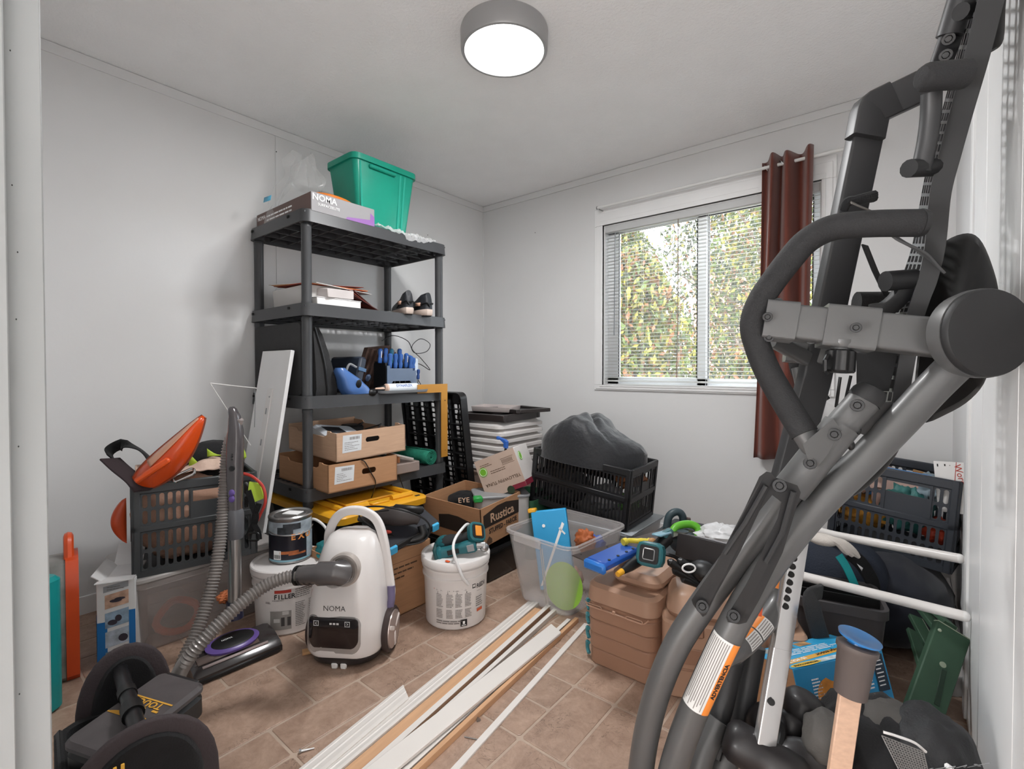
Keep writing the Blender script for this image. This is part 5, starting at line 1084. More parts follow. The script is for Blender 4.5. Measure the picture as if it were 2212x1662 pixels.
# ------------------------------------------------------------------ stuffed-pasta carton on the black box
bb_ = thing('black_tote', 'low black glossy box under the printed stuffed-food carton', 'box', M=T3(-2.06, 1.76, 0)); G().tub((.23, .17, 0), .44, .32, .15, .004, .02, .45, .33, rim=.006).build('tub', mat('tote_black', '#141516', .25, var=.2, vs=30), bb_); G().box((.23, .17, .147), (.45, .33, .006), .002).build('lid', P_bk, bb_)
rc_ = openbox('printed_carton', 'brown open carton printed with a dark banner beside the white pail', T3(-2.07, 1.77, .168) @ R3(5, 0, 0), .43, .33, .205, M_card)
g = G(T3(.431, 0, 0) @ Mx); g.add([(.02, .098, 0), (.31, .098, 0), (.31, .165, 0), (.20, .188, 0), (.13, .188, 0), (.02, .165, 0)], [(0, 1, 2, 3, 4, 5)]); g.build('banner', mat('ink_espresso', '#2f2620', .7, var=.05), rc_)
text('Rustica', .066, M_card2, rc_, T3(.4318, .165, .135) @ Mx, bold=.0012); text('STUFFED - FARCIE', .034, MATS['ink_espresso'], rc_, T3(.4314, .168, .072) @ Mx, bold=.001, sx=.82)
g = G(T3(.4314, 0, 0) @ Mx); lines(g, .18, .29, .015, .045, 4, .35, 8); g.add([(.035, .01, 0), (.075, .01, 0), (.075, .03, 0), (.055, .05, 0), (.035, .03, 0)], [(0, 1, 2, 3, 4)]); g.build('small_print', M_inkb, rc_)
g = G(R3(90, 0, 0) @ T3(0, 0, .0012)); g.add([(.12, .055, 0), (.36, .055, 0), (.36, .125, 0), (.27, .14, 0), (.2, .14, 0), (.12, .125, 0)], [(0, 1, 2, 3, 4, 5)]); g.build('banner', MATS['ink_espresso'], rc_)
g = G(R3(0, 0, 180) @ T3(-.43, -.324, 0) @ R3(90, 0, 0) @ T3(0, 0, .002)); g.rect(.03, .06, .27, .19); g.build('inner_banner', MATS['ink_espresso'], rc_)
text('Rustica', .05, M_card2, rc_, T3(.3, .3225, .15) @ R3(90, 0, 0)); 
cap = lump('peaked_hat', 'black cap with pale letters lying inside the printed carton', 'cap', T3(-1.95, 1.95, .318), .10, .09, .06, F_bk, .1, 2, 6, pname='felt'); text('EYE', .04, M_card2, cap, frame((.06, -.06, .03), (.64, .77, 0), (.5, -.5, .5)))
# ------------------------------------------------------------------ clear tote of toys in the middle
tcx = thing('clear_open_tote', 'open clear plastic tote with a blue box and a lime disc inside it', 'tote', M=T3(-1.245, 1.925, .004) @ R3(0, 0, -4))
g = G(); g.tub((0, 0, 0), .29, .36, .325, .004, .05, .385, .44, rim=.012, rimh=.012, n=6); g.build('tub', mat('tote_frost', '#cfcac8', .3, var=.04, alpha=.34), tcx, smooth=50)
g = G(); g.box((-.05, -.222, .30), (.16, .016, .04), .006); g.build('hand_grip', mat('tote_frost2', '#d5d1cf', .3, alpha=.5), tcx)
g = G(); 
for x, y in ((.02, -.172), (.03, -.172)): g.box((x, y - .02, .15), (.006, .006, .27), .002, M=R3(9, 0, 0))
g.build('wall_ridge', MATS['tote_frost2'], tcx)
bbx = thing('blue_game_box', 'bright blue flat box with a yellow corner standing in the clear tote', 'box', M=frame((-1.335, 1.86, .015), V((.55, .30, .10)), V((-.22, .1, 1))))
G().box((.08, .0, .19), (.17, .05, .36), .004).build('carton', M_sky, bbx); G().box((-.0, 0, .375), (.04, .052, .02), .004).build('yellow_corner', M_yel, bbx); g = G(R3(90, 0, 0) @ T3(0, 0, .0262)); g.add([(.0, .03, 0), (.01, .03, 0), (.15, .3, 0), (.14, .31, 0)], [(0, 1, 2, 3)]); g.add([(.12, .28, 0), (.145, .25, 0), (.15, .256, 0), (.125, .288, 0)], [(0, 1, 2, 3)]); g.cyl((.05, .30, 0), (.05, .30, .001), .008, n=12); g.build('white_print', M_wink, bbx)
ld = thing('lime_disc', 'lime green plastic disc standing inside the front of the clear tote', 'disc', M=T3(-1.168, 1.80, .112) @ R3(0, 0, -2) @ R3(80, 0, 0)); G().lathe([(0, 0), (.078, 0), (.085, .006), (.1, .012), (0, .01)], 40).build('disc', mat('disc_lime', '#93c64a', .4), ld)
lump('black_pouch', 'black pouch behind the blue box in the clear tote', 'pouch', T3(-1.36, 2.0, .27), .07, .06, .10, P_bk, .1, 2, 7)
for k, (x, y, z, c, l) in enumerate(((-1.16, 1.96, .27, '#a85a2f', 'brown soft toy lying in the clear tote beside the blue box'), (-1.14, 2.02, .23, '#3c5fae', 'small blue toy piece in the clear tote'), (-1.24, 1.98, .065, '#c99a86', 'pinkish toy at the bottom of the clear tote'))): lump('toy_piece', l, 'toy', T3(x, y, z), .05, .04, .05, mat('toy_%d' % k, c, .6), .3, 3, k)
# ------------------------------------------------------------------ crate with the black jacket
cst = thing('grey_storage_bin', 'pale grey storage bin underneath the black crate with the jacket', 'bin', M=T3(-1.32, 2.41, 0)); G().tub((0, 0, 0), .5, .36, .255, .004, .03, .54, .40, rim=.01).build('tub', mat('bin_paleblue', '#aeb6bc', .35, var=.05), cst); G().box((0, 0, .252), (.56, .42, .01), .004).build('lid', MATS['bin_paleblue'], cst)
cc = crate('big black folding crate with a padded black jacket heaped on it', frame((-1.662, 2.195, .322), (.577, .02, -.057), (.08, 0, 1)), .585, .35, .31, 26, 'crate_black', '#1c1c1e', split=.5, hand=(0, 0, 1, 1), rows=1)
jk = thing('black_jacket', 'folded padded black jacket lying on the black crate below the window', 'jacket', M=frame((-1.38, 2.37, .60), (.577, .02, -.05), (0, 0, 1)))
def jf(u, v):
    a = 2 * PI * u; k = v ** .7; px_, py_ = math.cos(a), math.sin(a)
    sx = .30 * (1 + .12 * math.sin(3 * a + 1)); sy = .24 * (1 + .1 * math.cos(2 * a))
    x, y = sx * px_ * k, sy * py_ * k
    top = (.115 + .085 * math.exp(-((x + .04) / .13) ** 2) - .16 * max(0, x - .06)) * (1 - k ** 7) ** .6 + .03 * (x + .3) * (y < 0)
    q_ = .022 * abs(math.sin(11 * (x * .75 + y * 1.0) + 2.4 * noise.noise(V((x * 5, y * 5, 0))))) ** .7 + .03 * noise.noise(V((x * 6, y * 6, 3))) + .02 * noise.noise(V((x * 18, y * 14, 8)))
    return (x, y, max(-.02, top + q_ * (1.1 - k * .5)) if v < .97 else -.03)
g = G(); g.sheet(jf, 96, 40); g.build('shell', mat('jacket_black', '#15171c', .55, var=.12, vs=20, sheen=.3, bump=.25, bs=60), jk, smooth=80)
ph = tag(G(frame((-1.60, 2.30, .60), (.577, .1, 0), (.2, -.3, .9))).box((.03, 0, .01), (.18, .05, .02), .003).build('white_strip', M_pap), 'white plastic strip sticking out from under the left end of the jacket', 'strip')
for k, (x, y, z, c, l, d_) in enumerate(((-1.5, 2.33, .42, '#3f3f43', 'dark bundle inside the left of the big black crate', (.13, .09, .10)), (-1.15, 2.4, .5, '#8a5a3c', 'brown cardboard piece in the right end of the big black crate', (.08, .09, .06)), (-1.25, 2.34, .38, '#8f8f92', 'grey packet in the middle of the big black crate', (.10, .07, .07)), (-1.13, 2.36, .37, '#4f7f3f', 'green packet low in the right end of the big black crate', (.05, .08, .05)))): lump('packed_item', l, 'packet', T3(x, y, z), *d_, mat('packed_%d' % k, c, .7, var=.3), .3, 3, k + 3)
# ------------------------------------------------------------------ stack of bins and lids in the corner
M_lid = mat('bin_lid_white', '#d6d2d0', .35, var=.03)
for k in range(2):
    b_ = thing('beige_bin', ('clear beige bin standing on the floor in the back corner', 'clear beige bin under the pile of white lids in the back corner')[k], 'bin', M=T3(-2.235, 2.58, .002 + .2 * k)); G().tub((0, 0, 0), .40, .42, .195, .004, .03, .44, .46, rim=.008).build('tub', mat('bin_beige', '#bfa799', .4, var=.05, alpha=.85), b_)
for k in range(7):
    l_ = thing('bin_cover', ('lowest of the white bin lids stacked in the corner', 'second lowest of the white bin lids stacked in the corner', 'third white bin lid from the bottom of the corner stack', 'middle lid of the seven white bin lids stacked in the corner', 'third white bin lid from the top of the corner stack', 'second white bin lid from the top of the corner stack', 'topmost white bin lid, under the dark picture frames')[k], 'lid', M=T3(-2.235 + .004 * (k % 3), 2.58 - .003 * (k % 2), .407 + .046 * k) @ R3(0, 0, (k % 3) - 1), group='white bin lids stacked in the corner')
    g = G(); rs = []
    for z, e in ((0, .0), (.003, .006), (.022, .006), (.026, .0), (.028, -.008), (.033, -.02), (.042, -.03), (.044, -.034)): rs.append([(x, y, z) for x, y in rr(.45 + 2 * e, .47 + 2 * e, .05 + e * .5, 5)])
    g.loft(rs); g.build('lid', M_lid, l_)
zt_ = .407 + .046 * 7 + .002
M_fr = mat('frame_espresso', '#2f2928', .4, var=.1)
def pframe(label, M, w, d, m, h=.03):
    t = thing('picture_frame', label, 'picture frame', M=M); g = G(); b_ = .035
    g.box((0, -d / 2 + b_ / 2, h / 2), (w, b_, h), .003); g.box((0, d / 2 - b_ / 2, h / 2), (w, b_, h), .003); g.box((-w / 2 + b_ / 2, 0, h / 2), (b_, d - 2 * b_, h), .003); g.box((w / 2 - b_ / 2, 0, h / 2), (b_, d - 2 * b_, h), .003); g.build('moulding', m, t); G().box((0, 0, .006), (w - 2 * b_, d - 2 * b_, .006)).build('backing', P_bk, t)
pframe('black picture frame lying on the top lid, the lower of two', T3(-2.21, 2.56, zt_) @ R3(0, 0, 4), .40, .44, M_fr, .045); pframe('dark brown picture frame lying askew on the lower frame', T3(-2.13, 2.68, zt_ + .046) @ R3(0, 0, -14), .34, .30, M_fr, .025)
gt = thing('grey_white_tray', 'small pale tray lying on the dark picture frames', 'tray', M=T3(-2.24, 2.56, zt_ + .05) @ R3(2, 0, 12)); G().tub((0, 0, 0), .30, .16, .035, .003, .008, .31, .17).build('tray', mat('tray_pale', '#c9bfbc', .5), gt)
# yellowfin carton, its container and the clamp
A_, B_, C2, D2 = at(1108, 967, 2.66), at(1024, 999, 2.74), at(1127, 1052, 2.64), at(1158, 955, 2.80)
yf = thing('tuna_carton', 'tilted white food carton with green round stickers in front of the bin lids', 'box', M=frame(B_, A_ - B_, A_ - C2)); wy = (A_ - B_).length; hy = (A_ - C2).length
G().box((wy / 2, .11, -hy / 2), (wy, .22, hy), .002).build('carton', mat('carton_white', '#d2cdca', .6, var=.03), yf)
g = G(R3(90, 0, 0) @ T3(0, 0, .0012)); g.rect(.0, -hy, wy, -.0); g.build('tan_face', mat('carton_tan', '#b7a294', .7, var=.05), yf)
text('YELLOWFIN TUNA', .026, M_inkb, yf, T3(wy * .52, -.0022, -hy * .68) @ R3(90, 0, 0) @ R3(0, 0, 180)); g = G(R3(90, 0, 0) @ T3(0, 0, .002)); lines(g, wy * .3, wy * .7, -hy * .45, -hy * .35, 2, .3, 3); lines(g, wy * .1, wy * .4, -.05, -.03, 2, .3, 5); g.build('small_print', M_inkb, yf)
g = G(R3(90, 0, 0) @ T3(0, 0, .002)); 
for a, b_, c, d_ in ((.62, .93, .035, .037), (.62, .93, .068, .07)): g.rect(wy * a, -d_, wy * b_, -c)
for i in range(9): g.rect(wy * (.64 + .03 * i), -.064, wy * (.652 + .03 * i), -.042)
g.build('code_box', M_inkb, yf)
def sticker(par, M, r=.026):
    G(M).cyl((0, 0, 0), (0, 0, .001), r, n=24).build('sticker', mat('sticker_green', '#6fae2f', .5), par); G(M).tube([(r * .8 * math.cos(a), r * .8 * math.sin(a), .0014) for a in [i * PI / 12 for i in range(24)]], .0012, 4, closed=True).build('sticker_ring', M_wink, par)
sticker(yf, T3(wy * .13, -.0016, -hy * .33) @ R3(90, 0, 0)); sticker(yf, T3(wy + .0006, .06, -hy * .25) @ R3(0, 90, 0))
G(T3(wy * .62, -.0018, -hy * .97) @ R3(90, 0, 0)).cyl((0, 0, 0), (0, 0, .001), .022, n=20).build('dark_sticker', mat('sticker_dark', '#2b3a26', .6), yf)
G(T3(wy + .0008, 0, 0) @ Mx).rect(.0, -hy, .22, -hy * .86).build('red_band', mat('band_crimson', '#7d1f33', .6), yf); G(R3(90, 0, 0) @ T3(0, 0, .0018)).rect(wy * .68, -hy, wy, -hy * .88).build('red_band', MATS['band_crimson'], yf)
gc = thing('green_rimmed_container', 'clear container with a green clip lid under the tilted food carton', 'container', M=frame(at(1035, 1078, 2.62), V((.62, .77, 0)))); G().rbox((.13, .08, -.15), .30, .2, .15, .03, .006).build('tub', C_milk, gc); G().rbox((.13, .08, .0), .31, .21, .014, .03, .003).build('lid', P_gr, gc); G().box((-.01, -.02, .004), (.05, .05, .03), .006).build('clip', mat('clip_green', '#2f9a4a', .4), gc)
gs = thing('green_stand', 'dark green tub standing between the printed carton and the big black crate', 'tub', M=T3(-1.72, 2.27, 0)); G().tub((0, 0, 0), .22, .26, .34, .004, .03, .24, .28).build('tub', mat('tub_green', '#2f5a3f', .5, var=.15), gs)
cp = thing('blue_clamp', 'blue quick-grip clamp hooked over the corner of the white bin lids', 'clamp', M=frame(at(1075, 940, 2.93), at(1104, 950, 2.86) - at(1075, 940, 2.93)))
G().prism([(0, -.008), (.07, -.012), (.085, -.02), (.088, -.06), (.068, -.06), (.066, -.035), (.05, -.026), (.02, -.018), (.018, -.026), (0, -.022)], -.012, .012, .003).build('body', M_blu, cp, M=R3(90, 0, 0)); G().cyl((.077, 0, -.06), (.077, 0, -.10), .008, n=10).build('pad', P_bk, cp)
# ------------------------------------------------------------------ tan drawer chest and tan case
M_tan = mat('plastic_tan', '#9d7862', .4, var=.03)
td = thing('drawer_chest', 'tan plastic tackle chest of stacked drawers with tools on top', 'chest', M=T3(-.775, 1.695, 0)); 
hs = [0, .058, .112, .164, .216, .262]
G().rbox((0, 0, 0), .250, .305, .265, .04, .006, tw=.262, td=.315).build('body', M_tan, td)
for k in range(4): G().rbox((0, -.004, hs[k] + .003), .252 + .004 * k, .306 + .003 * k, hs[k + 1] - hs[k] - .004, .04, .003).build('drawer', M_tan, td)
g = G(); g.rbox((0, -.004, .222), .272, .325, .075, .045, .012, n=6, tw=.262, td=.312); g.rbox((.03, .02, .292), .19, .25, .055, .045, .02, n=6); lid_ = g.build('lid', mat('plastic_tan_lid', '#aa8771', .4, var=.03), td)
g = G(); g.tube(fil([(-.125, -.168, .225), (-.12, -.171, .215), (.10, -.171, .215), (.115, -.168, .232)], .01), .0025, 6)
for x in (-.09, .065): g.tube([(x + a, -.172, .219 + b_) for a, b_ in rr(.06, .010, .005, 3)], .002, 5, closed=True)
g.box((-.012, -.171, .219), (.012, .006, .014), .002); g.build('latch_bar', mat('tan_light', '#b8937c', .4), td)
g = G()
for k in range(4): g.tube(cr([(-.128, -.14, hs[k] + .02), (-.140, -.13, hs[k] + .03), (-.141, -.13, hs[k + 1] - .004), (-.13, -.14, hs[k + 1])], 4), .007, 8)
g.build('clip', mat('clip_teal', '#3b7f88', .4), td)
tn = thing('tan_case', 'tan moulded plastic tool case standing behind the exercise frame', 'case', M=frame((-.61, 1.525, 0), (.385, .174, 0)))
g = G(); g.rbox((.215, .12, 0), .43, .24, .25, .035, .008, n=5); g.rbox((.215, .125, .245), .41, .215, .085, .05, .02, n=5, tw=.37, td=.17); g.build('shell', mat('plastic_tan_light', '#b08d76', .38, var=.03), tn)
g = G(); g.box((.215, -.002, .10), (.425, .006, .006), .002); g.box((.215, -.002, .145), (.36, .006, .05), .002); g.build('seam', M_tan, tn)
for x in (.1, .33): G().box((x, -.004, .235), (.05, .010, .05), .004).build('latch', M_tan, tn)
# tools on the chest
zc_ = .352
pt = thing('steel_plate', 'long flat dark steel strip with bolt holes lying over the tan chest', 'metal strip', M=frame((-.90, 1.485, .392), (.18, .54, .01), (-.05, 0, 1))); G().box((.285, .0, 0), (.57, .095, .003), .001).build('strip', mat('steel_brown', '#4f4541', .45, metal=.6, var=.15, vs=12), pt)
g = G()
for x in (.03, .16, .28, .42, .53):
    for y in (-.03, .03): g.cyl((x, y, .0015), (x, y, .0022), .004, n=8)
g.build('bolt_hole', M_dark, pt)
bl_ = thing('blue_level', 'blue plastic tool with a rounded nose under the steel strip on the tan chest', 'tool', M=frame(at(1292, 1218, 1.60), at(1372, 1180, 1.75) - at(1292, 1218, 1.60), (0, 0, 1)))
g = G(); g.box((.085, 0, 0), (.20, .085, .028), .008); g.build('body', mat('level_blue', '#1f4fa3', .3, var=.1), bl_); G().box((-.018, 0, -.004), (.02, .088, .034), .008).build('nose', mat('nose_blue', '#2a6fc0', .3), bl_)
g = G()
for x in (.02, .07, .12, .16): g.cyl((x, -.03, .014), (x, -.03, .017), .005, n=10)
g.build('rivet', P_bk, bl_)
dk = thing('black_driver', 'black tool with a yellow tip lying along the tan chest lid', 'tool', M=frame(at(1348, 1232, 1.60), at(1395, 1200, 1.68) - at(1348, 1232, 1.60))); G().tube([(-.01, 0, 0), (.03, 0, 0), (.09, 0, 0), (.12, 0, 0)], [.011, .017, .02, .012], 10).build('grip', P_bk, dk); G().cyl((-.035, 0, 0), (-.005, 0, 0), .009, .011, 10).build('yellow_tip', M_yel, dk)
yc = thing('yellow_clamp', 'yellow spring clamp lying on the steel strip of the tan chest', 'clamp', M=frame(at(1378, 1178, 1.72), at(1352, 1170, 1.74) - at(1400, 1170, 1.72), (.2, -.3, 1)))
g = G(); g.tube(cr([(-.045, .01, .02), (-.03, .0, .018), (0, -.01, .01), (.03, -.005, .015), (.05, .01, .02)], 5), [.013] * 4 + [.009] * 13 + [.013] * 4, 10); g.tube(cr([(0, -.01, .01), (-.015, -.03, -.005), (-.03, -.045, -.03)], 5), .009, 8); g.build('jaw', mat('clamp_yellow', '#d5c33e', .4), yc); G().ell((-.05, .012, .022), .016, .014, .016, 12, 8).build('tip', mat('clamp_tan', '#b88a5a', .5), yc)
td_ = thing('teal_impact_driver', 'teal cordless driver lying with its open battery foot facing the room', 'power tool', M=frame(at(1406, 1198, 1.60), at(1460, 1160, 1.85) - at(1406, 1198, 1.60), (0, 0, 1)))
g = G(R3(0, -78, 0) @ R3(0, 0, 90)); g.prism(rr(.088, .078, .022, 2), -.02, .02, .005); g.build('battery_foot', M_teal, td_); g = G(R3(0, -78, 0) @ R3(0, 0, 90)); g.prism(rr(.062, .055, .008, 2), .0202, .024); g.build('foot_recess', P_bk, td_); g = G(R3(0, -78, 0) @ R3(0, 0, 90)); g.tube([(x, y, .025) for x, y in rr(.036, .034, .004, 2)], .002, 5, closed=True); g.build('contact', M_stl, td_)
g = G(); g.tube([(.0, 0, .0), (.05, 0, .005), (.12, 0, .012), (.17, 0, .02)], [.028, .024, .022, .026], 12); g.build('grip', P_bk, td_); g = G(); g.box((.17, -.0, .03), (.10, .03, .035), .008); g.build('head', M_teal, td_); g = G(); g.box((.12, .0, .045), (.13, .035, .008), .003, M=R3(0, 6, 0)); g.build('guide', mat('guide_blue', '#7fa7b8', .35), td_)
pbx = thing('black_photo_box', 'black box with a picture lid tipped up behind the teal driver', 'box', M=frame(at(1462, 1205, 1.72), at(1530, 1225, 1.62) - at(1462, 1205, 1.72), V((-.15, .35, 1)))); G().box((.09, .06, .045), (.19, .13, .08), .002).build('carton', mat('carton_black', '#2a2626', .5), pbx)
g = G(T3(0, 0, .0862)); g.rect(.02, .0, .18, .12); g.build('picture', mat('pic_dusk', '#6f6a70', .4, var=.5, vs=14), pbx); g = G(T3(0, 0, .0868)); g.rect(.04, .04, .09, .055); g.rect(.06, .07, .15, .078); g.build('picture_print', M_wink, pbx)
gl = thing('black_work_glove', 'pair of black rubber-tipped gloves hanging over the gap beside the tan chest', 'glove', M=T3(-.60, 1.60, .33))
g = G()
for (x, y), (x2, y2) in (((1500, 1250), (1447, 1214)), ((1505, 1258), (1457, 1232)), ((1512, 1240), (1468, 1212)), ((1515, 1265), (1475, 1250))):
    a, b_ = at(x, y, 1.58), at(x2, y2, 1.58); g.M = gl.matrix_basis.inverted(); g.tube([a, a.lerp(b_, .5), a.lerp(b_, .85), b_, b_ + (b_ - a).normalized() * .008], [.013, .013, .014, .013, .004], 10)
g.build('finger', P_bk, gl, smooth=60); g = W(gl); c = at(1520, 1235, 1.58); g.ell(c, .05, .04, .035, 18, 12); g.build('palm', P_bk, gl); g = W(gl); g.tube([at(1488 + 14 * math.cos(a), 1228 + 9 * math.sin(a), 1.555) for a in [i * PI / 8 for i in range(16)]], .003, 6, closed=True); g.build('white_ring', M_wink, gl)
gh = thing('green_hedge_tool', 'lime green handled garden tool lying behind the steel strip', 'garden tool', M=T3(-.70, 2.08, .34))
W(gh).tube(cr([at(1448, 1160, 2.0), at(1462, 1138, 2.02), at(1490, 1133, 2.03), at(1508, 1143, 2.02), at(1508, 1165, 2.0)], 6), .016, 10).build('handle', mat('handle_lime', '#5fae2c', .4), gh); W(gh).ell(at(1475, 1170, 2.0), .06, .05, .05, 18, 10).build('housing', mat('housing_slate', '#39434a', .4), gh); W(gh).tube([at(1515, 1145, 2.03), at(1516, 1175, 2.0)], .01, 8).build('lever', P_bk, gh)
gr = thing('grey_grip_tool', 'dark grey power tool with a loop handle behind the big black crate corner', 'power tool', M=T3(-.78, 2.35, .36))
W(gr).tube(cr([at(1440, 1140, 2.3), at(1446, 1115, 2.3), at(1462, 1106, 2.3), at(1474, 1115, 2.3), at(1476, 1140, 2.3)], 6), .018, 10).build('handle', mat('housing_slate2', '#3b4a50', .4), gr); W(gr).ell(at(1462, 1150, 2.3), .07, .06, .04, 16, 10).build('housing', MATS['housing_slate2'], gr); W(gr).cyl(at(1478, 1122, 2.3), at(1490, 1124, 2.3), .012, n=10).build('knob', mat('knob_brown', '#4f4440', .5), gr)
lump('white_bag', 'crumpled white plastic bag behind the black picture box', 'bag', frame(at(1560, 1160, 1.95), (.77, .63, 0)), .10, .08, .045, mat('bag_white', '#cfcfd0', .35), .35, 3, 12, pname='film')
# support for the things behind: low storage box
sb_ = thing('dark_storage_box', 'dark storage box behind the tan chest with garden tools on it', 'box', M=T3(-.72, 2.22, 0)); G().rbox((0, 0, 0), .42, .50, .30, .02, .006).build('shell', mat('storage_dark', '#34383c', .5), sb_)
# ------------------------------------------------------------------ white mouldings on the floor
M_mw = mat('moulding_white', '#dad5d0', .4, var=.02); M_mp = mat('moulding_raw', '#c89d78', .6, var=.08, stretch=(1, 12, 12))
def board(label, a, b_, w, h, z=.002, m=None, prof='flat', tip=0, roll=0):
    a, b_ = V((*a, 0)), V((*b_, 0)); L_ = (b_ - a).length
    t = thing('loose_board', label, 'board', M=frame((a.x, a.y, z), b_ - a) @ R3(roll, 0, 0), group='white moulding strips on the floor')
    if prof == 'flat': sec = [(-w / 2, 0), (w / 2, 0), (w / 2, h * .8), (w * .46, h), (-w * .46, h), (-w / 2, h * .8)]
    elif prof == 'ogee': sec = [(-w / 2, 0), (w / 2, 0), (w / 2, h * .35), (w * .36, h * .5), (w * .32, h * .42), (w * .1, h * .62), (.0, h * .8), (-w * .06, h * .7), (-w * .32, h), (-w / 2, h)]
    else: sec = [(-w / 2, 0), (w / 2, 0), (w / 2, h * .5), (w * .3, h * .55), (w * .25, h), (-w * .5, h)]
    g = G(); g.loft([[(x, y, z_) for y, z_ in sec] for x in (0, L_ - tip)] + ([[(L_ - tip + (tip * (y / w + .5)), y, z_) for y, z_ in sec]] if tip else [])); g.build('strip', m or M_mw, t, smooth=0)
    return t, L_
bl_specs = [
    ('wide white moulding with a broken tip, leftmost of the strips', 676, (888, 1486), .070, .012, .002, 'ogee', .05),
    ('long white ogee moulding reaching under the clear tote, second from the left', 716, (1152, 1302), .058, .016, .002, 'ogee', 0),
    ('long moulding showing its bare wood back, third from the left', 767, (1164, 1318), .040, .012, .002, 'raw', 0),
    ('narrow white stepped moulding beside the bare wood one', 796, (1184, 1312), .026, .020, .002, 'step', 0),
    ('second narrow white stepped moulding, ending under the clear tote', 822, (1198, 1320), .022, .018, .002, 'step', 0),
    ('wide flat white board lying on top of the other strips', 826, (1205, 1356), .066, .010, .023, 'flat', .03),
    ('narrow white strip with a bare wood edge, right of the wide flat board', 880, (1228, 1341), .022, .016, .002, 'step', 0),
    ('thin bare wood strip at the right edge of the bundle', 904, (1246, 1339), .016, .018, .002, 'raw', 0),
    ('thin white strip lying apart on the tiles, rightmost of the strips', 984, (1267, 1349), .021, .006, .002, 'flat', 0)]
for lb_, nx_, far, w, h, z, pf, tp in bl_specs:
    n_, f_ = atz(nx_, 1662, z + h * .5), atz(*far, z + h * .5); n_ = n_ + (n_ - f_).normalized() * .35
    t_, L_ = board(lb_, n_[:2], f_[:2], w, h, z, M_mp if pf == 'raw' else M_mw, 'flat' if pf == 'raw' else pf, tp)
    if pf == 'step': G().box((L_ / 2, -w * .5 + .002, h * .5), (L_ * .995, .004, h * .9)).build('raw_edge', M_mp, t_)
def screw(label, x, y, rz, L_=.035):
    t = thing('screw', label, 'screw', M=T3(x, y, .006) @ R3(0, 0, rz)); G().cyl((0, 0, 0), (L_, 0, -.001), .0035, .0015, 8).build('shank', M_stl, t); G().cyl((-.004, 0, 0), (.001, 0, 0), .007, .005, 12).build('head', M_stl, t)
screw('steel bolt lying on the tiles left of the mouldings', -1.299, .657, 60); screw('steel screw with a big head lying between the mouldings and the thin strip', -1.0, 1.06, 150, .04)
nl = thing('loose_nail', 'long thin nail lying on the tiles beside the thin white strip', 'nail', M=T3(-.985, .985, .0045) @ R3(0, 0, 25)); G().cyl((0, 0, 0), (.06, 0, 0), .0016, n=6).build('shank', M_stl, nl); G().cyl((.06, 0, 0), (.062, 0, 0), .0035, n=8).build('head', M_stl, nl)
# ------------------------------------------------------------------ right-hand corner behind the exercise frame
cr2 = crate('black folding crate of games and craft things in the right back corner', frame((-.262, 2.50, .335), (.40, -.075, -.03), (.055, .0, 1)), .40, .33, .352, 14, 'crate_bluegrey', '#34383f', split=.5, hand=(1, 1, 0, 0))
for k, (x, y, z, c, l, d_) in enumerate(((-.14, 2.62, .45, '#c58a33', 'orange and yellow packet low in the left of the right-hand crate', (.09, .08, .07)), (.0, 2.60, .50, '#3f7f7c', 'teal sparkly packet in the middle of the right-hand crate', (.09, .09, .10)), (.10, 2.56, .43, '#c2452b', 'red packet low at the right end of the right-hand crate', (.05, .07, .05)), (.08, 2.62, .58, '#7f8f98', 'grey papers at the upper right of the right-hand crate', (.06, .08, .06)), (-.13, 2.64, .60, '#d3b4a6', 'pale pink box behind the hand hole of the right-hand crate', (.10, .08, .07)))): lump('packed_thing', l, 'packet', T3(x, y, z), *d_, mat('packedr_%d' % k, c, .5, var=.45), .3, 3, k + 9)
for k, (a, b_, c, l) in enumerate(((at(1895, 1008, 2.1), at(2000, 1028, 1.98), '#4f8fd0', 'blue edged game board sticking up at the back of the right-hand crate'), (at(1900, 1014, 2.06), at(1985, 1028, 1.97), '#c9a79c', 'pale pink folder standing in the right-hand crate'), (at(1985, 1020, 2.04), at(2022, 1030, 2.0), '#b58a5c', 'tan card standing in the right-hand crate'))):
    t = thing('game_board', l, 'board', M=frame(a, b_ - a)); G().box(((b_ - a).length / 2, 0, -.10), ((b_ - a).length + .04, .006, .21), .001).build('board', mat('gboard_%d' % k, c, .5, var=.2), t)
wp_ = thing('printed_white_card', 'white printed card with a red line standing at the right end of the right-hand crate', 'card', M=frame(at(2020, 1033, 1.86), at(2070, 1037, 1.80) - at(2020, 1033, 1.86), V((.05, 0, 1))))
G().box((.045, 0, -.03), (.09, .003, .19)).build('card', M_pap, wp_); g = G(R3(90, 0, 0) @ T3(0, 0, .0022)); g.add([(.055, -.03, 0), (.057, -.03, 0), (.070, .065, 0), (.068, .065, 0)], [(0, 1, 2, 3)]); g.build('red_line', M_red, wp_); text('Word', .03, M_red, wp_, T3(.076, -.0022, .02) @ R3(90, 0, 0) @ R3(0, 0, -80)); g = G(R3(90, 0, 0) @ T3(0, 0, .0022)); g.rect(.01, .045, .014, .055); g.rect(.032, .048, .036, .056); g.rect(.048, .05, .05, .053); g.build('small_print', M_ink, wp_)
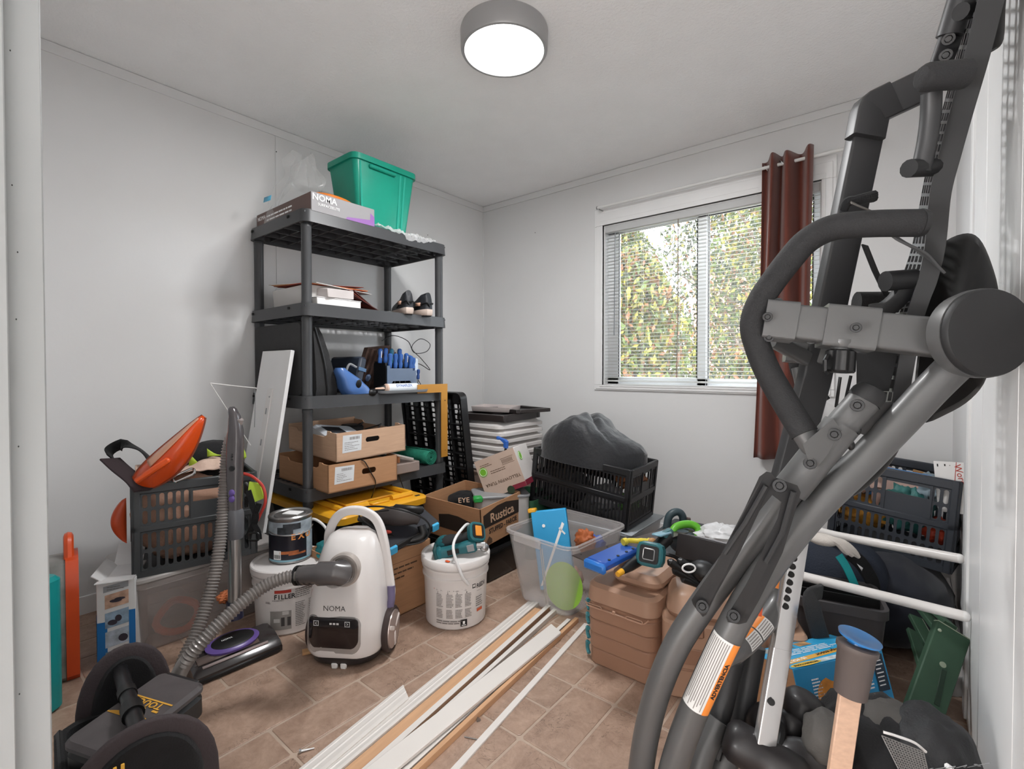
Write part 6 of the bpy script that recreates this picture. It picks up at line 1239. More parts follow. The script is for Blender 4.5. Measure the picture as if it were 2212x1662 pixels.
# dark bags below the crate
lump('dark_duffel', 'big dark navy duffel bag under the right-hand crate', 'bag', T3(-.05, 2.50, .160), .20, .30, .180, mat('duffel_navy', '#171b26', .85, var=.15, sheen=.2), .08, 2, 3)
tp = thing('navy_backpack', 'navy backpack with a bright teal stripe below the white gloves', 'backpack', M=T3(-.17, 2.33, .2))
g = W(tp); c0 = at(1815, 1255, 1.93); b0 = len(g.v); g.ell(c0, .16, .15, .17, 28, 18, .85); g.build('body', mat('backpack_navy', '#232a38', .8, var=.15, bump=.2, bs=120), tp, smooth=60)
W(tp).tube(cr([at(1812, 1200, 1.760), at(1828, 1225, 1.750), at(1845, 1262, 1.745), at(1855, 1290, 1.760)], 6), .01, 6, flat=(.028, .004, .001), up=(.5, -.8, .3)).build('teal_stripe', mat('stripe_teal', '#1fa5a8', .6), tp)
W(tp).tube(cr([at(1835, 1195, 1.760), at(1862, 1220, 1.750), at(1885, 1262, 1.760), at(1880, 1300, 1.780)], 6), .01, 6, flat=(.05, .010, .003), up=(.5, -.8, .3)).build('shoulder_strap', F_bk, tp)
G(tp.matrix_basis.inverted() @ frame(at(1858, 1225, 1.735), (.77, .63, 0), (0, 0, 1))).add([(-.012, 0, .012), (.01, 0, -.004), (.006, 0, -.016)], [(0, 1, 2)]).build('white_tag', M_wink, tp, thick=.001)
bl3 = lump('blue_cloth', 'royal blue cloth stuffed in the dark bin below the backpack', 'cloth', T3(*at(1845, 1315, 1.820)), .07, .06, .05, mat('cloth_royal', '#2b3a86', .8), .2, 3, 8)
wg = thing('white_glove', 'white cotton glove draped over the navy backpack', 'glove', M=T3(*at(1800, 1170, 1.780)))
for k, (e, d0) in enumerate((((1832, 1198), 0), ((1842, 1202), 1), ((1850, 1200), 2), ((1856, 1205), 3))): W(wg).tube(cr([at(1775 + 3 * k, 1163 + 2 * k, 1.780), at(1806 + 5 * k, 1170 + 1 * k, 1.745), at(e[0], e[1], 1.730)], 5), [.013] * 9 + [.011, .006], 8).build('finger', mat('glove_white', '#c9c2bb', .9, bump=.3, bs=250), wg)
W(wg).ell(at(1778, 1166, 1.780), .05, .035, .022, 16, 10).build('palm', MATS['glove_white'], wg)
# grey open bin with divider
gb2 = thing('grey_open_bin', 'dark grey open bin with dividers below the navy backpack', 'bin', M=T3(-.185, 2.03, .06) @ R3(0, 0, 12))
G().tub((0, 0, 0), .22, .20, .235, .005, .03, .25, .23, rim=.008, rimh=.03).build('tub', mat('bin_grey', '#4d4a4b', .4, var=.05), gb2); g = G(); g.box((0, -.03, .222), (.235, .006, .03)); g.box((0, .02, .222), (.235, .006, .03)); g.build('divider', P_bk, gb2)
st2 = thing('black_padded_strap', 'black padded strap hanging down over the left corner of the grey bin', 'strap', M=T3(-.28, 1.52, .3)); W(st2).tube(cr([at(1772, 1278, 1.56), at(1752, 1290, 1.52), at(1760, 1335, 1.50), at(1772, 1375, 1.50), at(1782, 1405, 1.52)], 6), .01, 8, flat=(.05, .016, .007), up=(.5, -.85, 0)).build('webbing', F_gr, st2, smooth=60)
bxb = thing('bin_support_box', 'low dark box underneath the grey open bin', 'box', M=T3(-.185, 2.03, 0) @ R3(0, 0, 12)); G().rbox((0, 0, 0), .22, .20, .058, .02, .005).build('shell', P_bk, bxb)
# white rods
for k, (pts, r, l) in enumerate((([(1752, 1128, 1.93), (1768, 1147, 1.92), (1800, 1156, 1.86), (2072, 1207, 1.535)], .0150, 'white rod with a curved left end crossing in front of the right-hand crate'), ([(1705, 1237, 1.70), (1750, 1249, 1.66), (2083, 1332, 1.385)], .0150, 'straight white rod crossing above the green slatted frame'))):
    t = thing('white_rod', l, 'rod', M=T3(*at(*pts[1]))); P_ = [at(*p) for p in pts]; W(t).tube(fil(P_, .04), r, 14).build('tube', mat('rod_enamel', '#dcd8d5', .3, var=.02), t); W(t).ell(P_[-1], r, r, r, 14, 10).build('end_cap', mat('rod_cap', '#e6e4e2', .3), t)
wpole = thing('white_pole', 'thin white telescopic pole leaning behind the exercise frame beside the curtain', 'pole', M=T3(*atz(1688, 1290, 0)))
pa_, pb_ = at(1741, 690, 2.05), at(1688, 1130, 2.05); W(wpole).cyl(pb_, pa_, .011, n=12).build('inner_tube', MATS['rod_enamel'], wpole); W(wpole).cyl(at(1704, 1000, 2.05), at(1683, 1180, 2.05), .014, n=12).build('outer_tube', MATS['rod_enamel'], wpole); W(wpole).cyl(at(1703, 1008, 2.05), at(1701, 1026, 2.05), .019, n=12).build('collar', P_wh, wpole)
# compressor carton
cA, cB, cC, cD = at(1712, 1447, 1.28), at(1905, 1402, 1.36), at(1757, 1560, 1.20), at(1702, 1398, 1.45)
cp2 = thing('compressor_carton', 'bright blue product carton with an orange picture lying tipped in the right corner', 'box', M=frame(cA, cB - cA, (cB - cA).cross(cD - cA))); w2 = (cB - cA).length; h2 = .19
dl = cp2.matrix_basis.inverted() @ cD; dd = .17
M_cb = mat('carton_blue', '#1f86b8', .45, var=.08, vs=4); M_cb2 = mat('carton_cyan', '#2f9fd0', .45, var=.05)
G().box((w2 / 2, dd / 2, -h2 / 2), (w2, dd, h2), .002).build('carton', M_cb, cp2)
g = G(T3(0, 0, .0008)); g.rect(.001, .001, w2 - .001, dd - .001); g.build('top_print', M_cb2, cp2)
g = G(T3(0, 0, .0013)); g.add([(.0, .028, 0), (w2, .050, 0), (w2, .072, 0), (.0, .052, 0)], [(0, 1, 2, 3)]); g.build('yellow_band', mat('band_amber', '#d9a23c', .5), cp2); g = G(T3(0, 0, .0016)); g.add([(.012 + .045 + .05 * math.cos(a), .012 + .012 * math.sin(a), 0) for a in [i * PI / 10 for i in range(20)]], [tuple(range(20))]); g.build('yellow_badge', mat('badge_amber', '#d5b23c', .5), cp2)
g = G(T3(0, 0, .0012)); g.rect(.10, .004, w2 - .005, .026); g.build('photo_strip', mat('strip_photo', '#c3cdd0', .5, var=.4, vs=40), cp2)
for k in range(3): q = G(T3(.03 + .06 * k, .128, .0014)); q.rect(0, 0, .045, .03); q.build('picture', mat('cpic_%d' % k, ('#9aa3a6', '#6f8796', '#b38e63')[k], .5, var=.4, vs=50), cp2)
text('Compressor', .024, M_ink, cp2, T3(w2 * .62, .055, .0018) @ R3(0, 0, 185)); text('15 VOLT', .018, M_wink, cp2, T3(.06, .045, .0018) @ R3(0, 0, 186), bold=.0005); text('INTERSECTIONS', .011, M_ink, cp2, T3(.057, .012, .002) @ R3(0, 0, 180))
q = G(T3(0, 0, .0016)); lines(q, .02, w2 - .03, .078, .118, 4, .4, 6, 0, .25); q.build('small_print', M_wink, cp2)
q = G(R3(90, 0, 0) @ T3(0, 0, .0016)); lines(q, .05, .085, -.09, -.03, 8, .45, 2); lines(q, .05, .075, -.16, -.105, 6, .45, 3); lines(q, w2 - .085, w2 - .055, -.09, -.03, 7, .45, 4); lines(q, w2 - .075, w2 - .035, -.17, -.10, 8, .45, 5); q.build('small_print', M_wink, cp2)
q = G(R3(90, 0, 0) @ T3(0, 0, .0014)); q.rect(w2 - .045, -.10, w2 - .008, -.01); q.build('dark_panel', mat('panel_navy', '#1c2b3a', .5), cp2); q = G(R3(90, 0, 0) @ T3(0, 0, .002)); lines(q, w2 - .04, w2 - .014, -.09, -.02, 7, .3, 7); q.build('panel_print', M_wink, cp2)
q = G(R3(90, 0, 0) @ T3(0, 0, .0016)); q.add([(.105 + .045 * math.cos(a), -.075 + .04 * math.sin(a) - .01 * (math.cos(a) > 0), 0) for a in [i * PI / 9 for i in range(18)]], [tuple(range(18))]); q.build('product_picture', mat('prod_orange', '#d98a2b', .5, var=.3, vs=25), cp2); q = G(R3(90, 0, 0) @ T3(0, 0, .0018)); q.add([(.075, -.12, 0), (.13, -.12, 0), (.135, -.10, 0), (.08, -.098, 0)], [(0, 1, 2, 3)]); q.build('product_base', mat('prod_grey', '#b9bfc3', .5), cp2)
q = G(R3(0, -90, 0)); q.M = T3(-.0008, 0, 0) @ Matrix(((0, 0, -1, 0), (1, 0, 0, 0), (0, 1, 0, 0), (0, 0, 0, 1))); q.rect(0, -h2, dd, 0); q.build('brown_side', M_card, cp2)
lump('cardboard_scrap', 'torn brown cardboard wedged between the blue carton and the chrome rail', 'cardboard', T3(*at(1715, 1560, 1.33)), .035, .06, .12, M_card, .15, 2, 5)
# green slatted frame
M_gw = mat('painted_green', '#34503d', .6, var=.12, vs=8); M_gs = mat('green_edge', '#8f9a86', .7, var=.1)
gA, gB, gC = at(2062, 1362, 1.42), at(1965, 1640, 1.30), at(2092, 1388, 1.40)
gf = thing('green_slatted_frame', 'dark green painted wooden frame with slats leaning in the right corner', 'furniture', M=frame(gA, gB - gA, V((.4, -.85, .3)))); Lg = (gB - gA).length
g = G(); g.box((Lg / 2, -.0, -.012), (Lg, .088, .024), .003); g.build('leg_board', M_gw, gf); G().box((-.001, 0, -.012), (.003, .086, .022), .001).build('end_grain', M_gs, gf)
g = G(T3(.11, .0, .0)); g.cyl((0, 0, 0), (0, 0, .003), .008, n=14); g.build('bolt', M_gs, gf); g = G(); g.box((.17, .012, .0), (.10, .014, .003), .003, M=R3(0, 0, 6)); g.build('groove', mat('groove_green', '#24382b', .7), gf)
for k, (x0, y0, x1, y1, d0, d1) in enumerate(((1992, 1318, 2034, 1372, 1.62, 1.46), (1976, 1334, 2018, 1412, 1.62, 1.45), (1972, 1365, 2000, 1455, 1.60, 1.43), (2005, 1310, 2052, 1352, 1.64, 1.48))):
    a, b_ = at(x0, y0, d0), at(x1, y1, d1); g = G(gf.matrix_basis.inverted() @ frame(a, b_ - a, V((.3, -.9, .2)))); L_ = (b_ - a).length; g.box((L_ / 2, 0, 0), (L_, .036, .014), .002); s_ = g.build('slat', M_gw, gf); g = G(gf.matrix_basis.inverted() @ frame(a, b_ - a, V((.3, -.9, .2)))); g.box((L_ / 2, .0185, 0), (L_ * .98, .002, .012)); g.build('slat_edge', M_gs, s_)
g = G(gf.matrix_basis.inverted())
for p in ((2030, 1362, 1.42), (2020, 1392, 1.42), (2003, 1438, 1.40)): g.ell(at(*p), .005, .005, .005, 8, 6)
g.build('screw_head', M_gs, gf)
# black sports bag
sbg = thing('black_sports_bag', 'black sports bag with a mesh side pocket in the bottom right corner', 'bag', M=T3(-.02, 1.33, 0))
def bagf(nm, c, r, m, amp, f, seed, p=.8):
    g = G(); b0 = 0; g.ell((0, 0, 0), 1, 1, 1, 40, 26, p)
    for i, q_ in enumerate(g.v):
        n = noise.noise(q_ * f + V((seed, 0, 0))) + .4 * noise.noise(q_ * f * 2.5 + V((seed, 3, 1))); q_ = q_ * (1 + amp * n); g.v[i] = V((q_.x * r[0] + c[0], q_.y * r[1] + c[1], q_.z * r[2] + c[2]))
    g.M = Matrix.Identity(4); return g.build(nm, m, sbg, smooth=70)
bagf('body', (-.04, -.01, .155), (.125, .14, .175), F_bk, .12, 2.2, 4)
bagf('side', (.065, -.01, .20), (.085, .13, .145), mat('bag_black_satin', '#19191b', .6, var=.1, bump=.2, bs=200), .10, 2, 7)
for c_, r_ in ((at(1785, 1598, 1.02), (.045, .055, .05)), (at(1925, 1575, 1.06), (.085, .07, .05))):
    g = G(); g.ell((0, 0, 0), 1, 1, 1, 26, 16, .85)
    for i_, q_ in enumerate(g.v):
        q_ = q_ * (1 + .12 * noise.noise(q_ * 2.3 + V((21, 0, 0)))); g.v[i_] = V((q_.x * r_[0], q_.y * r_[1], q_.z * r_[2])) + (c_ - V(sbg.location))
    g.build('grey_panel', mat('bag_grey_panel', '#4a4744', .75, var=.1, bump=.1, bs=200), sbg, smooth=70)
W(sbg).tube(cr([at(1908, 1582, 0.910), at(1935, 1590, 0.900), at(1975, 1605, 0.900), at(2000, 1625, 0.900)], 6), .0025, 6).build('zip_line', P_wh, sbg)
g = W(sbg); A0, A1, B0, B1 = at(1905, 1590, 0.890), at(1995, 1625, 0.890), at(1945, 1670, 0.860), at(2010, 1690, 0.870)
for i in range(14):
    for a, b_, c, d_ in ((A0, A1, B0, B1), (A0, B0, A1, B1)): t = i / 13; g.cyl(a.lerp(b_, t), c.lerp(d_, t), .0011, n=4)
g.build('mesh_pocket', mat('mesh_grey', '#6f6c6a', .6), sbg, kind='stuff')
for pts in (((2068, 1588, 1.000), (2078, 1598, 0.990), (2080, 1615, 0.990)), ((2045, 1655, 0.920), (2060, 1665, 0.920), (2075, 1680, 0.920))): W(sbg).tube([at(*p) for p in pts], [.005, .007, .002], 6).build('white_flash', M_wink, sbg)
text('NWX', .045, P_gr, sbg, sbg.matrix_basis.inverted() @ frame(at(2066, 1658, 0.910), V((.75, .6, .1)), V((-.4, .55, .6))) @ R3(0, 0, 0))
wpn = thing('plastic_sheet', 'white plastic panel standing behind the lower end of the green slatted frame', 'panel', M=frame(at(2012, 1600, 1.60), (.75, .45, 0)))
G().box((.075, 0, .07), (.16, .012, .30), .003).build('panel', mat('panel_white', '#cfcfcf', .4), wpn)
# paddle: wooden slat with grey rubber end and a blue suction cap
wpd = thing('wooden_paddle', 'pale wooden slat with a grey rubber end and a blue cap in the right foreground', 'paddle', M=T3(*at(1810, 1700, .94)))
a, b_ = at(1808, 1700, .94), at(1838, 1490, .95); g = G(wpd.matrix_basis.inverted() @ frame(a, b_ - a, V((.5, -.85, .1)))); L_ = (b_ - a).length; g.box((L_ / 2, 0, 0), (L_, .040, .012), .002); g.build('slat', mat('slat_beech', '#c9a68e', .5, var=.08, stretch=(2, 20, 20)), wpd)
a, b_ = at(1836, 1502, .95), at(1853, 1392, .955); d_ = (b_ - a)
g = G(wpd.matrix_basis.inverted()); g.tube([a, a + d_ * .02, a + d_ * .85, a + d_ * .88, a + d_ * .97, a + d_], [.026, .028, .0325, .0355, .0355, .030], 24); g.build('rubber_end', mat('rubber_taupe', '#5b524f', .6, var=.05), wpd, smooth=45)
n_ = d_.normalized(); g = G(wpd.matrix_basis.inverted() @ frame(b_, n_.orthogonal(), n_ + V((.12, -.1, 0)))); g.lathe([(0, -.002), (.018, -.002), (.016, .006), (.036, .012), (.037, .016), (.030, .016), (.010, .011), (0, .011)], 32); g.build('suction_cap', mat('cap_blue', '#1f6fb0', .25, coat=.4), wpd)
# orange plastic clamp and loose things under the frame
ocp = thing('orange_bracket', 'orange plastic bracket behind the foam rollers of the exercise frame', 'bracket', M=T3(*at(1620, 1590, 1.22))); W(ocp).tube(fil([at(1632, 1660, 1.2), at(1610, 1610, 1.2), at(1628, 1535, 1.2), at(1642, 1535, 1.2), at(1640, 1570, 1.2)], .01), .009, 6, flat=(.02, .014, .004), up=(.5, -.8, 0)).build('bracket', M_org, ocp)
# ------------------------------------------------------------------ folded inversion table in the right foreground
M_tube = mat('frame_grey', '#525252', .42, metal=.2, var=.04, vs=8, coat=.15)
M_tubd = mat('frame_dark', '#333334', .45, var=.06, vs=10, metal=.15)
M_foam = mat('foam_black', '#1f1f20', .8, var=.08, vs=60, bump=.25, bs=350)
M_pad = mat('pad_black', '#0e0e0e', .95, var=.15, vs=80, sheen=.15)
M_plate = mat('plate_black', '#1d1d1e', .55, var=.06, vs=30)
M_bolt = mat('bolt_black', '#131314', .4, metal=0)
it = thing('inversion_table', 'large folded grey exercise inversion table with foam handles standing at the right', 'exercise machine', M=T3(*atz(1380, 1690, 0)))
def mw(): return W(it)
def px(*pts): return [at(*p) for p in pts]
def vdir(p): return (V((0, 0, HCAM)) - p).normalized()
def bolt(p, r=.011, par=None, nm='bolt', h=.010):
    q = at(*p); n = vdir(q); g = mw(); g.cyl(q - n * .004, q + n * h * .6, r, r * .92, 16); g.cyl(q + n * h * .6, q + n * h, r * .6, r * .45, 8); return g.build(nm, M_bolt, par or it)
# two parallel legs of the near A-frame
T1 = cr(px((2078, 776, .80), (2015, 838, .82), (1953, 904, .835), (1858, 1002, .85), (1763, 1096, .865), (1672, 1208, .88), (1612, 1300, .89), (1570, 1378, .90), (1526, 1472, .915), (1490, 1555, .93), (1462, 1635, .94), (1440, 1720, .95), (1428, 1800, .955)), 8)
leg = mw().tube(T1, .0262, 20).build('leg', M_tube, it, smooth=60)
T2 = cr(px((1866, 866, .835), (1809, 930, .845), (1748, 1002, .86), (1709, 1052, .875), (1628, 1160, .90), (1560, 1250, .92), (1512, 1316, .935), (1463, 1392, .95), (1425, 1480, .965), (1400, 1570, .98), (1385, 1662, .99), (1378, 1760, 1.0)), 8)
leg2 = mw().tube(T2, .0252, 20).build('leg', M_tube, it, smooth=60)
a, b_ = at(1866, 866, .835), at(1889, 836, .83); mw().tube([a, a.lerp(b_, .5), a.lerp(b_, .9), b_], [.0268, .0262, .021, .012], 20).build('end_plug', M_plate, leg2)
p0, p1 = at(1790, 952, .838), at(1722, 1040, .855); g = mw(); g.tube(px((1818, 920, .838), (1705, 1060, .862)), .0285, 20); g.build('clamp_sleeve', M_tube, leg2, smooth=60)
g = mw(); P_ = px((1800, 905, .815), (1818, 930, .815), (1785, 985, .82), (1765, 1010, .825), (1748, 998, .825), (1735, 960, .82), (1758, 940, .815)); off = vdir(P_[0]) * .022; g.loft([[q - off * .8 for q in P_], [q + off * .5 for q in P_]]); g.build('gusset', M_tube, leg2)
for p in ((1852, 876, .806), (1802, 939, .806), (1750, 1001, .82)): bolt(p, .0105, leg2)
# hub disc
hp_ = at(2128, 720, .745); hn = (vdir(hp_) + V((.02, -.03, .10))).normalized(); hm = frame(hp_, V((.774, .633, -.05)), hn)
g = G(it.matrix_basis.inverted() @ hm); g.lathe([(0, -.035), (.062, -.035), (.066, -.012), (.068, -.008), (.068, .006), (.066, .010), (0, .012)], 48); o = g.build('pivot_cap', M_plate, it, smooth=40)
g = G(it.matrix_basis.inverted() @ hm); g.lathe([(.060, -.03), (.066, -.03), (.0695, -.014), (.0695, -.002), (.0675, -.002), (.060, -.03)], 48); g.build('pivot_ring', M_tube, it, smooth=40)
# cross tube with sleeves, adjusting knob
XA, XB = at(1652, 692, .90), at(2062, 735, .80); up_ = V((0, 0, 1))
def sq(nm, pa, pb, w, h, m, r=.006, par=None):
    g = mw(); g.tube([pa, pb], .01, 12, flat=(w, h, r), up=(pa - pb).normalized().cross(V((-.633, .774, 0)).normalized()) * 1); return g.build(nm, m, par or it, smooth=30)
ct_ = sq('cross_tube', XA.lerp(XB, .08), XB, .050, .062, M_tube)
sq('tube_sleeve', XA.lerp(XB, -.01), XA.lerp(XB, .175), .058, .070, M_tube, par=ct_); sq('tube_sleeve', XA.lerp(XB, .325), XA.lerp(XB, .60), .060, .074, M_tube, par=ct_)
for p in ((1658, 685, .862), (1849, 708, .808)): bolt(p, .0085, ct_, h=.004)
bolt((1680, 654, .885), .009, ct_); bolt((1661, 729, .88), .009, ct_); bolt((1752, 734, .88), .009, ct_)
kA, kB = at(1818, 742, .845), at(1812, 806, .845); kd = kB - kA
g = mw(); g.tube([kA - kd * .1, kA, kA + kd * .14, kA + kd * .18, kA + kd * .3], [.020, .020, .017, .014, .014], 18); g.build('knob_stem', M_tube, ct_)
g = mw(); ax = kd.normalized(); ux = ax.orthogonal().normalized(); uy = ax.cross(ux); rs = []
for f, k in ((.22, .8), (.28, 1), (.92, 1.06), (.98, .95), (1.0, .6)): rs.append([kA + kd * f + (ux * math.cos(t) + uy * math.sin(t)) * .0215 * k * (1 + .06 * math.cos(10 * t)) for t in [i * PI / 30 for i in range(60)]])
g.loft(rs); g.build('knob', M_bolt, ct_, smooth=30); mw().tube(px((1789, 768, .84), (1783, 780, .83), (1781, 800, .83), (1787, 806, .84)), .004, 6).build('knob_lever', M_bolt, ct_)
# padded handle loops
H1 = fil(px((1992, 482, .80), (1880, 483, .82), (1795, 490, .845), (1740, 520, .865), (1690, 580, .885), (1640, 650, .90), (1622, 705, .905), (1650, 790, .895), (1690, 860, .875), (1738, 938, .845)), .06, 6)
hd_ = mw().tube(H1, .0225, 20).build('foam_handle', M_foam, it, smooth=60)
mw().tube(px((1986, 482, .80), (1999, 482, .798)), [.0232, .021], 20).build('end_cap', M_plate, hd_)
mw().tube(px((1730, 926, .85), (1768, 985, .838)), .0195, 18).build('steel_end', M_tube, hd_)
H2 = fil(px((1850, 655, 1.05), (1905, 655, 1.04), (1930, 655, 1.03)), .03); mw().tube(H2, .0245, 16).build('foam_handle', M_foam, it, smooth=60)
H3 = fil(px((1722, 770, 1.15), (1726, 800, 1.15), (1745, 830, 1.14), (1775, 870, 1.12)), .05); mw().tube(H3, .020, 14).build('foam_handle', M_foam, it, smooth=60)
sq('far_cross_tube', at(1695, 760, 1.06), at(1800, 768, 1.03), .04, .045, M_tube); sq('far_brace', at(1670, 735, .98), at(1742, 775, 1.02), .02, .03, M_tube); mw().tube(px((1722, 795, 1.12), (1742, 890, 1.10)), .012, 10).build('far_strut', M_tube, it); bolt((1738, 790, 1.08), .008)
# two-armed spreader plate
outl = [(1672, 1032), (1665, 1022), (1655, 1020), (1640, 1031), (1608, 1100), (1545, 1222), (1494, 1296), (1497, 1306), (1518, 1333), (1526, 1328), (1548, 1282), (1600, 1190), (1640, 1105), (1668, 1070), (1688, 1085), (1680, 1120), (1640, 1205), (1612, 1262), (1568, 1334), (1572, 1344), (1596, 1349), (1612, 1345), (1640, 1296), (1690, 1195), (1722, 1090), (1729, 1065), (1722, 1050)]
def dpl(x, y): return .805 + (y - 1020) * .00018 + (1640 - x) * .0001
PL = [at(x, y, dpl(x, y)) for x, y in outl]; n_ = vdir(PL[5]) * .004
g = mw(); g.loft([[p for p in PL], [p + n_ for p in PL]], True, True); pl_ = g.build('spreader_plate', M_plate, it, smooth=0)
for pts in ([(1655, 1050, .800), (1610, 1130, .817), (1565, 1196, .829)], [(1714, 1062, .797), (1690, 1150, .815), (1655, 1215, .83)]): mw().tube(px(*pts), .0045, 8).build('rib', M_plate, pl_)
for p in ((1684, 1050, .799), (1517, 1311, .858), (1585, 1332, .855)): bolt(p, .0115, pl_)
# warning labels: thin curved stickers on the legs
def sticker(path, i0, i1, r, c0, c1, m, nm, par, off=.0006):   # patch round a tube between path indices, angles measured from the camera side
    g = mw(); n = 10
    def f(u, v):
        k = i0 + (i1 - i0) * u; i = int(k); fr = k - i; p = path[i].lerp(path[min(i + 1, len(path) - 1)], fr); t = (path[min(i + 1, len(path) - 1)] - path[max(i - 1, 0)]).normalized()
        e = vdir(p); e = (e - t * e.dot(t)).normalized(); s = e.cross(t); a = math.radians(c0 + (c1 - c0) * v); return tuple(p + (e * math.cos(a) + s * math.sin(a)) * (r + off))
    g.sheet(f, max(2, int((i1 - i0) * 2)), n); return g.build(nm, m, par)
M_lo = mat('label_orange', '#d57d30', .5, var=.03)
i0, i1 = 55.5, 68.5
sticker(T1, i0, i1, .0262, -62, 62, mat('label_paper', '#c7c7c5', .5, var=.03), 'warning_label', leg)
sticker(T1, i0, i1, .0262, 32, 64, M_lo, 'orange_band', leg, .0012); 
for k in range(10):
    a = -56 + 8.4 * k; sticker(T1, i0 + .4, i1 - .4 - (k * 7 % 3) * .6, .0262, a, a + 3.0, M_inkg, 'small_print', leg, .0013)
def lettering_on(path, s_, i, r, ang, size, m, par, flip=1, bold=.0003):
    p = path[int(i)]; t = (path[int(i) + 1] - path[int(i) - 1]).normalized(); e = vdir(p); e = (e - t * e.dot(t)).normalized(); s = e.cross(t); a = math.radians(ang); n = e * math.cos(a) + s * math.sin(a)
    text(s_, size, m, par, it.matrix_basis.inverted() @ frame(p + n * (r + .0016), -t * flip, n), bold=bold)
lettering_on(T1, 'ADVERTENCIA', 62, .0262, 46, .0115, M_ink, leg, 1)
# curved brace with small labels
BR = cr(px((1695, 1190, 1.10), (1690, 1245, 1.08), (1681, 1300, 1.06), (1652, 1345, 1.03), (1616, 1384, 1.00), (1580, 1412, .97)), 8)
br = mw().tube(BR, .022, 18).build('curved_brace', M_tube, it, smooth=60)
for i0, i1 in ((24.5, 29.5), (30, 35.2)):
    sticker(BR, i0, i1, .022, -40, 55, MATS['label_paper'], 'warning_label', br); sticker(BR, i0, i1, .022, -42, -14, M_lo, 'orange_band', br, .0011)
    for k in range(5): sticker(BR, i0 + .4, i1 - .4, .022, -6 + 12 * k, -2 + 12 * k, M_inkg, 'small_print', br, .0012)
sticker(BR, 8, 12.5, .022, -30, 45, MATS['label_paper'], 'warning_label', br); sticker(BR, 8, 12.5, .022, -30, 10, M_lo, 'orange_band', br, .0011)
mw().tube(px((1592, 1405, .95), (1560, 1420, .93)), .020, 14).build('brace_elbow', M_tube, it)
mw().tube(px((1640, 1300, 1.0), (1636, 1330, .99)), .008, 8).build('orange_tip', M_org, it)
# rear lower tubes
for pts in ([(1592, 1400, 1.12), (1575, 1455, 1.12), (1553, 1545, 1.10), (1520, 1620, 1.08), (1490, 1720, 1.06)], [(1630, 1395, 1.16), (1618, 1460, 1.15), (1596, 1575, 1.12), (1570, 1640, 1.10), (1540, 1730, 1.08)]):
    o = mw().tube(cr(px(*pts), 6), .0245, 16).build('rear_leg', M_tubd, it, smooth=60)
for pts in ([(1548, 1553, 1.08), (1515, 1625, 1.06), (1488, 1720, 1.04)], [(1590, 1598, 1.10), (1562, 1650, 1.08), (1535, 1735, 1.06)]): mw().tube(px(*pts), .0285, 16).build('leg_sleeve', M_tube, it, smooth=60)
mw().tube(px((1572, 1565, 1.08), (1560, 1600, 1.07), (1548, 1640, 1.06)), .009, 8).build('spring_clip', M_bolt, it)
# upright rectangular tube with bend and strap
U1 = fil(px((1690, 1075, 1.06), (1758, 820, 1.04), (1880, 240, 1.00), (2010, 178, .96)), .006, 2)
g = mw(); g.tube(U1, .01, 12, flat=(.062, .030, .005), up=V((-.633, .774, 0))); up1 = g.build('upright', M_tubd, it, smooth=30)
mw().tube(fil(px((1868, 300, .992), (1880, 238, .99), (1925, 216, .985)), .006, 2), .01, 12, flat=(.066, .034, .005), up=V((-.633, .774, 0))).build('bend_sleeve', M_tubd, up1, smooth=30)
g = mw(); g.tube(px((2014, 190, .96), (2060, 62, .93)), .01, 8, flat=(.040, .012, .003), up=V((-.633, .774, 0))); bp_ = g.build('bolt_bracket', M_tubd, it)
bolt((2049, 84, .925), .011, bp_); bolt((2043, 119, .925), .011, bp_)
mw().tube(px((2052, 78, .93), (2076, 0, .91), (2100, -80, .89)), .022, 16).build('upper_tube', M_tubd, it)
# black tie round the upright
g = mw()
for k in range(3): g.tube(cr(px((1822, 448 + 3 * k, .96), (1832, 434 + 2 * k, .95), (1860, 432 - 2 * k, .95), (1888, 428 - 4 * k, .97)), 5), .008, 8)
g.build('tie_strap', F_bk, up1); mw().tube(px((1838, 437, .94), (1862, 448, .94), (1882, 456, .95)), .01, 6, flat=(.016, .003, .001), up=(.3, -.5, .8)).build('tie_end', mat('tie_grey', '#5f5c58', .8), up1)
mw().tube(px((1868, 530, 1.0), (1890, 585, .98), (1916, 640, .96)), .01, 6, flat=(.022, .003, .001), up=(.7, -.3, .5)).build('webbing', F_bk, it)
g = mw(); g.tube(cr(px((1918, 500, .86), (1950, 522, .86), (1990, 545, .87), (2025, 580, .88)), 5), .01, 6, flat=(.05, .004, .001), up=(.35, -.4, .85)); g.build('grey_strap', mat('strap_grey', '#4a4a4b', .8, var=.1), it, smooth=60)
# perforated bed, curved, seen almost edge-on
near_ = cr(px((2135, -90, .80), (2112, 0, .82), (2080, 135, .84), (2052, 241, .86), (2029, 331, .87), (2008, 421, .88), (1998, 530, .88), (1984, 600, .885), (1971, 640, .89), (1957, 690, .90), (1944, 765, .91), (1926, 870, .92)), 6)
far_ = cr(px((2114, -90, 1.02), (2095, 0, 1.05), (2062, 135, 1.07), (2034, 241, 1.09), (2008, 331, 1.10), (1990, 421, 1.11), (1970, 530, 1.12), (1948, 600, 1.13), (1938, 650, 1.14), (1924, 690, 1.15), (1908, 765, 1.16), (1888, 870, 1.17)), 6)
def bedpt(u, v, o=0):
    k = u * (len(near_) - 1); i = min(int(k), len(near_) - 2); f = k - i
    a = near_[i].lerp(near_[i + 1], f); b = far_[i].lerp(far_[i + 1], f); t = near_[i + 1] - near_[i]; n = t.cross(b - a).normalized(); return a.lerp(b, v) + n * o
g = G(); NU, NV = 44, 4
for i in range(NU):
    for j in range(NV): g.hole(i / NU, j / NV, (i + 1) / NU, (j + 1) / NV, .14 / NU, .14 / NV, .36 / NU, .006, 2)
